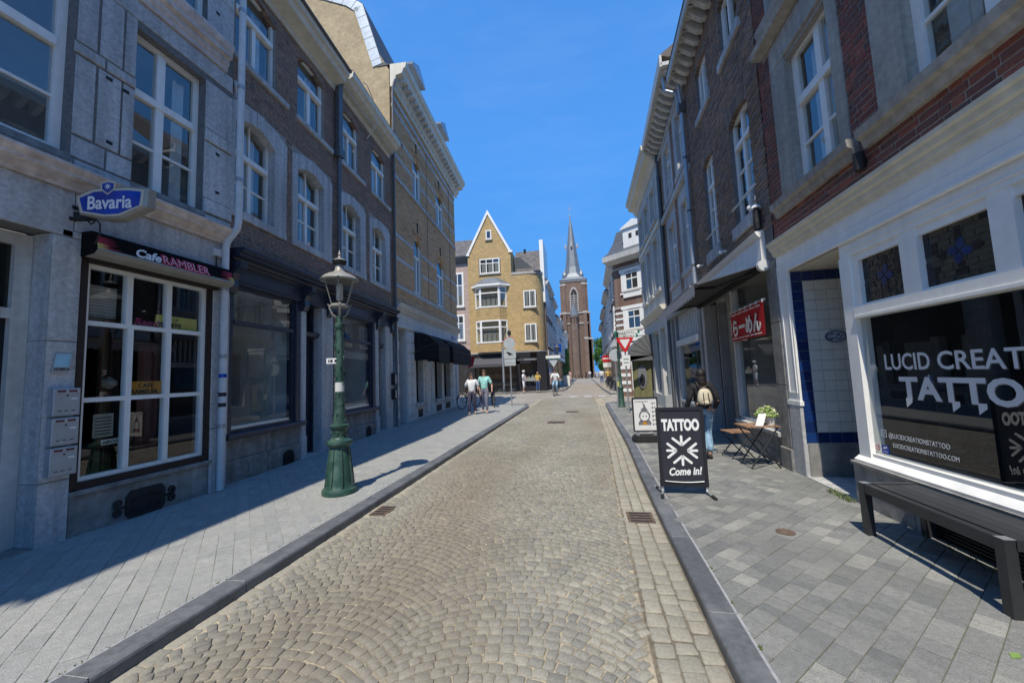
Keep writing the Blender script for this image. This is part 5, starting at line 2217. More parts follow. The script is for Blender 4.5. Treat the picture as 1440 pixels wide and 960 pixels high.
# oval picture tile
t = empty('oval_tile_picture', F.w(5.742, -.46, 1.93), 'oval blue and white tile picture on the tiled porch wall', 'tile picture')
q = MB()
ov = lambda s, y: [(s * .125 * cos(i * pi / 12), y, s * .078 * sin(i * pi / 12)) for i in range(24)]
q.add(ov(1, 0) + ov(1, -.010), [(i, (i + 1) % 24, 24 + (i + 1) % 24, 24 + i) for i in range(24)] + [tuple(24 + i for i in range(24))])
q.build('plate', 'delft_blue', t)
q = MB()
q.add(ov(.84, -.0115), [tuple(range(24))])
q.build('picture', 'tile_delft', t)
q = MB()
rr3 = random.Random(5)
for i in range(16):
    x, z = rr3.uniform(-.085, .085), rr3.uniform(-.045, .04)
    w_, h_ = rr3.uniform(.01, .03), rr3.uniform(.004, .014)
    q.add([(x - w_, -.013, z), (x, -.013, z - h_), (x + w_, -.013, z + h_ * .3), (x, -.013, z + h_)], [(0, 1, 2, 3)])
q.build('painting', 'delft_blue', t)
# small wall lamp and the bracket lamp housing
t, l = thing(F, 'wall_light', 'small black cylinder light on the red brick above the white cornice', 'lamp', 4.18, 0, 3.44)
q = MB(l)
q.lathe([(.045, 0), (.045, .17)], (0, .06), 12)
q.build('body', 'black_paint', t, smooth=True)
q = MB(l)
q.box(-.015, .015, 0, .03, .05, .12)
q.build('mount', 'black_paint', t)
# dark stone pier between both shops
t, l = thing(F, 'stone_pier', 'rough dark stone pier between the white tattoo shopfront and the ramen shop window', 'pier', 6.21, 0, .1)
for k, (z0, z1) in enumerate(((0, .32), (.32, 1.2), (1.2, 2.1), (2.1, 3.0))):
    q = MB(l)
    q.bbox(-.14 if k else -.17, .14, -.3, .03 if k else .06, z0, z1, .012)
    q.build('stone_block', 'plinth_stone', t)

# ------------------------------------------------------------------ rough brown brick house with the ramen shop
F = Face((2.8, 6.4), (2.95, 11), 8.1, 1)
FS = F
st = F.root('ramen_shop_house', 'rough dark brown brick house with the ramen shop and black awning', 'building')
U0, U1 = 6.08, 10.12
w1 = [(6.52, 7.40, 4.06, 5.98), (8.40, 9.10, 4.10, 6.12)]
w2 = [(6.58, 7.44, 7.28, 8.35), (8.30, 9.12, 7.28, 8.35)]
b = MB(F)
b.panel(U0, U1, 3.0, 9.1, w1 + w2, -.009, -.26)
b.quad((U1, -.009, 3), (U1, -8, 3), (U1, -8, 9.1), (U1, -.009, 9.1))
b.build('wall', 'mortar_dark', st)
bh = list(w1 + w2)
for h in w1:
    bh.append((h[0] - .1, h[1] + .1, 3.84, 4.1))
    bh.append((h[0] - .03, h[1] + .03, h[3], h[3] + .2))
for h in w2:
    bh.append((h[0] - .1, h[1] + .12, 7.12, 7.28))
    bh.append((h[0] - .03, h[1] + .03, h[3], h[3] + .16))
bricks(st, F, U0, U1, 3.62, 9.0, bh, 'brick_clinker', bl=.19, bh=.05, j=.013, jit=.009, d0=-.02)
for h in w1 + w2:
    a, c, z0, z1 = h
    hi = z0 > 6
    q = MB(F)
    q.bbox(a - .1, c + .12, -.2, .05, z0 - .16 if hi else 3.85, z0, .01)
    q.build('window_sill', 'bluestone_plain', st)
    n = 11
    for i in range(n):                       # brick arch of radial voussoirs
        x0, x1 = a - .02 + (c - a + .04) * i / n, a - .02 + (c - a + .04) * (i + .9) / n
        s_ = (i + .45) / n * 2 - 1
        rz = .10 * (1 - s_ * s_)
        q = MB(F)
        k_ = .10 * s_
        q.prism([(x0, z1 - .1 + rz), (x1, z1 - .1 + rz), (x1 + k_ * .5, z1 + .12 + rz), (x0 + k_ * .5, z1 + .12 + rz)], -.24, .008)
        q.build('brick', 'brick_clinker', st)
    mid = (a + c) / 2
    if hi:
        win(st, F, a, c, z0, z1, -.07, [(None, [mid + .06], [])], fw=.09, mw=.07)
    else:
        win(st, F, a, c, z0, z1, -.075, [(z0 + 1.36, [mid], [z0 + .48, z0 + .92]), (None, [mid], [])], fw=.06, mw=.07, tw=.08, bw=.035)
        q = MB(F)
        q.tube([(a - .1, .02, z0 + .34), (c + .08, .02, z0 + .34)], .016, 6)
        q.build('guard_rail', 'pipe_white', st)
room(st, F, U0 + .1, U1 - .1, 3.8, 6.4, 3, 'room_dark', front=-.27)
room(st, F, U0 + .1, U1 - .1, 7.0, 8.9, 3, 'room_wall', front=-.27)
# bracketed wooden eaves
q = MB(F)
q.box(U0, U1 - .15, -.05, .40, 8.95, 9.03)
q.box(U0, U1 - .15, .38, .43, 8.86, 9.06)
ev = q.build('eaves_board', 'old_white', st)
for i in range(13):
    u = U0 + .15 + i * .30
    q = MB(F)
    q.extr([(.0, 8.70), (.10, 8.70), (.26, 8.82), (.34, 8.94), (0, 8.945)], u - .06, u + .06)
    q.build('eaves_bracket', 'old_white', ev)
    if i % 2:
        q = MB(F)
        q.box(u + .13, u + .15, .1, .36, 8.944, 8.949)
        q.build('vent_slot', 'iron_dark', ev)
q = MB(F)
q.quad((U0, .45, 9.07), (U1, .45, 9.07), (U1, -4, 12), (U0, -4, 12))
q.build('roof', 'roof_tile', st)
# ramen shop ground floor
q = MB(F)
q.box(U0 + .30, U1, -.1, .02, 3.05, 3.20)
q.build('fascia', 'stucco_grey', st)
q = MB(F)
q.box(6.36, U1 - .1, -.05, .06, 3.14, 3.62)
q.extr([(.06, 3.52), (.10, 3.56), (.13, 3.62), (.0, 3.64)], 6.34, U1 - .1)
q.build('white_fascia', 'white_paint', st)
q = MB(F)
q.box(6.36, 8.10, -.12, -.02, .60, .66)
q.box(8.02, 8.10, -.12, .0, .66, 3.05)
q.box(6.36, 6.42, -.12, -.02, .66, 3.05)
q.build('window_frame', 'stucco_white', st)
q = MB(F)
q.quad((6.42, -.07, .66), (8.02, -.07, .66), (8.02, -.07, 3.05), (6.42, -.07, 3.05))
q.build('shop_pane', 'glass_shop', st)
q = MB(F)
q.extr([(-.1, .54), (.06, .54), (.07, .60), (-.1, .61)], 6.36, 8.14)
q.build('window_sill', 'bluestone_plain', st)
for (a, c) in ((6.36, 7.2), (7.208, 8.14)):
    for (z0, z1) in ((.1, .3), (.305, .54)):
        q = MB(F)
        q.bbox(a, c, -.1, .0, z0, z1, .01)
        q.build('plinth_stone', 'plinth_stone', st)
room(st, F, 6.3, 8.15, .4, 3.1, 3.5, 'room_wall', 'room_floor', front=-.13)
# recessed dark doorway
for (a, c) in ((8.14, 8.32), (9.3, 10.1)):
    q = MB(F)
    q.bbox(a, c, -.3 if a < 9 else -.35, .0 if a < 9 else -.25, .1, 3.05, .01)
    q.build('pier', 'plinth_stone' if a < 9 else 'wood_dark', st)
q = MB(F)
q.box(8.32, 9.3, -1.0, -.95, .1, 3.05)
q.build('back_door', 'door_dark', st)
q = MB(F)
q.box(8.32, 8.36, -.95, -.1, .1, 3.05)
q.box(9.26, 9.30, -.95, -.1, .1, 3.05)
q.box(8.32, 9.3, -.95, -.1, 3.0, 3.05)
q.build('door_reveal', 'stucco_grey', st)
q = MB(F)
q.box(9.9, U1, -.3, .02, .1, 3.05)
q.build('pier', 'bluestone_plain', st)
# retracted-arm awning
aw = empty('folding_awning', F.w(8.1, .02, 3.1), 'dark folding arm awning with scalloped grey valance over the ramen shop', 'awning', None, F.ang)
l = Loc(F, 8.1, .02, 3.1)
A0, A1, D = -1.75, 1.85, .98
q = MB(l)
zf = -.23
q.add([(A0, .05, .0), (A1, .05, .0), (A1, D, zf), (A0, D, zf), (A0, .05, .012), (A1, .05, .012), (A1, D, zf + .012), (A0, D, zf + .012)],
      [(0, 3, 2, 1), (4, 5, 6, 7), (0, 1, 5, 4), (1, 2, 6, 5), (2, 3, 7, 6), (3, 0, 4, 7)])
q.build('cloth', 'canvas_grey', aw)
q = MB(l)
q.tube([(A0 - .06, .06, -.03), (A1 + .06, .06, -.03)], .065, 12)
q.build('roller', 'canvas_black', aw)
q = MB(l)
q.tube([(A0 - .12, .06, -.03), (A0 - .04, .06, -.03)], .085, 14)
q.build('end_cap', 'pipe_white', aw, smooth=True)
q = MB(l)
q.box(A0, A1, D - .01, D + .035, zf - .03, zf + .03)
q.build('front_bar', 'steel_black', aw)
n = 22
q = MB(l)
for i in range(n):
    a, c = A0 + (A1 - A0) * i / n, A0 + (A1 - A0) * (i + 1) / n
    pts = [(a, D + .04, zf + .02)]
    for k in range(7):
        x = k / 6
        pts.append((a + (c - a) * x, D + .04, zf - .13 - .05 * sin(pi * x)))
    pts.append((c, D + .04, zf + .02))
    q.add(pts, [tuple(range(len(pts)))])
q.build('valance', 'canvas_pale', aw)
q = MB(l)
for u in (A0 + .25, A1 - .25):
    q.tube([(u, .08, -.06), (u + (.5 if u < 0 else -.5), .5, -.15), (u, D, zf - .01)], .02, 6)
q.build('folding_arm', 'steel_black', aw)
# white security cameras and bits
for k, (u, z) in enumerate(((6.52, 4.03), (8.05, 3.78), (9.72, 3.95))):
    t, l = thing(F, 'security_camera', ['white dome camera nearest, on the rough brown brick', 'white camera in the middle under the brown brick windows',
                                       'white camera next to the pale drainpipe'][k], 'camera', u, 0, z)
    q = MB(l)
    q.box(-.025, .025, 0, .08, .035, .07)
    q.build('mount', 'lamp_white', t)
    q = MB(l)
    q.ball((0, .10, .035), .04, 10, 6)
    q.build('dome', 'lamp_white', t, smooth=True)
t, l = thing(F, 'lamp_bracket', 'dark bracket with a pale cap at the edge of the rough brown brick house', 'bracket', 6.36, 0, 3.66)
q = MB(l)
q.lathe([(.05, 0), (.06, .1), (.05, .3), (.02, .34)], (0, .07), 10)
q.build('body', 'iron_dark', t)
q = MB(l)
q.lathe([(.075, .33), (.05, .37), (.0, .40)], (0, .07), 10)
q.build('cap', 'lamp_white', t)
# pale drainpipe
t = empty('drainpipe', F.w(10.16, .09, 3.6), 'pale grey drainpipe between the brown brick house and the stone framed house on the right', 'drainpipe')
q = MB()
q.tube([(0, 0, 0), (0, 0, 4.6)], .05, 10)
q.build('pipe', 'zinc', t, smooth=True)
q = MB()
q.box(-.08, .08, -.09, .09, 4.55, 4.8)
q.build('hopper', 'zinc_dark', t)
q = MB()
q.tube([(-.02, -.07, 4.75), (-.08, -.15, 5.25)], .04, 8)
q.tube([(-.02, .06, 4.75), (-.05, .16, 5.2), (-.3, .3, 5.45), (-.33, .3, 5.8)], .04, 8)
q.build('branch_pipe', 'zinc', t)
for z in (.5, 1.9, 3.3):
    q = MB()
    q.lathe([(.056, z), (.058, z + .06)], (0, 0), 10)
    q.build('clip', 'zinc_dark', t)

# ------------------------------------------------------------------ stone framed house
F = Face((2.8, 6.4), (2.95, 11), 12.1, 1)
gh_ = F.root('stone_framed_house', 'narrow house with grey stone window frames and brown brick infill, behind the scalloped valance', 'building')
U0, U1 = 10.16, 14.1
w1 = [(10.55, 11.35, 4.30, 6.15), (12.35, 13.25, 4.30, 6.15)]
w2 = [(10.55, 11.35, 7.10, 8.75), (12.35, 13.25, 7.10, 8.75)]
b = MB(F)
b.panel(U0, U1, 3.3, 9.5, w1 + w2, -.009, -.24)
b.quad((U1, -.009, 3), (U1, -8, 3), (U1, -8, 9.5), (U1, -.009, 9.5))
b.quad((U0, -8, 8.9), (U0, -.009, 8.9), (U0, -.009, 9.6), (U0, -8, 11.5))
b.build('wall', 'mortar_grey', gh_)
bh = [(h[0] - .2, h[1] + .35, h[2] - .5, h[3] + .42) for h in w1 + w2]
bricks(gh_, F, U0, U1, 3.9, 9.2, bh, 'brick_brown', nparts=150)
for h in w1 + w2:
    a, c, z0, z1 = h
    for (x0, x1, y0, y1, d) in ((a - .2, a, z0, z1, .02), (c, c + .35, z0, z1, .02), (a - .2, c + .35, z1, z1 + .40, .02), (a - .2, c + .35, z0 - .14, z0, .06), (a - .2, c + .35, z0 - .5, z0 - .14, .01)):
        q = MB(F)
        q.bbox(x0, x1, -.2, d, y0, y1, .01)
        q.build('stone_frame', 'bluestone_plain', gh_)
    win(gh_, F, a, c, z0, z1, -.09, [(z0 + 1.15, [(a + c) / 2], [z0 + .6]), (None, [(a + c) / 2], [])], fw=.06)
q = MB(F)
q.box(U0, U1, -.02, .10, 6.62, 6.78)
q.box(U0, U1, -.02, .06, 8.98, 9.1)
q.build('string_course', 'bluestone_plain', gh_)
room(gh_, F, U0 + .1, U1 - .1, 4, 6.5, .9, 'room_wall')
room(gh_, F, U0 + .1, U1 - .1, 6.9, 9, .9, 'room_wall')
q = MB(F)
q.box(U0 - .05, U1 + .05, -.05, .52, 9.50, 9.60)
q.box(U0 - .05, U1 + .05, .48, .54, 9.48, 9.80)
ev = q.build('eaves_board', 'old_white', gh_)
for i in range(12):
    q = MB(F)
    u = U0 + .16 + i * .33
    q.extr([(0, 9.2), (.1, 9.2), (.30, 9.3), (.44, 9.48), (0, 9.495)], u - .06, u + .06)
    q.build('eaves_bracket', 'old_white', ev)
q = MB(F)
q.extr([(.54, 9.80), (-3.5, 12.6), (-3.5, 12.4), (-.05, 9.6)], U0 - .04, U1)
q.build('roof', 'roof_tile', gh_)
# its shop
q = MB(F)
q.box(U0, U1, -.1, .12, 3.25, 3.55)
q.extr([(.12, 3.45), (.2, 3.5), (.24, 3.62), (0, 3.64)], U0, U1)
q.build('fascia', 'stucco_grey', gh_)
for (a, c) in ((10.2, 10.42), (13.2, 13.42), (13.9, 14.1)):
    q = MB(F)
    q.bbox(a, c, -.3, .04, .1, 3.25, .015)
    q.build('pilaster', 'stucco_grey', gh_)
q = MB(F)
q.box(10.42, 13.2, -.1, .05, 2.28, 2.45)
q.box(10.42, 10.52, -.12, -.0, .62, 2.28)
q.box(13.1, 13.2, -.12, -.0, .62, 2.28)
q.box(10.42, 13.2, -.12, .03, .54, .62)
q.build('window_frame', 'stucco_white', gh_)
q = MB(F)
q.quad((10.52, -.06, .62), (13.1, -.06, .62), (13.1, -.06, 2.28), (10.52, -.06, 2.28))
q.build('shop_pane', 'glass_shop', gh_)
tl_ = MB(F).box(10.42, 13.2, -.12, -.10, 2.45, 3.25).build('transom_panel', 'room_dark', gh_)
for i in range(16):
    q = MB(F)
    u = 10.5 + i * .172
    q.box(u - .035, u + .035, -.10, -.04, 2.47, 3.23)
    q.build('slat', 'stucco_white', tl_)
q = MB(F)
q.bbox(10.42, 13.2, -.1, .0, .1, .54, .02)
q.build('apron', 'stucco_grey', gh_)
q = MB(F)
q.box(13.42, 13.9, -.3, -.25, .1, 3.25)
q.build('door', 'door_dark', gh_)
room(gh_, F, 10.4, 13.3, .3, 2.5, 3, 'room_dark', 'room_floor', front=-.13)
t = empty('drainpipe', F.w(14.14, .07, .1), 'dark thin drainpipe between the stone framed house and the cream house', 'drainpipe')
q = MB()
q.tube([(0, 0, 0), (0, 0, 9.3), (-.1, .1, 9.5)], .042, 8)
q.build('pipe', 'zinc_dark', t)

# ------------------------------------------------------------------ cream house at the corner
F = Face((2.93, 10), (2.93, 20), 16.6, 1)
cr = F.root('cream_house', 'cream rendered corner house with broad eaves beyond the stone framed house', 'building')
U0, U1 = 14.18, 19.1
w1 = [(u, u + .85, 4.55, 6.5) for u in (14.75, 16.25, 17.75)]
w2 = [(u, u + .85, 7.15, 8.45) for u in (14.75, 16.25, 17.75)]
g0 = [(14.6, 15.5, .1, 3.1), (15.9, 17.2, .6, 3.1), (17.6, 18.8, .6, 3.1)]
b = MB(F)
b.panel(U0, U1, 0, 9.3, w1 + w2 + g0, 0, -.2)
b.quad((U1, 0, 0), (U1, -8, 0), (U1, -8, 9.3), (U1, 0, 9.3))
b.quad((U0, -8, 8.5), (U0, 0, 8.5), (U0, 0, 9.3), (U0, -8, 9.3))
b.build('wall', 'render_cream', cr)
for h in w1 + w2:
    a, c, z0, z1 = h
    q = MB(F)
    q.box(a - .12, a, -.02, .04, z0, z1 + .14)
    q.box(c, c + .12, -.02, .04, z0, z1 + .14)
    q.box(a, c, -.02, .04, z1, z1 + .14)
    q.box(a - .18, c + .18, -.1, .09, z0 - .12, z0)
    q.build('window_surround', 'render_cream', cr)
    win(cr, F, a, c, z0, z1, -.12, [(z0 + (z1 - z0) * .64, [(a + c) / 2], []), (None, [], [])], fw=.06)
for h in g0[1:]:
    win(cr, F, *h, -.12, [(None, [], [])], fw=.07, fm='stucco_white', gm='glass_shop', name='shop_window')
MB(F).box(14.6, 15.5, -.2, -.16, .1, 3.1).build('door', 'stucco_white', cr)
room(cr, F, U0 + .1, U1 - .1, .3, 3.3, 3, 'room_dark', 'room_floor', front=-.21)
room(cr, F, U0 + .1, U1 - .1, 4.2, 8.8, .9, 'room_wall', front=-.21)
q = MB(F)
q.extr([(-.02, 9.0), (.05, 9.0), (.07, 9.12), (.12, 9.14), (.14, 9.26), (.36, 9.34), (.38, 9.5), (.46, 9.56), (.48, 9.72), (-.02, 9.72)], U0, U1 + .2)
q.box(U0, U1, -.02, .05, 6.75, 6.92)
cornice(q, U0, U1, 3.55, 3.85, .2)
q.build('cornice', 'cream_paint', cr)
q = MB(F)
q.extr([(.45, 9.722), (-3, 11.6), (-6, 9.722)], U0, U1 + .15)
q.build('roof', 'slate', cr)
t, l = thing(F, 'wall_cabinet', 'small pale utility cabinet standing against the cream house', 'cabinet', 14.4, .0, .12)
q = MB(l)
q.bbox(-.15, .15, .0, .22, 0, .55, .015)
q.build('case', 'mail_grey', t)
# domed grey awning and hanging cloth
t, l = thing(F, 'dome_awning', 'grey domed awning on the cream corner house on the right', 'awning', 17.9, 0, 1.98)
q = MB(l)
hw, prof = .55, [(0, 1.12), (.28, 1.08), (.55, .95), (.76, .74), (.90, .46), (.96, .20), (.96, 0)]
m_ = len(prof)
vs = [(s_ * hw, d, z) for s_ in (-1, 1) for (d, z) in prof]
q.add(vs, [(i, i + 1, m_ + i + 1, m_ + i) for i in range(m_ - 1)])
for s_ in (-1, 1):
    q.add([(s_ * hw, 0, .2)] + [(s_ * hw, d, z) for (d, z) in prof], [(0, i + 1, i + 2) for i in range(m_ - 1)] + [(0, m_, m_)][:0])
    q.add([(s_ * hw, 0, .2), (s_ * hw, .96, .2), (s_ * hw, .96, 0), (s_ * hw, 0, 0)], [(0, 1, 2, 3)])
q.build('canopy', 'canvas_dome', t)
q = MB(l)
for (d, z) in prof[1:-1]:
    q.tube([(-hw - .003, 0, .2), (-hw - .003, d, z)], .008, 4)
q.build('rib', 'canvas_black', t)
t, l = thing(F, 'cloth_banner', 'olive cloth banner with a grey oval portrait hanging under the grey domed awning', 'banner', 17.6, .0, .35)
t.rotation_euler = (0, 0, 0)
q = MB()
n = 12
vs, fs = [], []
for i in range(n + 1):
    x = -.86 + .78 * i / n
    for z in (0, 1.62):
        vs.append((x, .03 * sin(i * 1.5), z))
for i in range(n):
    fs.append((2 * i, 2 * i + 2, 2 * i + 3, 2 * i + 1))
q.add(vs, fs)
q.build('cloth', 'olive_cloth', t, smooth=True)
q = MB()
q.add([(-.47 + .19 * cos(i * pi / 10), -.045, .95 + .52 * sin(i * pi / 10)) for i in range(20)], [tuple(range(20))])
q.build('portrait', 'poster_grey', t)
q = MB()
q.add([(-.47 + .11 * cos(i * pi / 10), -.048, .78 + .28 * sin(i * pi / 10)) for i in range(20)], [tuple(range(20))])
q.build('figure', 'letter_dark', t)
q = MB()
q.tube([(-.88, 0, 1.63), (-.04, 0, 1.63)], .015, 6)
q.tube([(-.06, 0, -.22), (-.06, 0, 1.63)], .02, 6)
q.build('frame', 'steel_black', t)

# ------------------------------------------------------------------ yellow gabled corner building across the junction
def brickify(m, w=.22, h=.065, mortar=(.4, .37, .3), plane='xz'):
    """brick courses as a texture, for walls too far away to tell the bricks apart"""
    t = MATS[m].node_tree
    L = t.links.new
    b = t.nodes['Principled BSDF']
    src = b.inputs['Base Color'].links[0].from_socket
    geo = nd(t, 'ShaderNodeNewGeometry')
    sp = nd(t, 'ShaderNodeSeparateXYZ')
    L(geo.outputs['Position'], sp.inputs[0])
    ad = nd(t, 'ShaderNodeMath', operation='ADD')
    L(sp.outputs[0], ad.inputs[0])
    L(sp.outputs[1], ad.inputs[1])
    cb = nd(t, 'ShaderNodeCombineXYZ')
    L(ad.outputs[0], cb.inputs[0])
    L(sp.outputs[2], cb.inputs[1])
    br = nd(t, 'ShaderNodeTexBrick')
    br.inputs['Scale'].default_value = 1.0
    br.inputs['Brick Width'].default_value = w
    br.inputs['Row Height'].default_value = h
    br.inputs['Mortar Size'].default_value = .009
    br.inputs['Color1'].default_value = (.80, .80, .80, 1)
    br.inputs['Color2'].default_value = (1.2, 1.2, 1.2, 1)
    br.inputs['Bias'].default_value = 0
    L(cb.outputs[0], br.inputs['Vector'])
    mx = nd(t, 'ShaderNodeMixRGB', blend_type='MULTIPLY')
    mx.inputs[0].default_value = 1
    L(src, mx.inputs[1])
    L(br.outputs['Color'], mx.inputs[2])
    m2 = nd(t, 'ShaderNodeMixRGB')
    L(br.outputs['Fac'], m2.inputs[0])
    L(mx.outputs[0], m2.inputs[1])
    m2.inputs[2].default_value = (*mortar, 1)
    L(m2.outputs[0], b.inputs['Base Color'])


M('yellow_brick_far', (.47, .315, .125), .9, 2.2, .16, 14, .2, big=.1, bigs=.3)
M('red_brick_far', (.165, .085, .06), .9, 2.2, .2, 14, .2, big=.12, bigs=.3)
brickify('yellow_brick_far', mortar=(.42, .33, .2))
brickify('red_brick_far', mortar=(.25, .2, .17))
brickify('far_brick', mortar=(.22, .18, .15))
brickify('pink_brick', mortar=(.5, .45, .4))
F = Face((-10, 33.4), (0, 33.4), -6.5, -1, 'x')
FG = F
cb = F.root('gabled_corner_building', 'yellow brick corner building with pointed gable, stacked bay windows and rounded corner', 'building')
# front wall with the gable
b = MB(F)
wl = [(-8.87, -6.87, 10.70, 12.12), (-8.12, -7.60, 13.85, 14.70)]
b.panel(-9.90, -5.92, 3.55, 12.75, wl[:1], 0, -.2)
b.add([(-9.9, 0, 12.75), (-5.92, 0, 12.75), (-6.9, 0, 14.60), (-8.86, 0, 14.60)], [(3, 2, 1, 0)])
b.panel(-8.86, -6.9, 12.75, 14.6, [(-8.86, -8.5, 12.75, 14.6)][:0], -.004, -.2)
b.add([(-8.86, 0, 14.6), (-6.9, 0, 14.6), (-7.90, 0, 16.5)], [(2, 1, 0)])
b.quad((-5.92, 0, 10.4), (-5.92, -7, 10.4), (-5.92, -7, 12.74), (-5.92, 0, 12.74))
b.build('wall', 'yellow_brick_far', cb)
# lower wing with the rounded corner
b = MB(F)
cx, cy, R_ = -4.5, -1.25, 1.25
arcp = [(-5.92, 0), (cx, 0)] + [(cx + R_ * sin(i * pi / 20), cy + R_ * cos(i * pi / 20)) for i in range(1, 11)] + [(cx + R_, -7)]
for (p, q_) in zip(arcp, arcp[1:]):
    b.quad((q_[0], q_[1], 3.55), (p[0], p[1], 3.55), (p[0], p[1], 10.45), (q_[0], q_[1], 10.45))
b.build('rounded_wall', 'yellow_brick_far', cb)
b = MB(F)
for (p, q_) in zip(arcp, arcp[1:]):
    for (z0, z1, e) in ((10.42, 10.68, .06), (3.50, 3.62, .08)):
        o = (0, e)
        b.quad((q_[0] + (e if q_[0] > cx + .3 else 0), q_[1] + e * .7, z0), (p[0] + (e if p[0] > cx + .3 else 0), p[1] + e * .7, z0), (p[0] + (e if p[0] > cx + .3 else 0), p[1] + e * .7, z1), (q_[0] + (e if q_[0] > cx + .3 else 0), q_[1] + e * .7, z1))
        b.quad((q_[0], q_[1], z1), (p[0], p[1], z1), (p[0], p[1] + e, z1), (q_[0], q_[1] + e, z1))
b.box(-9.92, -5.9, -.05, .06, 3.50, 3.62)
b.build('stone_band', 'church_stone', cb)
# white gable copings
b = MB(F)
for (p, q_) in (((-9.98, 12.62), (-7.90, 16.62)), ((-5.84, 12.62), (-7.90, 16.62))):
    s_ = 1 if p[0] < -8 else -1
    b.prism([p, (p[0] + s_ * .22, p[1] - .02), (q_[0], q_[1] - .42), q_], -.35, .09)
b.box(-10.02, -9.72, -.3, .10, 12.48, 12.66)
b.box(-6.1, -5.72, -.3, .10, 12.48, 12.66)
b.build('gable_coping', 'white_paint', cb)
b = MB(F)
b.add([(-9.9, -.2, 12.7), (-7.9, -.2, 16.5), (-7.9, -7, 16.5), (-9.9, -7, 12.7)], [(0, 1, 2, 3)])
b.add([(-5.92, -.2, 12.7), (-7.9, -.2, 16.5), (-7.9, -7, 16.5), (-5.92, -7, 12.7)], [(3, 2, 1, 0)])
b.build('gable_roof', 'slate', cb)
# tiled roof of the wing
rf = b = MB(F)
for i in range(16):
    for j in range(11):
        x0 = -5.9 + j * .225
        z0 = 10.95 + i * .15
        d0 = -1.2 - i * .11
        b.add([(x0, d0 + .02, z0), (x0 + .215, d0 + .02, z0), (x0 + .215, d0 - .11, z0 + .165), (x0, d0 - .11, z0 + .165), (x0 + .1, d0 + .06, z0), (x0 + .1, d0 - .07, z0 + .17)],
              [(0, 4, 5, 3), (4, 1, 2, 5)])
b.build('tiled_roof', 'roof_tile', cb, kind='stuff')
b = MB(F)
b.box(-3.42, -3.08, -5, .0 - 1.1, 8, 13.75)
b.build('parapet_wall', 'white_paint', cb)
b = MB(F)
b.quad((-5.9, -.05, 10.66), (-3.3, -.05, 10.66), (-3.3, -3, 10.66), (-5.9, -3, 10.66))
b.build('flat_roof', 'lead', cb)
t, l = thing(F, 'chimney_pot', 'small dark chimney pot on the tiled roof behind the gable', 'chimney', -5.0, -2.8, 13.2)
q = MB(l)
q.lathe([(.1, 0), (.12, .3), (.14, .32)], (0, 0), 8)
q.build('pot', 'iron_dark', t)


def fwin(par, F, u0, u1, z0, z1, d=.0, mids=(), tz=None, name='window', fw=.10, gm='glass', cur=True, mw=.07, proud=.03):
    """window of a far building: white frame, panes, curtains"""
    b = MB(F)
    for (a, c, e, f) in ((u0, u0 + fw, z0, z1), (u1 - fw, u1, z0, z1), (u0 + fw, u1 - fw, z0, z0 + fw), (u0 + fw, u1 - fw, z1 - fw, z1)):
        b.box(a, c, d - .1, d + proud, e, f)
    for m_ in mids:
        b.box(m_ - mw / 2, m_ + mw / 2, d - .1, d + proud * .6, z0 + fw, z1 - fw)
    if tz:
        b.box(u0 + fw, u1 - fw, d - .1, d + proud * .8, tz - .035, tz + .035)
    o = b.build(name, 'white_paint', par)
    b = MB(F)
    b.box(u0 - .08, u1 + .08, d - .1, d + .10, z0 - .10, z0)
    b.build('sill', 'church_stone', o)
    us = [u0 + fw] + sorted([x for m_ in mids for x in (m_ - mw / 2, m_ + mw / 2)]) + [u1 - fw]
    zs = [z0 + fw] + ([tz - .035, tz + .035] if tz else []) + [z1 - fw]
    for i in range(0, len(us), 2):
        for j in range(0, len(zs), 2):
            g = MB(F)
            k = rnd.uniform(-.01, .01)
            g.quad((us[i + 1], d + .016 + k * .6, zs[j]), (us[i], d + .016 - k * .6, zs[j]), (us[i], d + .016 - k * .6, zs[j + 1]), (us[i + 1], d + .016 + k * .6, zs[j + 1]))
            g.build('pane', gm, o)
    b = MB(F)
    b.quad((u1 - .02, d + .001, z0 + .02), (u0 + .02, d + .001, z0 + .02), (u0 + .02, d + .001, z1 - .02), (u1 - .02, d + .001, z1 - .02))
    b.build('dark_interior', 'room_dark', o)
    if cur:
        b = MB(F)
        n = 14
        zt = (tz or z1) - .05
        for i in range(n):
            if (i * 7) % 5 == 0:
                continue
            x0, x1 = u0 + fw + (u1 - u0 - 2 * fw) * i / n, u0 + fw + (u1 - u0 - 2 * fw) * (i + 1) / n
            b.quad((x1, d + .004 + .004 * (i % 2), z0), (x0, d + .004, z0), (x0, d + .004, zt), (x1, d + .004 + .004 * (i % 2), zt))
        b.build('curtain', 'curtain_dark', o)
    return o


fwin(cb, F, -8.80, -6.93, 10.72, 12.10, .01, (-8.17, -7.55), 11.66)
fwin(cb, F, -8.12, -7.60, 13.87, 14.72, .03, (), None, fw=.10, cur=False)
fwin(cb, F, -4.90, -3.80, 7.42, 8.92, .02, (-4.35,))
fwin(cb, F, -4.90, -3.86, 4.40, 5.96, .02, (-4.38,))
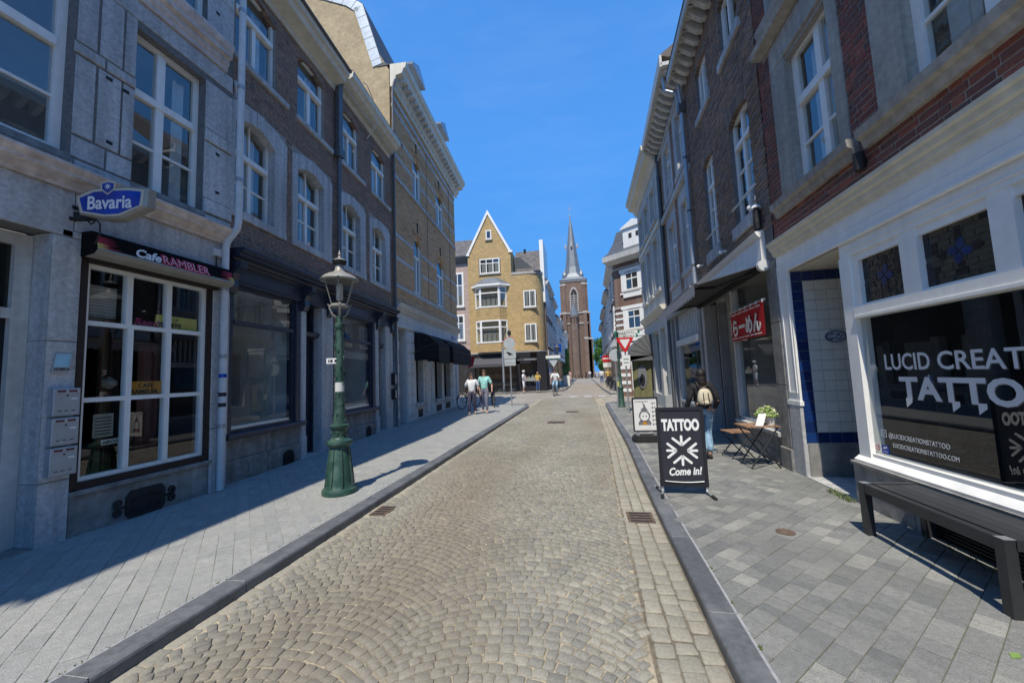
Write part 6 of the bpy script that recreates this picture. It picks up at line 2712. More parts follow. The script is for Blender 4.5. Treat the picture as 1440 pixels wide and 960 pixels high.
# two storeys of canted bay
bay = [(-9.28, 0.0), (-8.72, .55), (-6.98, .55), (-6.42, 0.0)]
b = MB(F)
for (p, q_) in zip(bay, bay[1:]):
    for (z0, z1) in ((3.62, 4.42), (6.42, 7.55)):
        b.quad((q_[0], q_[1], z0), (p[0], p[1], z0), (p[0], p[1], z1), (q_[0], q_[1], z1))
b.build('bay_wall', 'yellow_brick_far', cb)
for (z0, z1) in ((4.42, 6.42), (7.55, 9.45)):
    b = MB(F)
    g_ = []
    for k, (p, q_) in enumerate(zip(bay, bay[1:])):
        A, B_ = Vector((*p, 0)), Vector((*q_, 0))
        L_ = (B_ - A).length
        t_ = (B_ - A) / L_
        n_ = Vector((-t_.y, t_.x, 0))
        tz = z0 + (z1 - z0) * .68
        def bx(s0, s1, e, f, o=.0, th=.08):
            vs = []
            for zz in (e, f):
                for (s_, w_) in ((s0, -th), (s1, -th), (s1, o + .03), (s0, o + .03)):
                    P_ = A + t_ * s_ + n_ * w_
                    vs.append((P_.x, P_.y, zz))
            b.add(vs, [(0, 3, 2, 1), (4, 5, 6, 7), (0, 1, 5, 4), (1, 2, 6, 5), (2, 3, 7, 6), (3, 0, 4, 7)])
        fw_ = .11
        bx(0, fw_, z0, z1)
        bx(L_ - fw_, L_, z0, z1)
        bx(fw_, L_ - fw_, z0, z0 + .12)
        bx(fw_, L_ - fw_, z1 - .12, z1)
        bx(fw_, L_ - fw_, tz - .05, tz + .05)
        for (e, f) in ((z0 + .12, tz - .05), (tz + .05, z1 - .12)):
            P0, P1 = A + t_ * fw_ - n_ * .03, A + t_ * (L_ - fw_) - n_ * .03
            g_.append([(P1.x, P1.y, e), (P0.x, P0.y, e), (P0.x, P0.y, f), (P1.x, P1.y, f)])
    o = b.build('bay_window', 'white_paint', cb)
    for pts in g_:
        g = MB(F)
        g.quad(*pts)
        g.build('pane', 'glass', o)
    b = MB(F)
    b.quad((-6.5, -.05, z0), (-9.2, -.05, z0), (-9.2, -.05, z1), (-6.5, -.05, z1))
    b.build('dark_interior', 'curtain_dark', o)
    b = MB(F)
    for i in range(22):
        if i % 6 == 5:
            continue
        x0 = -8.62 + i * .072
        b.quad((x0 + .068, .30, z0), (x0, .33, z0), (x0, .33, z0 + 1.3), (x0 + .068, .30, z0 + 1.3))
    b.build('curtain', 'curtain_dark', o)
    b = MB(F)
    for i in range(14):
        x0 = -8.6 + i * .11
        b.box(x0, x0 + .012, .50, .51, z0 + 1.4, z1 - .12)
    for i in range(3):
        b.box(-8.6, -7.1, .50, .512, z0 + 1.45 + i * .14, z0 + 1.46 + i * .14)
    b.build('leading', 'galv', o)
b = MB(F)
top = [(-8.6, .08), (-7.1, .08)]
ov = [(-9.65, -.0), (-8.85, .78), (-6.85, .78), (-6.05, 0.0)]
for (z0, z1) in ((9.45, 9.62),):
    b.add([(p[0], p[1], z0) for p in ov] + [(p[0], p[1], z1) for p in ov], [(0, 4, 5, 1), (1, 5, 6, 2), (2, 6, 7, 3), (0, 1, 2, 3)])
b.build('bay_cornice', 'white_paint', cb)
b = MB(F)
b.add([(p[0], p[1], 9.62) for p in ov] + [(-8.6, 0, 10.25), (-8.3, .1, 10.30), (-7.4, .1, 10.30), (-7.1, 0, 10.25)], [(0, 4, 5, 1)[::-1], (1, 5, 6, 2)[::-1], (2, 6, 7, 3)[::-1], (4, 5, 6, 7)])
b.build('bay_roof', 'lead', cb)
# shop on the ground floor
b = MB(F)
b.box(-9.9, -5.92, -.3, -.02, 3.05, 3.50)
b.box(-9.9, -9.5, -.3, .05, .1, 3.5)
b.box(-5.75, -5.45, -.3, .04, .1, 3.05)
b.box(-5.95, cx, -.3, .04, 2.50, 3.50)
b.box(-3.95, -3.25, -1.5, -.0, .1, 3.5)
b.box(-5.45, -3.95, -.3, .02, .1, .55)
b.build('shopfront_surround', 'board_black', cb)
b = MB(F)
b.box(-5.7, -3.95, .04, .06, 2.75, 2.95)
b.build('fascia_strip', 'canvas_grey', cb)
b = MB(F)
for i in range(11):
    b.box(-5.05 + i * .09, -5.05 + i * .09 + .06, .06, .065, 2.79, 2.90)
b.build('fascia_print', 'galv', cb)
b = MB(F)
b.quad((-3.95, -.1, .55), (-5.45, -.1, .55), (-5.45, -.1, 2.45), (-3.95, -.1, 2.45))
b.quad((-5.75, -.2, .3), (-9.5, -.2, .3), (-9.5, -.2, 3.05), (-5.75, -.2, 3.05))
b.build('shop_pane', 'glass_shop', cb)
room(cb, F, -9.5, -3.3, .1, 3.4, 3, 'room_wall', 'room_floor', front=-.32)
b = MB(F)
rr4 = random.Random(9)
for i in range(34):
    x = -9.3 + i * .105
    b.box(x, x + .075, -1.3, -1.2, 1.35, 1.35 + rr4.uniform(.25, .5))
b.build('shelf_goods', 'wood_slat', cb)
b = MB(F)
b.box(-9.4, -5.8, -1.35, -1.15, 1.27, 1.34)
b.box(-9.4, -5.8, -1.35, -1.0, .6, .9)
b.build('shelf', 'wood_slat', cb)
b = MB(F)
for i in range(12):
    b.box(-5.35 + i * .11, -5.28 + i * .11, -.55, -.5, 1.1, 1.1 + rr4.uniform(.15, .4))
b.box(-5.4, -4.0, -.6, -.45, .98, 1.08)
b.build('window_display', 'paper', cb)
b = MB(F)
for x in (-7.6, -7.35, -7.1):
    b.ball((x, -1.1, 2.55), .10, 8, 6)
b.build('globe_lamp', 'lamp_white', cb)
# awning of the shop
t, l = thing(F, 'shop_awning', 'dark grey sloping awning over the shop of the yellow corner building', 'awning', -7.6, .02, 2.3)
q = MB(l)
q.add([(-2.0, 0, .85), (1.85, 0, .85), (1.85, 1.3, .25), (-2.0, 1.3, .25), (-2.0, 1.3, .0), (1.85, 1.3, .0)], [(0, 3, 2, 1), (3, 4, 5, 2)])
q.add([(1.85, 0, .85), (1.85, 0, .55), (1.85, 1.3, .0), (1.85, 1.3, .25)], [(0, 1, 2, 3)])
q.build('cloth', 'canvas_grey', t)
# tiled neighbour on its left, mostly hidden
pk = F.root('pink_brick_house', 'pale pink brick house with white framed windows between the ochre corner and the yellow gable', 'building')
pk.location.x -= 5
off = F.uc
b = MB(F)
F2 = Face((-10, 33.6), (0, 33.6), -12, -1, 'x')
bpy.data.objects.remove(pk)
pk = F2.root('pink_brick_house', 'pale pink brick house with white framed windows between the ochre corner and the yellow gable', 'building')
b = MB(F2)
b.panel(-15, -9.95, 0, 11.9, [], 0, -.2)
b.build('wall', 'pink_brick', pk)
b = MB(F2)
cornice(b, -15, -9.97, 11.9, 12.5, .5)
b.build('cornice', 'zinc_dark', pk)
b = MB(F2)
for i in range(14):
    for j in range(22):
        x0 = -15 + j * .23
        z0 = 12.5 + i * .16
        d0 = .2 - i * .15
        b.add([(x0, d0 + .02, z0), (x0 + .22, d0 + .02, z0), (x0 + .22, d0 - .15, z0 + .175), (x0, d0 - .15, z0 + .175), (x0 + .1, d0 + .07, z0 + .02), (x0 + .1, d0 - .1, z0 + .2)], [(0, 4, 5, 3), (4, 1, 2, 5)])
b.build('tiled_roof', 'roof_tile', pk, kind='stuff')
for u in (-11.55, -13.8):
    fwin(pk, F2, u, u + 1.15, 7.9, 11.1, .02, (u + .57,), 9.9, fw=.16)
    fwin(pk, F2, u, u + 1.15, 4.8, 7.2, .02, (u + .57,), 6.4, fw=.16)
b = MB(F2)
b.box(-15, -9.97, -.1, .05, 3.3, 3.9)
b.build('fascia', 'old_white', pk)
b = MB(F2)
b.box(-15, -9.97, -.02, .02, .1, 3.3)
b.build('shopfront', 'room_dark', pk)
# balcony-like oval sign on the pink house
# ------------------------------------------------------------------ the row of houses beyond, on the left
def row_house(F, u0, u1, h, name, label, mat, nwin, floors, roofm='slate', gable=False, eav='old_white', sty=None, roofh=2.4, shop='room_dark'):
    root = F.root(name, label, 'building')
    b = MB(F)
    b.box(u0, u1, -7, 0, 0, h)
    b.build('wall', mat, root)
    b = MB(F)
    cornice(b, u0, u1, h - .1, h + .4, .40)
    b.build('cornice', eav, root)
    b = MB(F)
    b.extr([(.35, h + .4), (-2.2, h + .4 + roofh), (-7, h + .4 + roofh), (-7, h)], u0, u1)
    b.build('roof', roofm, root)
    fh = (h - 3.8) / floors
    for f in range(floors):
        z0 = 4.2 + f * fh
        for k in range(nwin):
            uc = u0 + (u1 - u0) * (k + .5) / nwin
            ww = min(1.1, (u1 - u0) / nwin * .55)
            zt = z0 + fh * .68
            bb = MB(F)
            for (a, c, e, g_) in ((uc - ww / 2 - .1, uc - ww / 2, z0 - .05, zt + .1), (uc + ww / 2, uc + ww / 2 + .1, z0 - .05, zt + .1),
                                  (uc - ww / 2, uc + ww / 2, zt, zt + .12), (uc - ww / 2 - .16, uc + ww / 2 + .16, z0 - .16, z0 - .03), (uc - .04, uc + .04, z0, zt),
                                  (uc - ww / 2, uc + ww / 2, z0 + (zt - z0) * .62, z0 + (zt - z0) * .62 + .07)):
                bb.box(a, c, -.02, .07, e, g_)
            if sty:
                for i in range(5):
                    zz = z0 + (zt - z0) * (i + .2) / 5
                    bb.box(uc - ww / 2 - .32, uc - ww / 2 - .1, -.02, .03, zz, zz + .1)
                    bb.box(uc + ww / 2 + .1, uc + ww / 2 + .32, -.02, .03, zz, zz + .1)
            o = bb.build('window', 'white_paint', root)
            g = MB(F)
            g.quad((uc + ww / 2, .012, z0), (uc - ww / 2, .012, z0), (uc - ww / 2, .012, zt), (uc + ww / 2, .012, zt))
            g.build('pane', 'glass_win_far', o)
    b = MB(F)
    b.box(u0 + .05, u1 - .05, -.01, .08, 3.2, 3.7)
    b.build('fascia', eav, root)
    b = MB(F)
    b.box(u0 + .3, u1 - .3, -.01, .03, .5, 3.1)
    b.build('shop_window', 'glass_win_far', root)
    return root


m = M('glass_win_far', (.03, .035, .04), .06, 2, .3, 10, 0, spec=.8)
FL = Face((-3.12, 33.5), (-2.95, 90), 36, -1)
row = [(34.8, 41.5, 9.6, 'far_brick', 3, 2, 1, 'dark brick house with white banded windows beside the rounded yellow corner'),
       (41.55, 47, 9.2, 'stucco_grey', 2, 2, 0, 'grey rendered house, second beyond the rounded yellow corner'),
       (47.05, 53, 8.0, 'stucco_white', 2, 2, 0, 'pale rendered house, third beyond the rounded yellow corner'),
       (53.05, 60, 8.6, 'far_brick', 3, 2, 0, 'dark house in the far left row before the church, fourth beyond the rounded corner'),
       (60.05, 68, 7.6, 'stucco_grey', 3, 2, 0, 'far grey house, fifth beyond the rounded yellow corner'),
       (68.05, 78, 8.4, 'stucco_white', 3, 2, 0, 'farthest pale house of the left row, just before the church')]
for (a, c, h, mt, nw, fl, sty, lb) in row:
    Fh = Face((-3.12, 33.5), (-2.95, 90), (a + c) / 2, -1)
    row_house(Fh, a, c, h, 'row_house', lb, mt, nw, fl, sty=sty)
Fh = Face((-3.12, 33.5), (-2.95, 90), 43, -1)
t, l = thing(Fh, 'dormer', 'white dormer at the roof edge of the dark brick house beside the yellow corner building', 'dormer', 38.2, -.4, 9.9)
q = MB(l)
q.box(-.8, .8, -2, 0, 0, 1.5)
q.build('body', 'white_paint', t)
q = MB(l)
q.prism([(-1, 1.5), (1, 1.5), (1, 1.6), (0, 2.0), (-1, 1.6)], -2.2, .15)
q.build('roof', 'white_paint', t)
# ------------------------------------------------------------------ the row on the right, beyond the side street
P0, P1 = (2.12, 24.6), (5.0, 22.0)
L_ = hypot(P1[0] - P0[0], P1[1] - P0[1])
class FaceA(Face):
    def __init__(s, P0, P1, uc, sg):
        P0, P1 = Vector((*P0, 0)), Vector((*P1, 0))
        s.t = (P1 - P0).normalized()
        s.o, s.uc, s.sg = P0, uc, sg
        s.ang = atan2(s.t.y, s.t.x)
        s.n = Vector((-s.t.y, s.t.x, 0)) * sg
F = FaceA(P0, P1, L_ / 2, -1)
ch = F.root('corner_brick_house', 'brown brick corner house with bright white window surrounds beyond the cream house', 'building')
b = MB(F)
b.panel(0, L_, 0, 8.15, [], 0, -.2)
b.build('wall', 'red_brick_far', ch)
b = MB(F)
b.extr([(-.02, 7.75), (.05, 7.76), (.06, 7.86), (0, 7.87)], 0, L_)
b.box(0, L_, -.02, .06, 5.32, 5.44)
b.build('string_course', 'church_stone', ch)
b = MB(F)
b.extr([(-.05, 8.12), (.12, 8.12), (.3, 8.22), (.55, 8.3), (.58, 8.62), (-.05, 8.64)], -.35, L_ + .3)
b.build('eaves', 'old_white', ch)
b = MB(F)
b.extr([(.58, 8.62), (.1, 8.95), (-.5, 9.7), (-.9, 10.5), (-4, 10.5), (-4, 8.6)], -.25, L_ + .3)
b.build('roof', 'slate', ch)
dm = MB(F).box(.95, 2.5, -1.4, .10, 8.9, 10.1).build('dormer', 'white_paint', ch)
b = MB(F)
b.prism([(.85, 10.1), (2.6, 10.1), (2.6, 10.18), (1.72, 10.55), (.85, 10.18)], -1.5, .2)
b.build('dormer_gable', 'white_paint', dm)
for u in (1.35, 1.85):
    MB(F).box(u, u + .22, .09, .106, 9.45, 9.75).build('dormer_window', 'room_dark', dm)
for (z0, z1) in ((6.35, 7.45), (4.0, 5.18)):
    for u in (.85, 2.35):
        o = fwin(ch, F, u, u + .95, z0, z1, .01, (u + .475,), z0 + (z1 - z0) * .63, fw=.09, cur=False, mw=.05)
        b = MB(F)
        b.box(u - .28, u - .002, -.02, .05, z0 - .02, z1 + .05)
        b.box(u + .952, u + 1.23, -.02, .05, z0 - .02, z1 + .05)
        b.box(u - .38, u + 1.33, -.02, .07, z1 + .05, z1 + .25)
        b.box(u - .36, u + 1.31, -.02, .08, z0 - .2, z0 - .1)
        b.box(u - .15, u + 1.1, -.02, .08, z0 - .42, z0 - .2)
        b.build('stone_surround', 'white_paint', ch)
for z in (3.9, 4.27, 4.64, 5.0):
    b = MB(F)
    b.box(0, .57, -.02, .025, z, z + .12)
    b.build('stone_band', 'white_paint', ch)
b = MB(F)
for z in (.3, .75, 1.2, 1.65, 2.1, 2.5):
    b.box(0, .8, -.02, .02, z, z + .2)
b.box(0, L_, -.02, .05, 3.3, 3.6)
b.box(.9, L_, -.02, .01, .4, 3.2)
b.build('ground_floor_bands', 'white_paint', ch)
b = MB(F)
b.box(1.0, L_ - .2, -.01, .03, .9, 3.0)
b.build('shop_window', 'glass_win_far', ch)
# its side along the street and the others
rowr = [(24.62, 30.5, 7.9, 'far_brick', 2, 2, 1, 'side of the brown corner house with white banded windows along the far street'),
        (30.55, 36, 7.4, 'stucco_white', 2, 2, 0, 'white rendered house, second in the far right row'),
        (36.05, 43, 6.9, 'stucco_grey', 3, 2, 0, 'grey house, third in the far right row'),
        (43.05, 50, 6.4, 'stucco_white', 3, 2, 0, 'last pale house of the far right row, before the green tree')]
for (a, c, h, mt, nw, fl, sty, lb) in rowr:
    Fh = Face((2.12, 24.6), (2.45, 50), (a + c) / 2, 1)
    row_house(Fh, a, c, h, 'row_house', lb, mt, nw, fl, sty=sty)
# ------------------------------------------------------------------ the church
CY = 100.
ct = empty('church', (-1.5, CY, 0), 'brown brick church tower with a tall grey spire at the end of the street', 'church')
b = MB()
w1_ = 3.05
b.box(-w1_, w1_, -w1_, w1_, 0, 24.6)
b.build('tower', 'church_brick', ct)
b = MB()
for sx in (-1, 1):
    for sy in (-1, 1):
        for (h, e) in ((9.5, 1.0), (16.0, .65), (23.2, .34)):
            b.box(sx * (w1_ - .55) - .42, sx * (w1_ - .55) + .42, sy * w1_ - e, sy * w1_ + e, 0, h)
            b.box(sx * w1_ - e, sx * w1_ + e, sy * (w1_ - .55) - .42, sy * (w1_ - .55) + .42, 0, h)
b.build('buttress', 'church_brick', ct)
b = MB()
for z in (16.0, 17.0 - 3.6, 24.2):
    b.box(-w1_ - .18, w1_ + .18, -w1_ - .18, w1_ + .18, z, z + .35)
for sx in (-1, 1):
    for (h, e) in ((9.5, 1.0), (16.0, .65), (23.2, .34)):
        for sy in (-1,):
            b.slab([(sx * (w1_ - .55) - .5, -w1_ - e - .08), (sx * (w1_ - .55) + .5, -w1_ - e - .08), (sx * (w1_ - .55) + .5, -w1_ + .1), (sx * (w1_ - .55) - .5, -w1_ + .1)], h, h + .5)
            b.box(sx * w1_ - e - .08, sx * w1_ + e + .08, -w1_ + .05, -w1_ + 1.0, h, h + .4)
b.build('stone_course', 'church_stone', ct)
# belfry window
b = MB()
d = -w1_ - .02


def gothic(hw, z0, zs, y0, y1, b, inner=None):
    pts = [(-hw, z0), (hw, z0), (hw, zs)]
    for i in range(1, 8):
        a = i / 8
        pts.append((hw - hw * a * a * .4 - hw * a * .6, zs + 1.7 * hw * sin(a * pi / 2)))
    pts.append((0, zs + 1.75 * hw))
    for i in range(7, 0, -1):
        a = i / 8
        pts.append((-(hw - hw * a * a * .4 - hw * a * .6), zs + 1.7 * hw * sin(a * pi / 2)))
    pts.append((-hw, zs))
    n = len(pts)
    b.add([(x, y0, z) for (x, z) in pts] + [(x, y1, z) for (x, z) in pts], [tuple(reversed(range(n))), tuple(range(n, 2 * n))] + [(i, (i + 1) % n, n + (i + 1) % n, n + i) for i in range(n)][:0] + [(i, n + i, n + (i + 1) % n, (i + 1) % n) for i in range(n)])


gothic(1.05, 16.6, 21.0, -w1_ - .10, -w1_ + .1, b)
fr_ = b.build('belfry_window', 'church_stone', ct)
b = MB()
gothic(.80, 16.8, 20.9, -w1_ - .14, -w1_ - .09, b)
b.build('opening', 'room_dark', fr_)
b = MB()
b.box(-.07, .07, -w1_ - .2, -w1_ - .13, 16.8, 21.2)
for i in range(7):
    b.box(-.78, .78, -w1_ - .22, -w1_ - .13, 16.9 + i * .58, 17.1 + i * .58)
for sx in (-.38, .38):
    b.lathe([(.30, 0), (.30, .1)], (0, 0), 8) if False else None
b.build('louvre', 'church_stone', fr_)
# low blind panels
b = MB()
for (x, z0, z1) in ((-1.2, 1, 12.5), (1.2, 1, 12.5)):
    b.box(x - .55, x + .55, -w1_ - .02, -w1_ + .1, z0, z1)
b.build('blind_panel', 'far_brick', ct)
# spire: square base turning into an octagon
b = MB()
sq = [(-3.4, -3.4), (3.4, -3.4), (3.4, 3.4), (-3.4, 3.4)]
ring = []
for (r, z) in ((3.4, 24.6), (2.75, 25.4), (2.2, 26.6), (1.78, 28.4), (1.45, 31), (1.0, 35), (.55, 38.6), (.08, 42.0)):
    k = 1.0 if z < 25 else (.62 if z < 26 else .41)
    pts = []
    for i in range(4):
        a = pi / 2 * i - pi / 2
        nx, ny = cos(a), sin(a)
        tx_, ty_ = -ny, nx
        for s_ in (-1, 1):
            pts.append((r * nx + tx_ * r * k * s_, r * ny + ty_ * r * k * s_, z))
    ring.append(pts)
vs = [p for r in ring for p in r]
fs = []
for i in range(len(ring) - 1):
    for k in range(8):
        j = (k + 1) % 8
        fs.append((i * 8 + k, i * 8 + j, (i + 1) * 8 + j, (i + 1) * 8 + k))
b.add(vs, fs)
b.build('spire', 'lead', ct)
b = MB()
for (x, y) in ((-2.5, -2.5), (2.5, -2.5), (-2.5, 2.5), (2.5, 2.5)):
    b.lathe([(.55, 25.0), (.55, 26.0), (.62, 26.05), (.04, 27.4)], (x * .83, y * .83), 6)
b.build('corner_pinnacle', 'lead', ct)
b = MB()
for i in range(4):
    a = pi / 2 * i
    b.lathe([(.26, 33.6), (.26, 34.2), (.02, 35)], (1.5 * cos(a), 1.5 * sin(a)), 6)
b.build('spire_light', 'church_stone', ct)
b = MB()
b.lathe([(.03, 41.5), (.03, 42), (.22, 42.2), (.22, 42.4), (.03, 42.6), (.03, 45.2)], (0, 0), 6)
b.box(-.5, .5, -.03, .03, 44.2, 44.3)
b.build('cross', 'church_stone', ct)
# stair turret
b = MB()
b.lathe([(1.0, 0), (1.0, 14.8), (1.15, 15.0), (1.15, 15.4)], (-.2, -w1_ - .5), 8)
b.build('turret', 'church_brick', ct)
b = MB()
b.lathe([(1.2, 15.4), (.05, 19.0)], (-.2, -w1_ - .5), 8)
b.build('turret_roof', 'lead', ct)
b = MB()
for i in range(5):
    a = pi + pi * (i + .5) / 5
    b.box(-.2 + 1.02 * cos(a) - .08, -.2 + 1.02 * cos(a) + .08, -w1_ - .5 + 1.02 * sin(a) - .08, -w1_ - .5 + 1.02 * sin(a) + .08, 13.6, 14.7)
b.build('turret_window', 'room_dark', ct)
b = MB()
b.slab([(-3, 3), (3, 3), (3, 30), (-3, 30)], 0, 12)
b.slab([(-3, -2), (-6.0, -2), (-6.0, 26), (-3, 26)], 0, 8)
b.build('nave', 'church_brick', ct)

# ------------------------------------------------------------------ trees and climbers
def leaves(n, shape, size, seed, mat, name, par, thresh=None):
    r = random.Random(seed)
    v, f = [], []
    k = 0
    while k < n:
        c = shape(r)
        if c is None:
            continue
        s = size * r.uniform(.6, 1.3)
        a = Vector((r.gauss(0, 1), r.gauss(0, 1), r.gauss(0, 1))).normalized()
        bb = a.cross(Vector((r.gauss(0, 1), r.gauss(0, 1), r.gauss(0, 1)))).normalized()
        c = Vector(c)
        m_ = len(v)
        v += [tuple(c - a * s), tuple(c + bb * s * .55), tuple(c + a * s), tuple(c - bb * s * .55)]
        f.append((m_, m_ + 1, m_ + 2, m_ + 3))
        k += 1
    b = MB()
    b.add(v, f)
    return b.build(name, mat, par, kind='stuff' if False else None)


def tree(loc, h, rad, label, seed, n=9000, leaf=.16):
    r = random.Random(seed)
    t = empty('tree', loc, label, 'tree', 'trees beside the church')
    q = MB()
    q.tube([(0, 0, 0), (.05, 0, h * .2), (-.05, .1, h * .4), (0, 0, h * .75)], [.22, .18, .13, .04], 8)
    for i in range(7):
        a = i * 2.4
        z = h * (.25 + .06 * i)
        q.tube([(0, 0, z), (rad * .4 * cos(a), rad * .4 * sin(a), z + h * .12), (rad * .75 * cos(a), rad * .75 * sin(a), z + h * .2)], [.08, .05, .015], 5)
    q.build('trunk', 'bark', t)
    cl = []
    for i in range(34):
        a, u = r.uniform(0, 2 * pi), r.uniform(-1, 1)
        rr_ = rad * (r.random() ** .4)
        cl.append((rr_ * cos(a) * sqrt(1 - u * u), rr_ * sin(a) * sqrt(1 - u * u), h * .62 + u * h * .36, rad * r.uniform(.2, .42)))
    def shape(r2):
        c = r2.choice(cl)
        d = Vector((r2.gauss(0, 1), r2.gauss(0, 1), r2.gauss(0, .8))).normalized() * c[3] * (r2.random() ** .33)
        return (c[0] + d.x, c[1] + d.y, c[2] + d.z)
    leaves(n, shape, leaf, seed, 'leaf_green', 'crown', t)
    return t


tree((4.4, 86, 0), 8.6, 2.6, 'leafy green tree right of the church tower, the nearer one', 3)
tree((8.2, 94, 0), 9.0, 3.0, 'leafy green tree half hidden by the far right houses', 4)
tree((6.0, 104, 0), 8.5, 3.2, 'leafy green tree farthest back beside the church', 5)
t = empty('climbing_plant', (-2.75, 66, 0), 'green climbing plant on the far left houses in front of the church', 'plant')
rr5 = random.Random(8)
leaves(1600, lambda r: (r.uniform(-.2, .35) * (1.2 - abs(r.random() - .5)), r.uniform(-2.5, 2.5), 5.5 * r.random() ** .8), .13, 9, 'leaf_green', 'foliage', t)
q = MB()
q.tube([(0, 0, 0), (.02, .3, 2), (0, -.2, 5)], [.05, .04, .02], 5)
q.build('stem', 'bark', t)

# ------------------------------------------------------------------ street lamp on the left pavement
lp = empty('street_lamp', (-3.30, 4.82, PZ), 'green cast iron street lamp with a glass lantern on the left pavement', 'street lamp')
q = MB()
q.lathe([(.225, .0), (.225, .045), (.215, .065), (.19, .075), (.178, .10), (.168, .14), (.12, .60), (.112, .62)], n=24, rib=.0)
q.build('base', 'lamp_green', lp, smooth=True)
q = MB()
for i in range(8):                                  # raised panel frames round the foot
    a = 2 * pi * i / 8
    pts = [(.185 * cos(a), .185 * sin(a), .10), (.137 * cos(a), .137 * sin(a), .50), (.128 * cos(a), .128 * sin(a), .58)]
    q.tube(pts, [.008, .007, .006], 6)
q.build('foot_rib', 'lamp_green', lp, smooth=True)
q = MB()
q.lathe([(.112, .60), (.15, .625), (.165, .65), (.16, .685), (.125, .705), (.105, .72), (.098, .74), (.098, .83), (.108, .845), (.118, .86), (.125, .875), (.122, .895), (.10, .905)], n=24)
q.build('collar', 'lamp_green', lp, smooth=True)
q = MB()
for i in range(6):
    a = 2 * pi * i / 6 - 1.4
    ca, sa = cos(a), sin(a)
    for k in range(10):
        b0, b1 = 2 * pi * k / 10, 2 * pi * (k + 1) / 10
        pts = []
        for bb in (b0, b1):
            pts.append(((.100) * ca - .026 * cos(bb) * sa, (.100) * sa + .026 * cos(bb) * ca, .785 + .026 * sin(bb)))
        q.tube(pts, .007, 4, cap=False)
    q.ball((.10 * ca, .10 * sa, .785), .010, 6, 4)
q.build('rosette', 'lamp_green', lp, smooth=True)
q = MB()
q.lathe([(.088, .90), (.082, .96), (.070, 1.05), (.060, 1.2), (.056, 1.5), (.053, 1.9), (.050, 2.2), (.060, 2.21), (.064, 2.24), (.060, 2.27), (.044, 2.28), (.042, 2.40)], n=20)
q.build('shaft', 'lamp_green', lp, smooth=True)
q = MB()
r6 = random.Random(3)
for i in range(26):                                 # cast leaf ornament on the shaft
    z = .95 + i * .045 if i < 8 else 1.22 + (i - 8) * .045
    a = i * 2.4
    R0 = .087 - .027 * min(1, (z - .92) / .25)
    x, y = R0 * cos(a), R0 * sin(a)
    q.ball((x, y, z), .017, 6, 4, sc=(.9, .9, 1.5))
q.build('cast_leaf', 'lamp_green', lp, smooth=True)
q = MB()                                            # lantern cradle
for i in range(4):
    a = pi / 2 * i + pi / 4 - .15
    q.tube([(.03 * cos(a), .03 * sin(a), 2.36), (.09 * cos(a), .09 * sin(a), 2.40), (.125 * cos(a), .125 * sin(a), 2.48), (.135 * cos(a), .135 * sin(a), 2.53), (.155 * cos(a), .155 * sin(a), 2.54)], .011, 6)
q.lathe([(.115, 2.50), (.125, 2.51), (.125, 2.53), (.11, 2.54)], n=16)
q.lathe([(.02, 2.38), (.02, 2.50)], n=8)
q.build('cradle', 'lamp_crown', lp, smooth=True)
q = MB()
for i in range(6):
    a0, a1 = pi / 3 * i, pi / 3 * (i + 1)
    q.tube([(.112 * cos(a0), .112 * sin(a0), 2.54), (.212 * cos(a0), .212 * sin(a0), 2.89)], .007, 5)
    for (r_, z) in ((.112, 2.54), (.212, 2.885)):
        q.tube([(r_ * cos(a0), r_ * sin(a0), z), (r_ * cos(a1), r_ * sin(a1), z)], .008, 5)
q.build('lantern_frame', 'lamp_crown', lp)
for i in range(6):
    a0, a1 = pi / 3 * i, pi / 3 * (i + 1)
    q = MB()
    q.add([(.112 * cos(a0), .112 * sin(a0), 2.545), (.112 * cos(a1), .112 * sin(a1), 2.545), (.21 * cos(a1), .21 * sin(a1), 2.885), (.21 * cos(a0), .21 * sin(a0), 2.885)], [(0, 1, 2, 3)])
    q.build('lantern_pane', 'glass_lamp', lp)
q = MB()
q.lathe([(.04, 2.60), (.045, 2.62), (.045, 2.80), (.03, 2.84)], n=10)
q.build('bulb', 'lamp_white', lp, smooth=True)
q = MB()
q.lathe([(.245, 2.875), (.25, 2.89), (.24, 2.905), (.205, 2.94), (.15, 2.972), (.09, 2.995), (.06, 3.03), (.055, 3.10), (.05, 3.11)], n=24)
q.build('hood', 'lamp_crown', lp, smooth=True)
q = MB()
for i in range(6):
    a = pi / 3 * i
    q.ball((.245 * cos(a), .245 * sin(a), 2.88), .018, 6, 4)
q.build('hood_knob', 'lamp_green', lp, smooth=True)
q = MB()
q.lathe([(.05, 3.10), (.085, 3.12), (.10, 3.16), (.092, 3.165)], n=16)
q.build('chimney', 'iron_dark', lp, smooth=True)
q = MB()
q.lathe([(.10, 3.16), (.06, 3.19), (.025, 3.205), (.015, 3.24), (.025, 3.255), (.012, 3.275), (.005, 3.32)], n=14)
q.build('finial', 'lamp_crown', lp, smooth=True)
t = empty('lamp_plate', (-3.36, 4.765, PZ + 1.76), 'small white number plate strapped to the green street lamp', 'plate', None, radians(20))
q = MB()
q.box(-.085, .085, -.012, 0, -.038, .038)
q.build('plate', 'sign_white', t)
q = MB()
for i, (a, c) in enumerate(((-.06, -.045), (-.035, -.005), (.02, .045), (.05, .058))):
    q.box(a, c, -.014, -.0118, -.02, .018)
q.build('print', 'letter_dark', t)
q = MB()
q.lathe([(.060, 1.34), (.060, 1.345), (.0585, 1.46), (.058, 1.465)], n=16)
q.build('sticker', 'paper', lp)

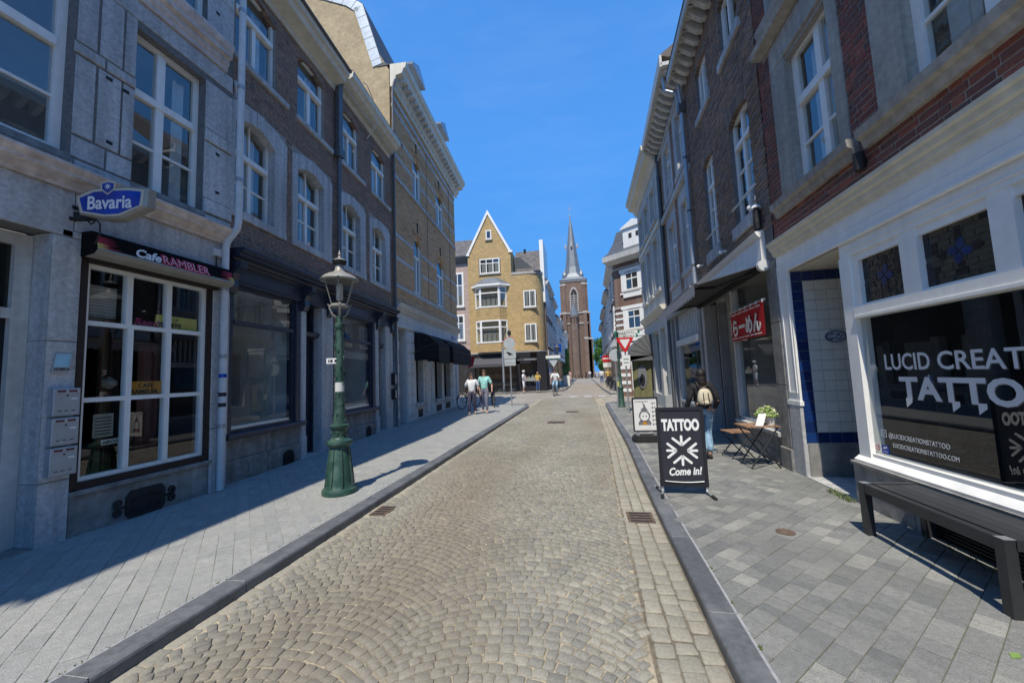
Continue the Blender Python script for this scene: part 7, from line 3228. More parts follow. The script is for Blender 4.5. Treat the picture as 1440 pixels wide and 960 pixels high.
# ------------------------------------------------------------------ sandwich boards
t = empty('sandwich_board', (1.09, 4.98, PZ), 'black pavement board with white TATTOO, star emblem and Come in', 'sandwich board', None, radians(-2))
lean = radians(2)
q = MB()
hw = .265
H0, H1 = .09, 1.01
for (a, c, e, f) in ((-hw, -hw + .035, H0, H1), (hw - .035, hw, H0, H1), (-hw + .035, hw - .035, H1 - .035, H1), (-hw + .035, hw - .035, H0, H0 + .06)):
    q.box(a, c, -.022, .022, e, f)
fr = q.build('frame', 'board_black', t)
q = MB()
q.box(-hw + .03, hw - .03, -.012, .012, H0 + .05, H1 - .03)
q.build('panel', 'board_face', t)
for sx in (-1, 1):
    q = MB()
    q.tube([(sx * (hw - .02), 0, .22), (sx * (hw - .02), 0, .06), (sx * (hw - .02), -.02, .03)], .016, 8)
    q.tube([(sx * (hw - .02), .0, .035), (sx * (hw + .01), -.16, .012)], .014, 8)
    q.tube([(sx * (hw - .02), .0, .035), (sx * (hw + .01), .16, .012)], .014, 8)
    q.build('leg', 'galv', t)
    q = MB()
    q.tube([(sx * (hw + .003), -.12, .018), (sx * (hw + .018), -.21, .012)], .018, 8)
    q.tube([(sx * (hw + .003), .12, .018), (sx * (hw + .018), .21, .012)], .018, 8)
    q.build('foot', 'rubber', t)
q = MB()
pts = [(-hw + .05 + i * (2 * hw - .1) / 10, -.03, .155 - .012 * (1 - (i / 5 - 1) ** 2)) for i in range(11)]
q.tube(pts, .006, 5)
q.build('strap', 'galv', t)
mfront = lambda x, z, y=-.0135: Matrix(((1, 0, 0, x), (0, 0, -1, y), (0, 1, 0, z), (0, 0, 0, 1)))
mback = lambda x, z, y=.0135: Matrix(((-1, 0, 0, x), (0, 0, 1, y), (0, 1, 0, z), (0, 0, 0, 1)))
for mk, sg in ((mfront, 1), (mback, -1)):
    text('TATTOO', .175, 'letter_white', t, mk(0, .745), bold=.010, sx=.575, align='CENTER', ext=.001)
    text('Come in!', .12, 'letter_white', t, mk(sg * .015, .225) @ Matrix.Rotation(radians(3), 4, 'Z'), bold=.004, sx=.80, align='CENTER', shear=.28, ext=.001)
    q = MB()
    y = -.0145 * sg
    cz = .505

    def bar(x0, z0, x1, z1, w_=.014):
        d = Vector((x1 - x0, z1 - z0))
        d.normalize()
        n_ = Vector((-d.y, d.x)) * w_
        pts_ = [(x0 + n_.x, y, cz + z0 + n_.y), (x0 - n_.x, y, cz + z0 - n_.y)]
        for k in range(5):
            a = -pi / 2 + pi * k / 4
            pts_.append((x1 - n_.x * -sin(a) * 1 + d.x * w_ * cos(a), y, cz + z1 - n_.y * -sin(a) + d.y * w_ * cos(a)))
        pts_.append((x1 + n_.x, y, cz + z1 + n_.y))
        q.add(pts_, [tuple(range(len(pts_)))])
    for i in range(8):
        a = pi / 4 * i
        r0_, r1_ = .062, .165
        dx, dz = cos(a), sin(a)
        if i % 2 == 0:
            bar(dx * r0_, dz * r0_, dx * r1_, dz * r1_)
    for i in range(4):                           # four arrow corners whose arms run beside the diagonals
        a = pi / 2 * i
        dx, dz = cos(a), sin(a)
        for s_ in (-1, 1):
            ex, ez = cos(a + s_ * pi / 4), sin(a + s_ * pi / 4)
            ox, oz = dx * .062, dz * .062
            px_, pz_ = -ez * 0, 0
            bar(ox, oz, ox + ex * .135, oz + ez * .112, .014)
    q.build('emblem', 'letter_white', t)
t = empty('sandwich_board', (1.20, 8.5, PZ), 'white poster stand with a drawn girl in a pointed hat, on a black water base', 'sandwich board', None, radians(3))
q = MB()
hw = .255
for (a, c, e, f) in ((-hw, -hw + .025, .20, .90), (hw - .025, hw, .20, .90), (-hw + .025, hw - .025, .875, .90), (-hw + .025, hw - .025, .20, .225)):
    q.box(a, c, -.02, .02, e, f)
q.build('frame', 'board_black', t)
q = MB()
q.box(-hw + .02, hw - .02, -.010, .010, .22, .88)
q.build('poster', 'sign_white', t)
q = MB()
q.slab([(-hw + .02, -.19), (hw - .02, -.19), (hw + .03, -.12), (hw + .03, .12), (hw - .02, .19), (-hw + .02, .19), (-hw - .03, .12), (-hw - .03, -.12)], 0, .085)
q.slab([(-hw + .03, -.15), (hw - .03, -.15), (hw, -.1), (hw, .1), (hw - .03, .15), (-hw + .03, .15), (-hw, .1), (-hw, -.1)], .085, .125)
q.build('base', 'rubber', t)
q = MB()
for sx in (-.17, .17):
    q.box(sx - .03, sx + .03, -.015, .015, .12, .21)
q.build('spring_mount', 'galv', t)


def disc(q, cx, cz, rx, rz, y, n=16):
    q.add([(cx + rx * cos(2 * pi * i / n), y, cz + rz * sin(2 * pi * i / n)) for i in range(n)], [tuple(range(n))])


q = MB()
q.add([(-.10, -.0112, .63), (.06, -.0112, .63), (.02, -.0112, .68), (-.01, -.0112, .76), (-.05, -.0112, .80), (-.03, -.0112, .70), (-.08, -.0112, .66)], [tuple(range(7))])
disc(q, -.02, .52, .115, .12, -.0110)
disc(q, -.02, .36, .13, .10, -.0110)
for i in range(6):
    z = .79 - i * .085
    q.box(.135, .165, -.0112, -.0108, z - .04, z)
    q.box(.18, .20, -.0112, -.0108, z - .03, z)
for i in range(9):
    x = -.20 + i * .03
    q.box(x, x + .02, -.0112, -.0108, .80, .825)
q.build('ink_drawing', 'poster_grey', t)
q = MB()
disc(q, -.02, .51, .085, .09, -.0116)
q.add([(-.15, -.0116, .33), (.11, -.0116, .33), (.07, -.0116, .25), (-.11, -.0116, .25)], [(0, 1, 2, 3)])
q.build('drawn_face', 'sign_white', t)
q = MB()
for sx in (-.05, .015):
    disc(q, sx, .51, .012, .018, -.0120, 8)
q.build('drawn_eye', 'letter_dark', t)
q = MB()
q.add([(-.05, -.0119, .40), (.01, -.0119, .40), (.03, -.0119, .34), (-.07, -.0119, .34)], [(0, 1, 2, 3)])
q.build('drawn_tie', 'sign_orange', t)

# ------------------------------------------------------------------ bench by the tattoo shop
t = empty('bench', (2.54, 3.36, PZ), 'anthracite slatted metal bench under the tattoo shop window', 'bench')
L2, B2, Hh = .62, .215, .43
L2 = .60
for i in range(4):
    q = MB()
    x0 = -B2 + .058 + i * .085 if False else -B2 + .055 + i * .0815
    q.box(x0, x0 + .0785, -L2 + .06, L2 - .06, Hh - .035, Hh - .004)
    q.build('slat', 'steel_anth', t)
for sx in (-1, 1):
    q = MB()
    q.box(sx * B2 - .025, sx * B2 + .025, -L2 + .05, L2 - .05, Hh - .075, Hh)
    q.build('side_rail', 'steel_anth', t)
for sy in (-1, 1):
    q = MB()
    q.box(-B2 + .025, B2 - .025, sy * L2 - .05, sy * L2 + .0, Hh - .06, Hh) if sy > 0 else q.box(-B2 + .025, B2 - .025, -L2, -L2 + .05, Hh - .06, Hh)
    q.build('end_rail', 'steel_anth', t)
    for sx in (-1, 1):
        q = MB()
        q.box(sx * B2 - .03, sx * B2 + .03, (sy * L2 - .06 if sy > 0 else -L2), (L2 if sy > 0 else -L2 + .06), 0, Hh + .002)
        q.build('leg', 'steel_anth', t)

for (x_, y_) in ((-B2, -L2 + .03), (-B2, L2 - .03), (B2, -L2 + .03), (B2, L2 - .03)):
    q = MB()
    q.box(x_ - .03, x_ + .03, y_ - .03, y_ + .03, Hh + .002, Hh + .004)
    q.build('corner_plate', 'galv', t)
# ------------------------------------------------------------------ folding table, stool, flower pot, menu card
t = empty('folding_table', (2.46, 6.36, PZ), 'small folding table with wooden slats and black legs before the ramen shop window', 'table', None, radians(4))
for i in range(6):
    q = MB()
    x0 = -.23 + i * .078
    q.box(x0, x0 + .066, -.20, .20, .585, .605)
    q.build('slat', 'wood_slat', t)
for sx in (-1, 1):
    for s2 in (-1, 1):
        q = MB()
        q.tube([(s2 * .20, sx * .17, .58), (-s2 * .20, sx * (.17 if s2 > 0 else .155), .01)], .011, 6)
        q.build('leg', 'steel_black', t)
q = MB()
for sx in (-.23, .23):
    q.tube([(sx * .85, -.19, .575), (sx * .85, .19, .575)], .010, 6)
for sx in (-.2, .2):
    q.tube([(sx * .85, -.16, .10), (sx * .85, .16, .10)], .009, 6)
q.build('cross_bar', 'steel_black', t)
t = empty('folding_chair', (2.38, 6.98, PZ), 'low slatted folding chair tucked behind the small folding table', 'chair', None, radians(10))
for i in range(4):
    q = MB()
    q.box(-.17 + i * .086, -.17 + i * .086 + .074, -.17, .17, .41, .428)
    q.build('slat', 'wood_slat', t)
for sx in (-1, 1):
    for s2 in (-1, 1):
        q = MB()
        q.tube([(s2 * .17, sx * .16, .41), (-s2 * .18, sx * .15, .01)], .010, 6)
        q.build('leg', 'steel_black', t)
q = MB()
q.tube([(-.15, -.15, .09), (-.15, .15, .09)], .009, 6)
q.build('cross_bar', 'steel_black', t)
t = empty('flower_pot', (2.62, 6.30, PZ + .606), 'white pot of pale yellow green flowers on the small folding table', 'flower pot')
q = MB()
q.lathe([(.055, 0), (.075, .13), (.08, .135), (.07, .135), (.0, .12)], n=16)
q.build('pot', 'pot_white', t, smooth=True)
r7 = random.Random(4)


def bunch(r):
    a, u = r.uniform(0, 2 * pi), r.random()
    return (-.05 + .15 * sqrt(u) * cos(a), .10 * sqrt(u) * sin(a), .12 + .13 * r.random() * (1.2 - u))


leaves(420, bunch, .024, 5, 'leaf_pale', 'foliage', t)
leaves(130, lambda r: (lambda p: (p[0] + .02, p[1], p[2] + .03))(bunch(r)), .018, 6, 'petal', 'flower', t)
t = empty('menu_card', (2.44, 6.20, PZ + .607), 'white menu card leaning against the flower pot on the folding table', 'menu card')
q = MB()
q.add([(-.06, 0, 0), (.03, -.03, 0), (.10, .0, .17), (.01, .03, .17)], [(0, 1, 2, 3)])
q.add([(-.06, .004, 0), (.03, -.026, 0), (.10, .004, .17), (.01, .034, .17)], [(3, 2, 1, 0)])
q.build('card', 'sign_white', t)
t = empty('bowl', (2.12, 7.35, PZ), 'shiny metal pet bowl on the ground beside the ramen shop door', 'bowl')
q = MB()
q.lathe([(.07, 0), (.08, .05), (.07, .05), (.05, .01)], n=14)
q.build('dish', 'zinc', t, smooth=True)
# red ramen banner
FS_ = FS
t, l = thing(FS_, 'ramen_banner', 'red cloth banner with bold white Japanese lettering across the ramen shop window', 'banner', 7.2, .03, 2.05)
q = MB(l)
n = 14
vs, fs = [], []
for i in range(n + 1):
    u = -.76 + 1.5 * i / n
    for z in (0, .52):
        vs.append((u, .035 + .012 * sin(i * 1.3) * (1 if z == 0 else .3), z))
for i in range(n):
    fs.append((2 * i + 2, 2 * i, 2 * i + 1, 2 * i + 3))
q.add(vs, fs)
q.build('cloth', 'banner_red', t, smooth=True)
text('\u3089\u30fc\u3081\u3093', .33, 'letter_white', t, l.mat(.63, .055, .10), bold=.013, sx=.98, ext=.0015)
q = MB(l)
for i in range(24):
    u = .66 - i * .056
    w_ = .035 if i % 5 else .012
    q.box(u - w_, u, .052, .054, .455, .48)
    q.box(u - w_, u, .054, .057, .03, .05)
for i in range(5):
    q.box(.665, .69, .052, .055, .12 + i * .06, .16 + i * .06)
q.build('small_print', 'letter_white', t)
q = MB(l)
q.tube([(-.8, .02, .54), (.78, .02, .54)], .012, 6)
q.build('rod', 'pipe_white', t)
for i in range(7):
    q = MB(l)
    u = -.72 + i * .235
    q.box(u - .012, u + .012, .01, .04, .50, .56)
    q.build('loop', 'letter_white', t)

# ------------------------------------------------------------------ signs on the right
t = empty('sign_post', (1.42, 16.36, PZ), 'dark green post with white street name blades beyond the poster stand', 'sign post')
q = MB()
q.lathe([(.17, 0), (.17, .04), (.14, .06), (.125, .10), (.10, .72), (.12, .74), (.125, .79), (.10, .82), (.075, .85), (.065, 1.2), (.05, 1.35), (.045, 3.0), (.06, 3.02), (.0, 3.06)], n=14)
q.build('post', 'lamp_green', t, smooth=True)
for k, z in enumerate((2.86, 3.02)):
    q = MB()
    q.box(-.10, .88 if k else .80, -.015, .015, z - .065, z + .065)
    bl = q.build('name_blade', 'sign_white', t)
    q = MB()
    q.box(-.10, .0, -.017, .017, z - .065, z + .065)
    q.box(.80 if k else .72, .88 if k else .80, -.017, .017, z - .065, z + .065)
    q.box(-.0, .80, -.0165, .0165, z - .065, z - .05)
    q.build('green_edge', 'sign_green', bl)
    q = MB()
    for i in range(9):
        q.box(.06 + i * .07, .06 + i * .07 + rnd.uniform(.03, .055), -.0168, -.0155, z - .02, z + .025)
    q.build('print', 'canvas_grey', bl)
q = MB()
q.lathe([(.05, 1.0), (.05, 1.08)], n=8)
q.build('clamp', 'galv', t)
q = MB()
q.box(-.12, -.06, -.05, .05, .82, 1.02)
q.build('yellow_tag', 'sign_yellow', t)
t = empty('round_sign', (1.33, 16.9, PZ), 'grey back of a round traffic sign with a small triangle above, beside the green post', 'traffic sign')
q = MB()
q.tube([(0, 0, 0), (0, 0, 2.75)], .03, 8)
q.build('pole', 'galv', t)
q = MB()
n = 20
q.add([(.26 * cos(2 * pi * i / n), -.03, 2.12 + .26 * sin(2 * pi * i / n)) for i in range(n)] + [(.26 * cos(2 * pi * i / n), -.045, 2.12 + .26 * sin(2 * pi * i / n)) for i in range(n)],
      [tuple(reversed(range(n))), tuple(range(n, 2 * n))] + [(i, n + i, n + (i + 1) % n, (i + 1) % n) for i in range(n)])
q.build('disc', 'sign_back', t)
q = MB()
q.prism([(-.2, 2.48), (.2, 2.48), (0, 2.80)], -.045, -.03)
q.build('triangle', 'sign_back', t)
t = empty('yield_sign', (1.46, 14.14, PZ), 'red and white give way triangle sign on a thin grey pole on the right pavement', 'traffic sign')
q = MB()
q.tube([(0, 0, 0), (0, 0, 2.66)], .028, 8)
q.build('pole', 'galv', t)


def rtri(cx, zt, hw, h, rad=.04):
    pts = []
    for (x, z, a0) in ((cx - hw + rad * 1.2, zt - rad, 90), (cx, zt - h + rad * 1.4, 210), (cx + hw - rad * 1.2, zt - rad, 330)):
        for k in range(5):
            a = radians(a0 + k * 30)
            pts.append((x + rad * cos(a), z + rad * sin(a)))
    return pts


q = MB()
q.prism(rtri(0, 2.62, .30, .54), -.05, -.03)
q.build('plate', 'sign_red', t)
q = MB()
q.prism(rtri(0, 2.555, .175, .32, .02), -.053, -.0495)
q.build('white_field', 'sign_white', t)
for (z0, z1, nm) in ((1.62, 2.0, 'lower_plate'),):
    q = MB()
    q.box(-.13, .15, -.045, -.03, z0, z1)
    o = q.build(nm, 'sign_white', t)
    q = MB()
    q.box(-.08, .10, -.047, -.0445, z0 + .1, z0 + .13)
    q.box(-.08, .10, -.047, -.0445, z0 + .22, z0 + .25)
    q.build('print', 'sign_green', o)
# signs on the left corner
t = empty('sign_pole', (-3.42, 18.1, PZ), 'grey pole with round sign back and bird plate on the left street corner', 'traffic sign')
q = MB()
q.tube([(0, 0, 0), (0, 0, 3.65)], .032, 8)
q.build('pole', 'galv', t)
q = MB()
n = 20
q.add([(.30 * cos(2 * pi * i / n), -.035, 2.98 + .30 * sin(2 * pi * i / n)) for i in range(n)] + [(.30 * cos(2 * pi * i / n), -.05, 2.98 + .30 * sin(2 * pi * i / n)) for i in range(n)],
      [tuple(reversed(range(n))), tuple(range(n, 2 * n))] + [(i, n + i, n + (i + 1) % n, (i + 1) % n) for i in range(n)])
q.build('disc', 'sign_back', t)
q = MB()
n = 20
ro, ri = .30, .275
q.add([(ro * cos(2 * pi * i / n), -.0505, 2.98 + ro * sin(2 * pi * i / n)) for i in range(n)] + [(ri * cos(2 * pi * i / n), -.0505, 2.98 + ri * sin(2 * pi * i / n)) for i in range(n)],
      [(i, (i + 1) % n, n + (i + 1) % n, n + i) for i in range(10)])
q.build('red_rim', 'sign_red', t)
q = MB()
q.box(-.29, .29, -.05, -.035, 2.24, 2.68)
pl = q.build('bird_plate', 'sign_back', t)
q = MB()
q.add([(-.17, -.052, 2.56), (-.08, -.052, 2.55), (.05, -.052, 2.50), (.17, -.052, 2.40), (.10, -.052, 2.40), (.02, -.052, 2.40), (-.02, -.052, 2.33), (-.04, -.052, 2.40), (-.10, -.052, 2.45)], [tuple(range(9))])
q.build('bird', 'letter_dark', pl)
q = MB()
q.box(-.27, .27, -.05, -.035, 2.02, 2.21)
q.box(-.27, .27, -.05, -.035, 1.90, 2.0)
q.build('lower_plate', 'sign_back', t)
q = MB()
q.box(-.08, .08, -.09, .05, 3.35, 3.55)
q.build('small_camera', 'iron_dark', t)
t = empty('metal_pole', (-6.45, 31.0, .11), 'plain pale grey pole before the yellow corner building shop', 'pole')
q = MB()
q.tube([(0, 0, 0), (0, 0, 3.75)], [.085, .075], 10)
q.build('pole', 'galv', t)
q = MB()
q.lathe([(.12, 0), (.12, .12), (.09, .16)], n=10)
q.build('foot', 'galv', t)
t = empty('no_entry_sign', (2.15, 40, .1), 'round red no entry sign far down the right side of the street', 'traffic sign')
q = MB()
q.tube([(0, 0, 0), (0, 0, 3.1)], .035, 8)
q.build('pole', 'galv', t)
q = MB()
n = 20
q.add([(.34 * cos(2 * pi * i / n), -.05, 2.72 + .34 * sin(2 * pi * i / n)) for i in range(n)], [tuple(range(n))])
q.build('disc', 'sign_red', t)
q = MB()
q.box(-.24, .24, -.056, -.051, 2.65, 2.79)
q.build('bar', 'sign_white', t)
q = MB()
q.box(-.24, .24, -.05, -.03, 1.85, 2.3)
q.build('lower_plate', 'sign_white', t)
t = empty('traffic_sign', (-2.55, 33.6, .12), 'grey back of a triangular sign with a name blade by the rounded yellow corner', 'traffic sign')
q = MB()
q.tube([(0, 0, 0), (0, 0, 3.3)], .035, 8)
q.build('pole', 'galv', t)
q = MB()
q.prism([(p[0], p[1] - .05) for p in rtri(0, 2.62, .36, .62)], -.05, -.035)
q.build('plate', 'sign_back', t)
q = MB()
q.box(-.65, .6, -.04, -.02, 2.68, 2.98)
q.build('name_blade', 'sign_white', t)
q = MB()
q.box(-.65, .6, -.043, -.0395, 2.68, 2.73)
q.build('green_edge', 'sign_green', t)
t = empty('street_lamp', (-2.3, 35.2, .11), 'far wall lantern with a dark hood over the pavement beyond the rounded yellow corner', 'street lamp')
q = MB()
q.tube([(0, 0, 0), (0, 0, 3.3)], .05, 8)
q.build('shaft', 'lamp_green', t)
q = MB()
q.lathe([(.12, 3.3), (.24, 3.75), (.27, 3.77), (.10, 3.95), (.03, 4.15)], n=8)
q.build('lantern', 'zinc_dark', t)
t = empty('sandwich_board', (-1.95, 43.5, .11), 'far white pavement board on the left pavement of the farther street', 'sandwich board')
q = MB()
q.prism([(-.35, 0), (.35, 0), (.35, 1.15), (-.35, 1.15)], -.04, .0)
q.build('panel', 'sign_white', t)
q = MB()
for sx in (-.3, .3):
    q.box(sx - .02, sx + .02, .0, .3, 0, .04)
q.build('foot', 'rubber', t)
t = empty('hanging_sign', (-2.55, 36.8, 3.9), 'dark square shop sign hanging from the dark house beyond the rounded yellow corner', 'sign')
q = MB()
q.box(-.1, .55, -.05, .05, -.35, .35)
q.build('panel', 'bav_blue', t)
q = MB()
q.tube([(-.55, 0, .4), (.55, 0, .4)], .02, 6)
q.build('bracket', 'iron_dark', t)
# weeds along joints and walls
r8 = random.Random(21)
pts = []
for i in range(70):
    pts.append((r8.uniform(2.66, 2.74), 4.82 + r8.uniform(-.05, .35) * 1.0, .12, .05))
for i in range(120):
    pts.append((-2.795 + r8.uniform(-.015, .015), 1.5 + 4.5 * r8.random() ** 1.2, .12, .012))
for i in range(30):
    pts.append((r8.uniform(2.66, 2.72), r8.uniform(3.0, 3.9), .12, .03))
for i in range(30):
    y = r8.choice([1.9, 2.75, 3.2, 2.35]) + r8.uniform(-.02, .02)
    pts.append((rk(y) + .175 + r8.uniform(-.008, .008), y, .12, .015))
v, f = [], []
for (x, y, z, s_) in pts:
    for k in range(3):
        a = r8.uniform(0, 2 * pi)
        h = s_ * r8.uniform(.5, 1.3)
        m_ = len(v)
        v += [(x - .004 * cos(a), y - .004 * sin(a), z - .005), (x + .004 * cos(a), y + .004 * sin(a), z - .005), (x + h * .6 * cos(a + 1), y + h * .6 * sin(a + 1), z + h)]
        f.append((m_, m_ + 1, m_ + 2))
b = MB()
b.add(v, f)
b.build('weeds', 'grass', None, kind='stuff')
b = MB()
b.add([(1.98, 2.42, .1235), (2.03, 2.43, .1255), (2.05, 2.47, .124), (2.0, 2.46, .126)], [(0, 1, 2, 3)])
b.build('fallen_leaf', 'leaf_pale', None, label='yellow green fallen leaf on the right pavement before the bench', cat='leaf')

# ------------------------------------------------------------------ people and bicycles
def skin(name, chains, mat, parent, sub=1, label=None):
    """one continuous surface grown round connected chains of (point, radius); equal points are shared"""
    idx, vs, rad, es = {}, [], [], []

    def vid(p, r):
        k = tuple(round(c, 4) for c in p)
        if k not in idx:
            idx[k] = len(vs)
            vs.append(k)
            rad.append(r if isinstance(r, tuple) else (r, r))
        return idx[k]
    for ch in chains:
        last = None
        for (p, r) in ch:
            i = vid(p, r)
            if last is not None and last != i:
                es.append((last, i))
            last = i
    me = bpy.data.meshes.new(name)
    me.from_pydata(vs, es, [])
    me.materials.append(MATS[mat])
    o = bpy.data.objects.new(name, me)
    COL.objects.link(o)
    o.parent = parent
    m = o.modifiers.new('skin', 'SKIN')
    m.use_smooth_shade = True
    if not me.skin_vertices:
        o.modifiers.remove(m)
        return o
    for i, r in enumerate(rad):
        me.skin_vertices[0].data[i].radius = r
    me.skin_vertices[0].data[0].use_root = True
    if sub:
        s = o.modifiers.new('sub', 'SUBSURF')
        s.levels = s.render_levels = sub
    LATE.append(o)
    return o


def lerp(a, b, t):
    return tuple(a[i] + (b[i] - a[i]) * t for i in range(3))


def person(loc, rz, label, H=1.70, legs=None, arms=None, top='cloth_white', trousers='cloth_black', shoes='shoe_white', hair='hair_dark', sleeves=.5, legcut=1., flare=0.,
           longhair=False, hat=None, group=None, chest=1.0, lean=0.0, bun=False, scale=None, face=True, root_z=0., fingers=True):
    """standing figure 1.70 m tall facing -Y; legs/arms give hip-knee-ankle and elbow-wrist offsets"""
    s = H / 1.70
    p = empty('person', loc, label, 'person', group, rz)
    p.scale = (s, s, s)
    L0 = legs or [((-.095, 0, .90), (-.105, -.03, .49), (-.105, .03, .085)), ((.095, 0, .90), (.105, -.03, .49), (.105, .03, .085))]
    A0 = arms or [((-.27, .03, 1.12), (-.29, -.06, .87)), ((.27, .03, 1.12), (.29, -.06, .87))]
    pel, wai, che, nk = (0, 0, .95), (0, -.4 * lean, 1.10), (0, -1.0 * lean, 1.30), (0, -1.35 * lean, 1.455)
    hd0, hd1, hd2 = (0, -1.5 * lean - .005, 1.53), (0, -1.6 * lean - .015, 1.60), (0, -1.65 * lean - .0, 1.665)
    pel = (pel[0], pel[1], L0[0][0][2] + .05)
    dz = pel[2] - .95
    if dz:
        f = lambda q: (q[0], q[1], q[2] + dz)
        wai, che, nk, hd0, hd1, hd2 = map(f, (wai, che, nk, hd0, hd1, hd2))
    chains = [[(pel, (.125, .10)), (wai, (.115, .09)), (che, (.135, .10)), (nk, .05), (hd0, (.062, .07)), (hd1, (.076, .09)), (hd2, (.062, .075))]]
    hands = []
    for k in (0, 1):
        sx = -1 if k == 0 else 1
        hp, kn, an = L0[k]
        toe = (an[0] + sx * .02, an[1] - .13, an[2] - .05)
        chains.append([(pel, (.125, .10)), (hp, .088), (lerp(hp, kn, .5), .075), (kn, .055), (lerp(kn, an, .35), .055), (an, .036), (toe, .03)])
        el, wr = A0[k]
        sh = (sx * .165, che[1], che[2] + .085)
        chains.append([(che, (.135, .10)), (sh, .055), (lerp(sh, el, .5), .046), (el, .038), (lerp(el, wr, .4), .036), (wr, .024)])
        d = Vector(wr) - Vector(el)
        d.normalize()
        pm = tuple(Vector(wr) + d * .075)
        chains.append([(wr, .024), (tuple(Vector(wr) + d * .03), (.030, .018)), (pm, (.036, .016))])
        side = d.cross(Vector((1, 0, 0) if abs(d.x) < .8 else (0, 0, 1)))
        side.normalize()
        if fingers:
            for i, ln in enumerate((.062, .072, .068, .052)):
                off = side * (-.027 + i * .018)
                b0 = Vector(pm) + off
                b1 = b0 + d * ln * .5 + Vector((-sx * .008, 0, 0))
                b2 = b1 + d * ln * .5 + Vector((-sx * .022, 0, 0))
                chains.append([(pm, (.036, .016)), (tuple(b0), .0095), (tuple(b1), .009), (tuple(b2), .0075)])
            t0 = Vector(wr) + d * .03 - side * .032
            t1 = t0 - side * .022 + d * .028
            chains.append([(tuple(Vector(wr) + d * .03), (.030, .018)), (tuple(t0), .011), (tuple(t1), .009)])
        hands.append(pm)
        # shoe
        q = skin('shoe', [[((an[0], an[1] + .045, an[2] - .045), .042), (lerp(an, toe, .45)[:2] + (an[2] - .05,), (.046, .036)), ((toe[0], toe[1], an[2] - .058), (.042, .028))]], shoes, p)
    skin('body', chains, 'skin', p, 1)
    # trousers
    tr = []
    for k in (0, 1):
        hp, kn, an = L0[k]
        end = lerp(kn, an, min(1., legcut - .0) if legcut > 0 else 0) if legcut >= .01 else kn
        ch = [(pel, (.145, .12)), (hp, .108), (lerp(hp, kn, .5), .092), (kn, .073 + flare * .2)]
        if legcut > .05:
            ch += [(lerp(kn, an, .45 * legcut), .068 + flare * .6), (lerp(kn, an, .92 * legcut), .058 + flare)]
        tr.append(ch)
    tr.append([(pel, (.145, .12)), (lerp(pel, wai, .6), (.135, .108))])
    skin('trousers', tr, trousers, p)
    # shirt or jacket
    tp = [[((pel[0], pel[1], pel[2] - .06), (.15, .125)), (lerp(pel, wai, .5), (.145 * chest, .118 * chest)), (wai, (.14 * chest, .115 * chest)), (che, (.16 * chest, .125 * chest)), (lerp(che, nk, .72), (.085, .075))]]
    for k in (0, 1):
        sx = -1 if k == 0 else 1
        el, wr = A0[k]
        sh = (sx * .165, che[1], che[2] + .085)
        ch = [(che, (.16 * chest, .125 * chest)), (sh, .076 * chest), (lerp(sh, el, .55), .066 * chest)]
        if sleeves >= .5:
            ch.append((lerp(sh, el, .92), .060 * chest))
        if sleeves >= 1:
            ch += [(lerp(el, wr, .4), .055 * chest), (lerp(el, wr, .93), .042 * chest)]
        tp.append(ch)
    skin('jacket' if sleeves >= 1 else 'shirt', tp, top, p)
    # hair, face
    q = MB()
    c = hd1
    nn, kk = 14, 8
    vs, fs = [], []
    for i in range(kk + 1):
        th = pi * .62 * i / kk
        for j in range(nn):
            a = 2 * pi * j / nn
            back = sin(a)
            t2 = th * (1.0 if back > -.2 else .68)
            r_ = .103 + .006 * sin(5 * a + i)
            vs.append((c[0] + r_ * .86 * sin(t2) * cos(a), c[1] + .012 + r_ * 1.02 * sin(t2) * sin(a), c[2] + .012 + r_ * 1.06 * cos(t2)))
    for i in range(kk):
        for j in range(nn):
            w_ = (j + 1) % nn
            fs.append((i * nn + j, (i + 1) * nn + j, (i + 1) * nn + w_, i * nn + w_))
    q.add(vs, fs)
    if longhair:
        q.ball((c[0], c[1] + .065, c[2] - .12), .09, 10, 6, sc=(.9, .55, 1.7))
    if bun:
        q.ball((c[0], c[1] + .02, c[2] + .13), .055, 10, 6)
    q.build('hair', hair, p, smooth='all')
    if hat:
        q = MB()
        q.lathe([(.16, c[2] + .045), (.165, c[2] + .055), (.105, c[2] + .065), (.10, c[2] + .13), (.06, c[2] + .155), (.0, c[2] + .16)], (c[0], c[1]), 14)
        q.build('hat', hat, p, smooth=True)
    if face:
        q = MB()
        for sx in (-1, 1):
            q.ball((c[0] + sx * .031, c[1] - .088, c[2] + .0), .0095, 8, 5)
        q.build('eye', 'letter_dark', p, smooth='all')
        q = MB()
        q.ball((c[0], c[1] - .098, c[2] - .025), .014, 8, 5, sc=(.8, 1, 1.6))
        for sx in (-1, 1):
            q.ball((c[0] + sx * .079, c[1] + .005, c[2] - .015), .02, 8, 5, sc=(.4, .8, 1.3))
        q.build('nose_and_ears', 'skin', p, smooth='all')
        q = MB()
        q.ball((c[0], c[1] - .082, c[2] - .062), .016, 8, 4, sc=(1.3, .5, .35))
        q.build('mouth', 'letter_red', p, smooth='all')
    return p, hands


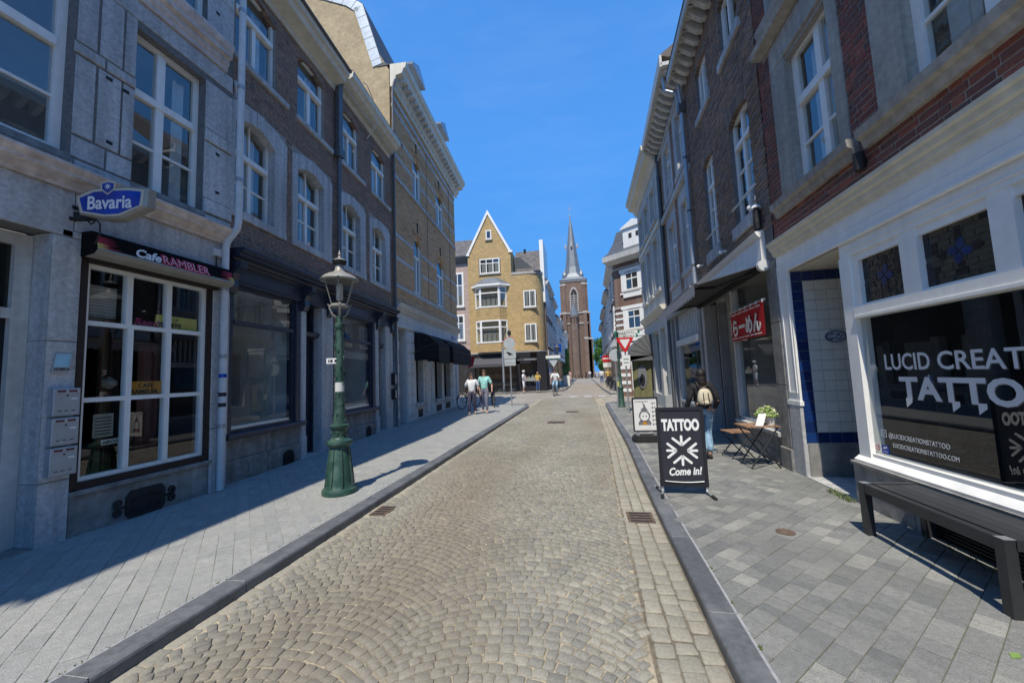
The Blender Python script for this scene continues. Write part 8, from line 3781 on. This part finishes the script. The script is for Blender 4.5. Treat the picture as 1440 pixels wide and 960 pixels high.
# woman walking away along the right pavement
w, _ = person((1.88, 6.86, PZ), radians(178), 'person with dark jacket and flared blue jeans seen from behind, walking away', H=1.44,
              legs=[((-.09, 0, .90), (-.07, -.10, .50), (-.05, .02, .09)), ((.09, 0, .90), (.08, .0, .49), (.07, .20, .15))],
              arms=[((-.26, .06, 1.11), (-.22, -.10, .93)), ((.26, .04, 1.11), (.29, -.10, .92))], top='cloth_black', trousers='denim', shoes='rubber', hair='hair_dark', sleeves=1, flare=.028, bun=False, longhair=True)
t = empty('backpack', (1.88, 6.86, PZ), 'beige canvas backpack on the back of the person in the dark jacket', 'backpack', None, radians(178))
t.scale = (.85, .85, .85)
q = skin('bag', [[((0, .19, 1.02), (.15, .07)), ((0, .20, 1.12), (.155, .085)), ((0, .19, 1.24), (.135, .075)), ((0, .175, 1.35), (.09, .05))]], 'bag_beige', t)
q = skin('pocket', [[((0, .275, 1.03), (.10, .035)), ((0, .28, 1.12), (.10, .035))]], 'bag_beige', t)
for sx in (-1, 1):
    b = MB()
    b.tube([(sx * .09, .14, 1.37), (sx * .10, .05, 1.455), (sx * .11, -.09, 1.43), (sx * .12, -.145, 1.28), (sx * .13, -.08, 1.08), (sx * .12, .10, 1.0)], .016, 6)
    b.build('strap', 'bag_trim', t)
b = MB()
b.tube([(-.03, .15, 1.40), (-.03, .17, 1.45), (.03, .17, 1.45), (.03, .15, 1.40)], .01, 6)
for sx in (-.04, .04):
    b.tube([(sx, .265, 1.26), (sx * 1.2, .315, 1.1), (sx * 1.2, .30, 1.0)], .008, 5)
b.build('trim', 'bag_trim', t)
# two people walking towards the camera on the left pavement
person((-4.30, 14.55, PZ), 0.05, 'person in loose white shirt and dark trousers walking towards the camera, left pavement', H=1.58, top='cloth_white', trousers='cloth_navy', shoes='shoe_white',
       hair='hair_brown', sleeves=.5, chest=1.15, longhair=True,
       legs=[((-.095, 0, .90), (-.10, -.12, .50), (-.10, -.10, .10)), ((.095, 0, .90), (.10, .02, .49), (.10, .14, .13))],
       arms=[((-.31, .05, 1.12), (-.38, -.02, .90)), ((.29, .05, 1.12), (.34, .05, .88))])
person((-3.92, 15.0, PZ), 0.0, 'person in a pale turquoise shirt and slate trousers walking beside the one in white', H=1.70, top='cloth_mint', trousers='cloth_slate', shoes='shoe_white',
       hair='hair_brown', sleeves=.5, chest=1.12,
       legs=[((-.095, 0, .90), (-.10, .02, .49), (-.10, .10, .12)), ((.095, 0, .90), (.105, -.12, .50), (.11, -.10, .09))],
       arms=[((-.28, .06, 1.12), (-.27, -.05, .88)), ((.30, .03, 1.12), (.33, -.10, .92))])
# two people at the shop of the yellow corner building
pm_, hm = person((-4.95, 31.85, .11), radians(80), 'person in white clothes and hat at the kiosk window of the yellow corner building', H=1.74, top='cloth_white', trousers='cloth_white', shoes='shoe_white', hair='hair_brown',
       sleeves=.5, hat='cloth_white', legcut=.3, arms=[((-.27, -.02, 1.13), (-.16, -.25, 1.14)), ((.27, -.02, 1.13), (.16, -.27, 1.12))], chest=1.1)
person((-3.75, 31.6, .11), radians(170), 'person in yellow top and blue jeans at the kiosk window of the yellow corner building', H=1.62, top='cloth_yellow', trousers='denim_dark', hair='hair_blond', longhair=True, sleeves=.5,
       arms=[((-.26, -.02, 1.12), (-.2, -.18, 1.05)), ((.27, .0, 1.12), (.3, -.08, .88))])


# ---- bicycles
def bicycle(loc, rz, label, group=None, mat='steel_black', tilt=0.):
    t = empty('bicycle', loc, label, 'bicycle', group, rz)
    t.rotation_euler = (tilt, 0, rz)
    R_ = .34
    for k, x in enumerate((-.53, .53)):
        q = MB()
        pts = [(x + R_ * cos(2 * pi * i / 24), 0, R_ + R_ * sin(2 * pi * i / 24)) for i in range(25)]
        q.tube(pts, .019, 6, cap=False)
        wl_ = q.build('wheel', 'rubber', t, smooth='all')
        q = MB()
        for i in range(14):
            a = 2 * pi * i / 14
            q.tube([(x, .02 * (-1) ** i, R_), (x + (R_ - .02) * cos(a), 0, R_ + (R_ - .02) * sin(a))], .0025, 4)
        q.build('spokes', 'galv', wl_)
    q = MB()
    bb_, seat, head, hb = (-.08, 0, .30), (-.22, 0, .80), (.36, 0, .78), (.36, 0, .90)
    for (a, c, r_) in ((bb_, seat, .018), (bb_, (.38, 0, .66), .02), ((-.20, 0, .70), (.37, 0, .74), .017), (bb_, (-.53, 0, R_), .012), ((-.2, 0, .68), (-.53, 0, R_), .010), ((.36, 0, .82), (.53, 0, R_), .015)):
        q.tube([a, c], r_, 7)
    q.tube([(.37, 0, .74), (.34, 0, .98)], .014, 7)
    q.build('frame', mat, t)
    q = MB()
    q.tube([(.22, -.27, 1.02), (.33, -.20, 1.04), (.36, 0, 1.0), (.33, .20, 1.04), (.22, .27, 1.02)], .013, 7)
    q.build('handlebar', 'steel_black', t)
    q = MB()
    q.ball((-.24, 0, .90), .11, 10, 6, sc=(1.25, .8, .35))
    q.tube([(-.22, 0, .80), (-.24, 0, .89)], .013, 6)
    q.build('saddle', 'rubber', t)
    q = MB()
    for i in range(10):
        a0, a1 = radians(20 + i * 15), radians(35 + i * 15)
        for x in (-.53, .53):
            q.add([(x + .375 * cos(a0), -.025, R_ + .375 * sin(a0)), (x + .375 * cos(a1), -.025, R_ + .375 * sin(a1)), (x + .375 * cos(a1), .025, R_ + .375 * sin(a1)), (x + .375 * cos(a0), .025, R_ + .375 * sin(a0))], [(0, 1, 2, 3)])
    q.build('mudguard', mat, t)
    q = MB()
    for (s_, a) in ((-1, .4), (1, .4 + pi)):
        e = (bb_[0] + .16 * cos(a), s_ * .07, bb_[2] + .16 * sin(a))
        q.tube([(bb_[0], s_ * .05, bb_[2]), e], .01, 5)
        q.box(e[0] - .04, e[0] + .04, min(e[1], e[1] + s_ * .08), max(e[1], e[1] + s_ * .08), e[2] - .012, e[2] + .012)
    q.build('pedal', 'steel_black', t)
    q = MB()
    q.box(-.72, -.36, -.07, .07, .735, .75)
    q.tube([(-.68, .05, .74), (-.53, .04, R_)], .007, 5)
    q.tube([(-.68, -.05, .74), (-.53, -.04, R_)], .007, 5)
    q.build('carrier', 'steel_black', t)
    return t


bk = bicycle((-2.0, 26.9, .03), radians(-97), 'bicycle ridden towards the camera in the middle of the junction')
cyc, _ = person((-1.98, 27.15, .05), radians(-7), 'person in pale jeans and white top riding a bicycle towards the camera', H=1.72, top='cloth_white', trousers='denim', shoes='shoe_white', hair='hair_dark', sleeves=.5, lean=.08,
       legs=[((-.095, .0, .95), (-.12, -.36, .72), (-.11, -.26, .33)), ((.095, .0, .95), (.12, -.33, .66), (.11, -.16, .22))],
       arms=[((-.30, -.20, 1.16), (-.24, -.42, 1.10)), ((.30, -.20, 1.16), (.24, -.42, 1.10))])
for k, (x, y, rz, lb) in enumerate(((-5.35, 17.6, 1.2, 'bicycle parked behind the two walking people, nearer the ochre wall'), (-4.35, 18.2, 1.9, 'bicycle parked behind the person in turquoise'),
                                    (-6.2, 30.6, .25, 'bicycle leaning before the shop of the yellow corner building'),
                                    (2.02, 30.6, 1.75, 'nearest of the bicycles parked on the far right pavement'), (2.12, 33.2, 1.45, 'second of the bicycles parked on the far right pavement'),
                                    (2.1, 36.5, 1.7, 'third of the bicycles parked on the far right pavement'))):
    z = PZ if y < 19 else (.10 if x > 0 else .03)
    if k == 0:
        b0 = bicycle((x, y, z), rz, lb, 'parked bicycles')
    else:
        copy_tree(b0, (x, y, z), rz, lb)
# far pedestrians
for (x, y, rz, lb, tp, trs, hr) in ((-1.9, 52, 0, 'person in a pale pink top far along the left pavement', 'cloth_pink', 'cloth_pink', 'hair_brown'),
                                    (2.0, 47, 3, 'person in white far along the right pavement', 'cloth_white', 'denim_dark', 'hair_dark'),
                                    (2.25, 38.6, .2, 'person in a yellow top behind the parked bicycles on the far right', 'cloth_yellow', 'cloth_navy', 'hair_blond'),
                                    (.4, 78, 0, 'person in dark clothes far off before the church, on the left', 'cloth_black', 'cloth_black', 'hair_dark'),
                                    (1.1, 80, 3, 'person in white far off before the church, on the right', 'cloth_white', 'cloth_slate', 'hair_dark')):
    person((x, y, .1), rz, lb, top=tp, trousers=trs, hair=hr, face=False, fingers=False)
for i in range(9):
    t = empty('bollard', (-2.6 + i * .72, 88, 0), '%s dark bollard from the left in the row before the church' % ('first second third fourth fifth sixth seventh eighth ninth'.split()[i]), 'bollard', 'bollards before the church')
    q = MB()
    q.lathe([(.12, 0), (.09, .1), (.08, .9), (.1, .95), (.0, 1.05)], n=8)
    q.build('post', 'iron_dark', t)
# parasol-like red flag at the end of the ochre house
t = empty('flag', (-5.9, 19.3, 2.0), 'small red and orange flag at the far end of the ochre corner house', 'flag')
q = MB()
q.add([(0, 0, .0), (.35, -.2, .1), (.5, -.3, .55), (.2, -.1, .6)], [(0, 1, 2, 3)])
q.build('cloth', 'sign_red', t)
q = MB()
q.tube([(-.2, .1, -.3), (.25, -.12, .65)], .015, 6)
q.build('staff', 'pipe_white', t)

# ------------------------------------------------------------------ turn text and skinned figures into meshes in one pass
bpy.context.view_layer.update()
dg = bpy.context.evaluated_depsgraph_get()
done = []
for o in LATE:
    done.append((o, bpy.data.meshes.new_from_object(o.evaluated_get(dg))))
for o, me in done:
    if o.type == 'FONT':
        n = o.name
        o.name = 'old'
        k = bpy.data.objects.new(n, me)
        COL.objects.link(k)
        k.parent = o.parent
        k.matrix_basis = o.matrix_basis.copy()
        bpy.data.objects.remove(o)
    else:
        o.modifiers.clear()
        o.data = me
        me.polygons.foreach_set('use_smooth', [True] * len(me.polygons))
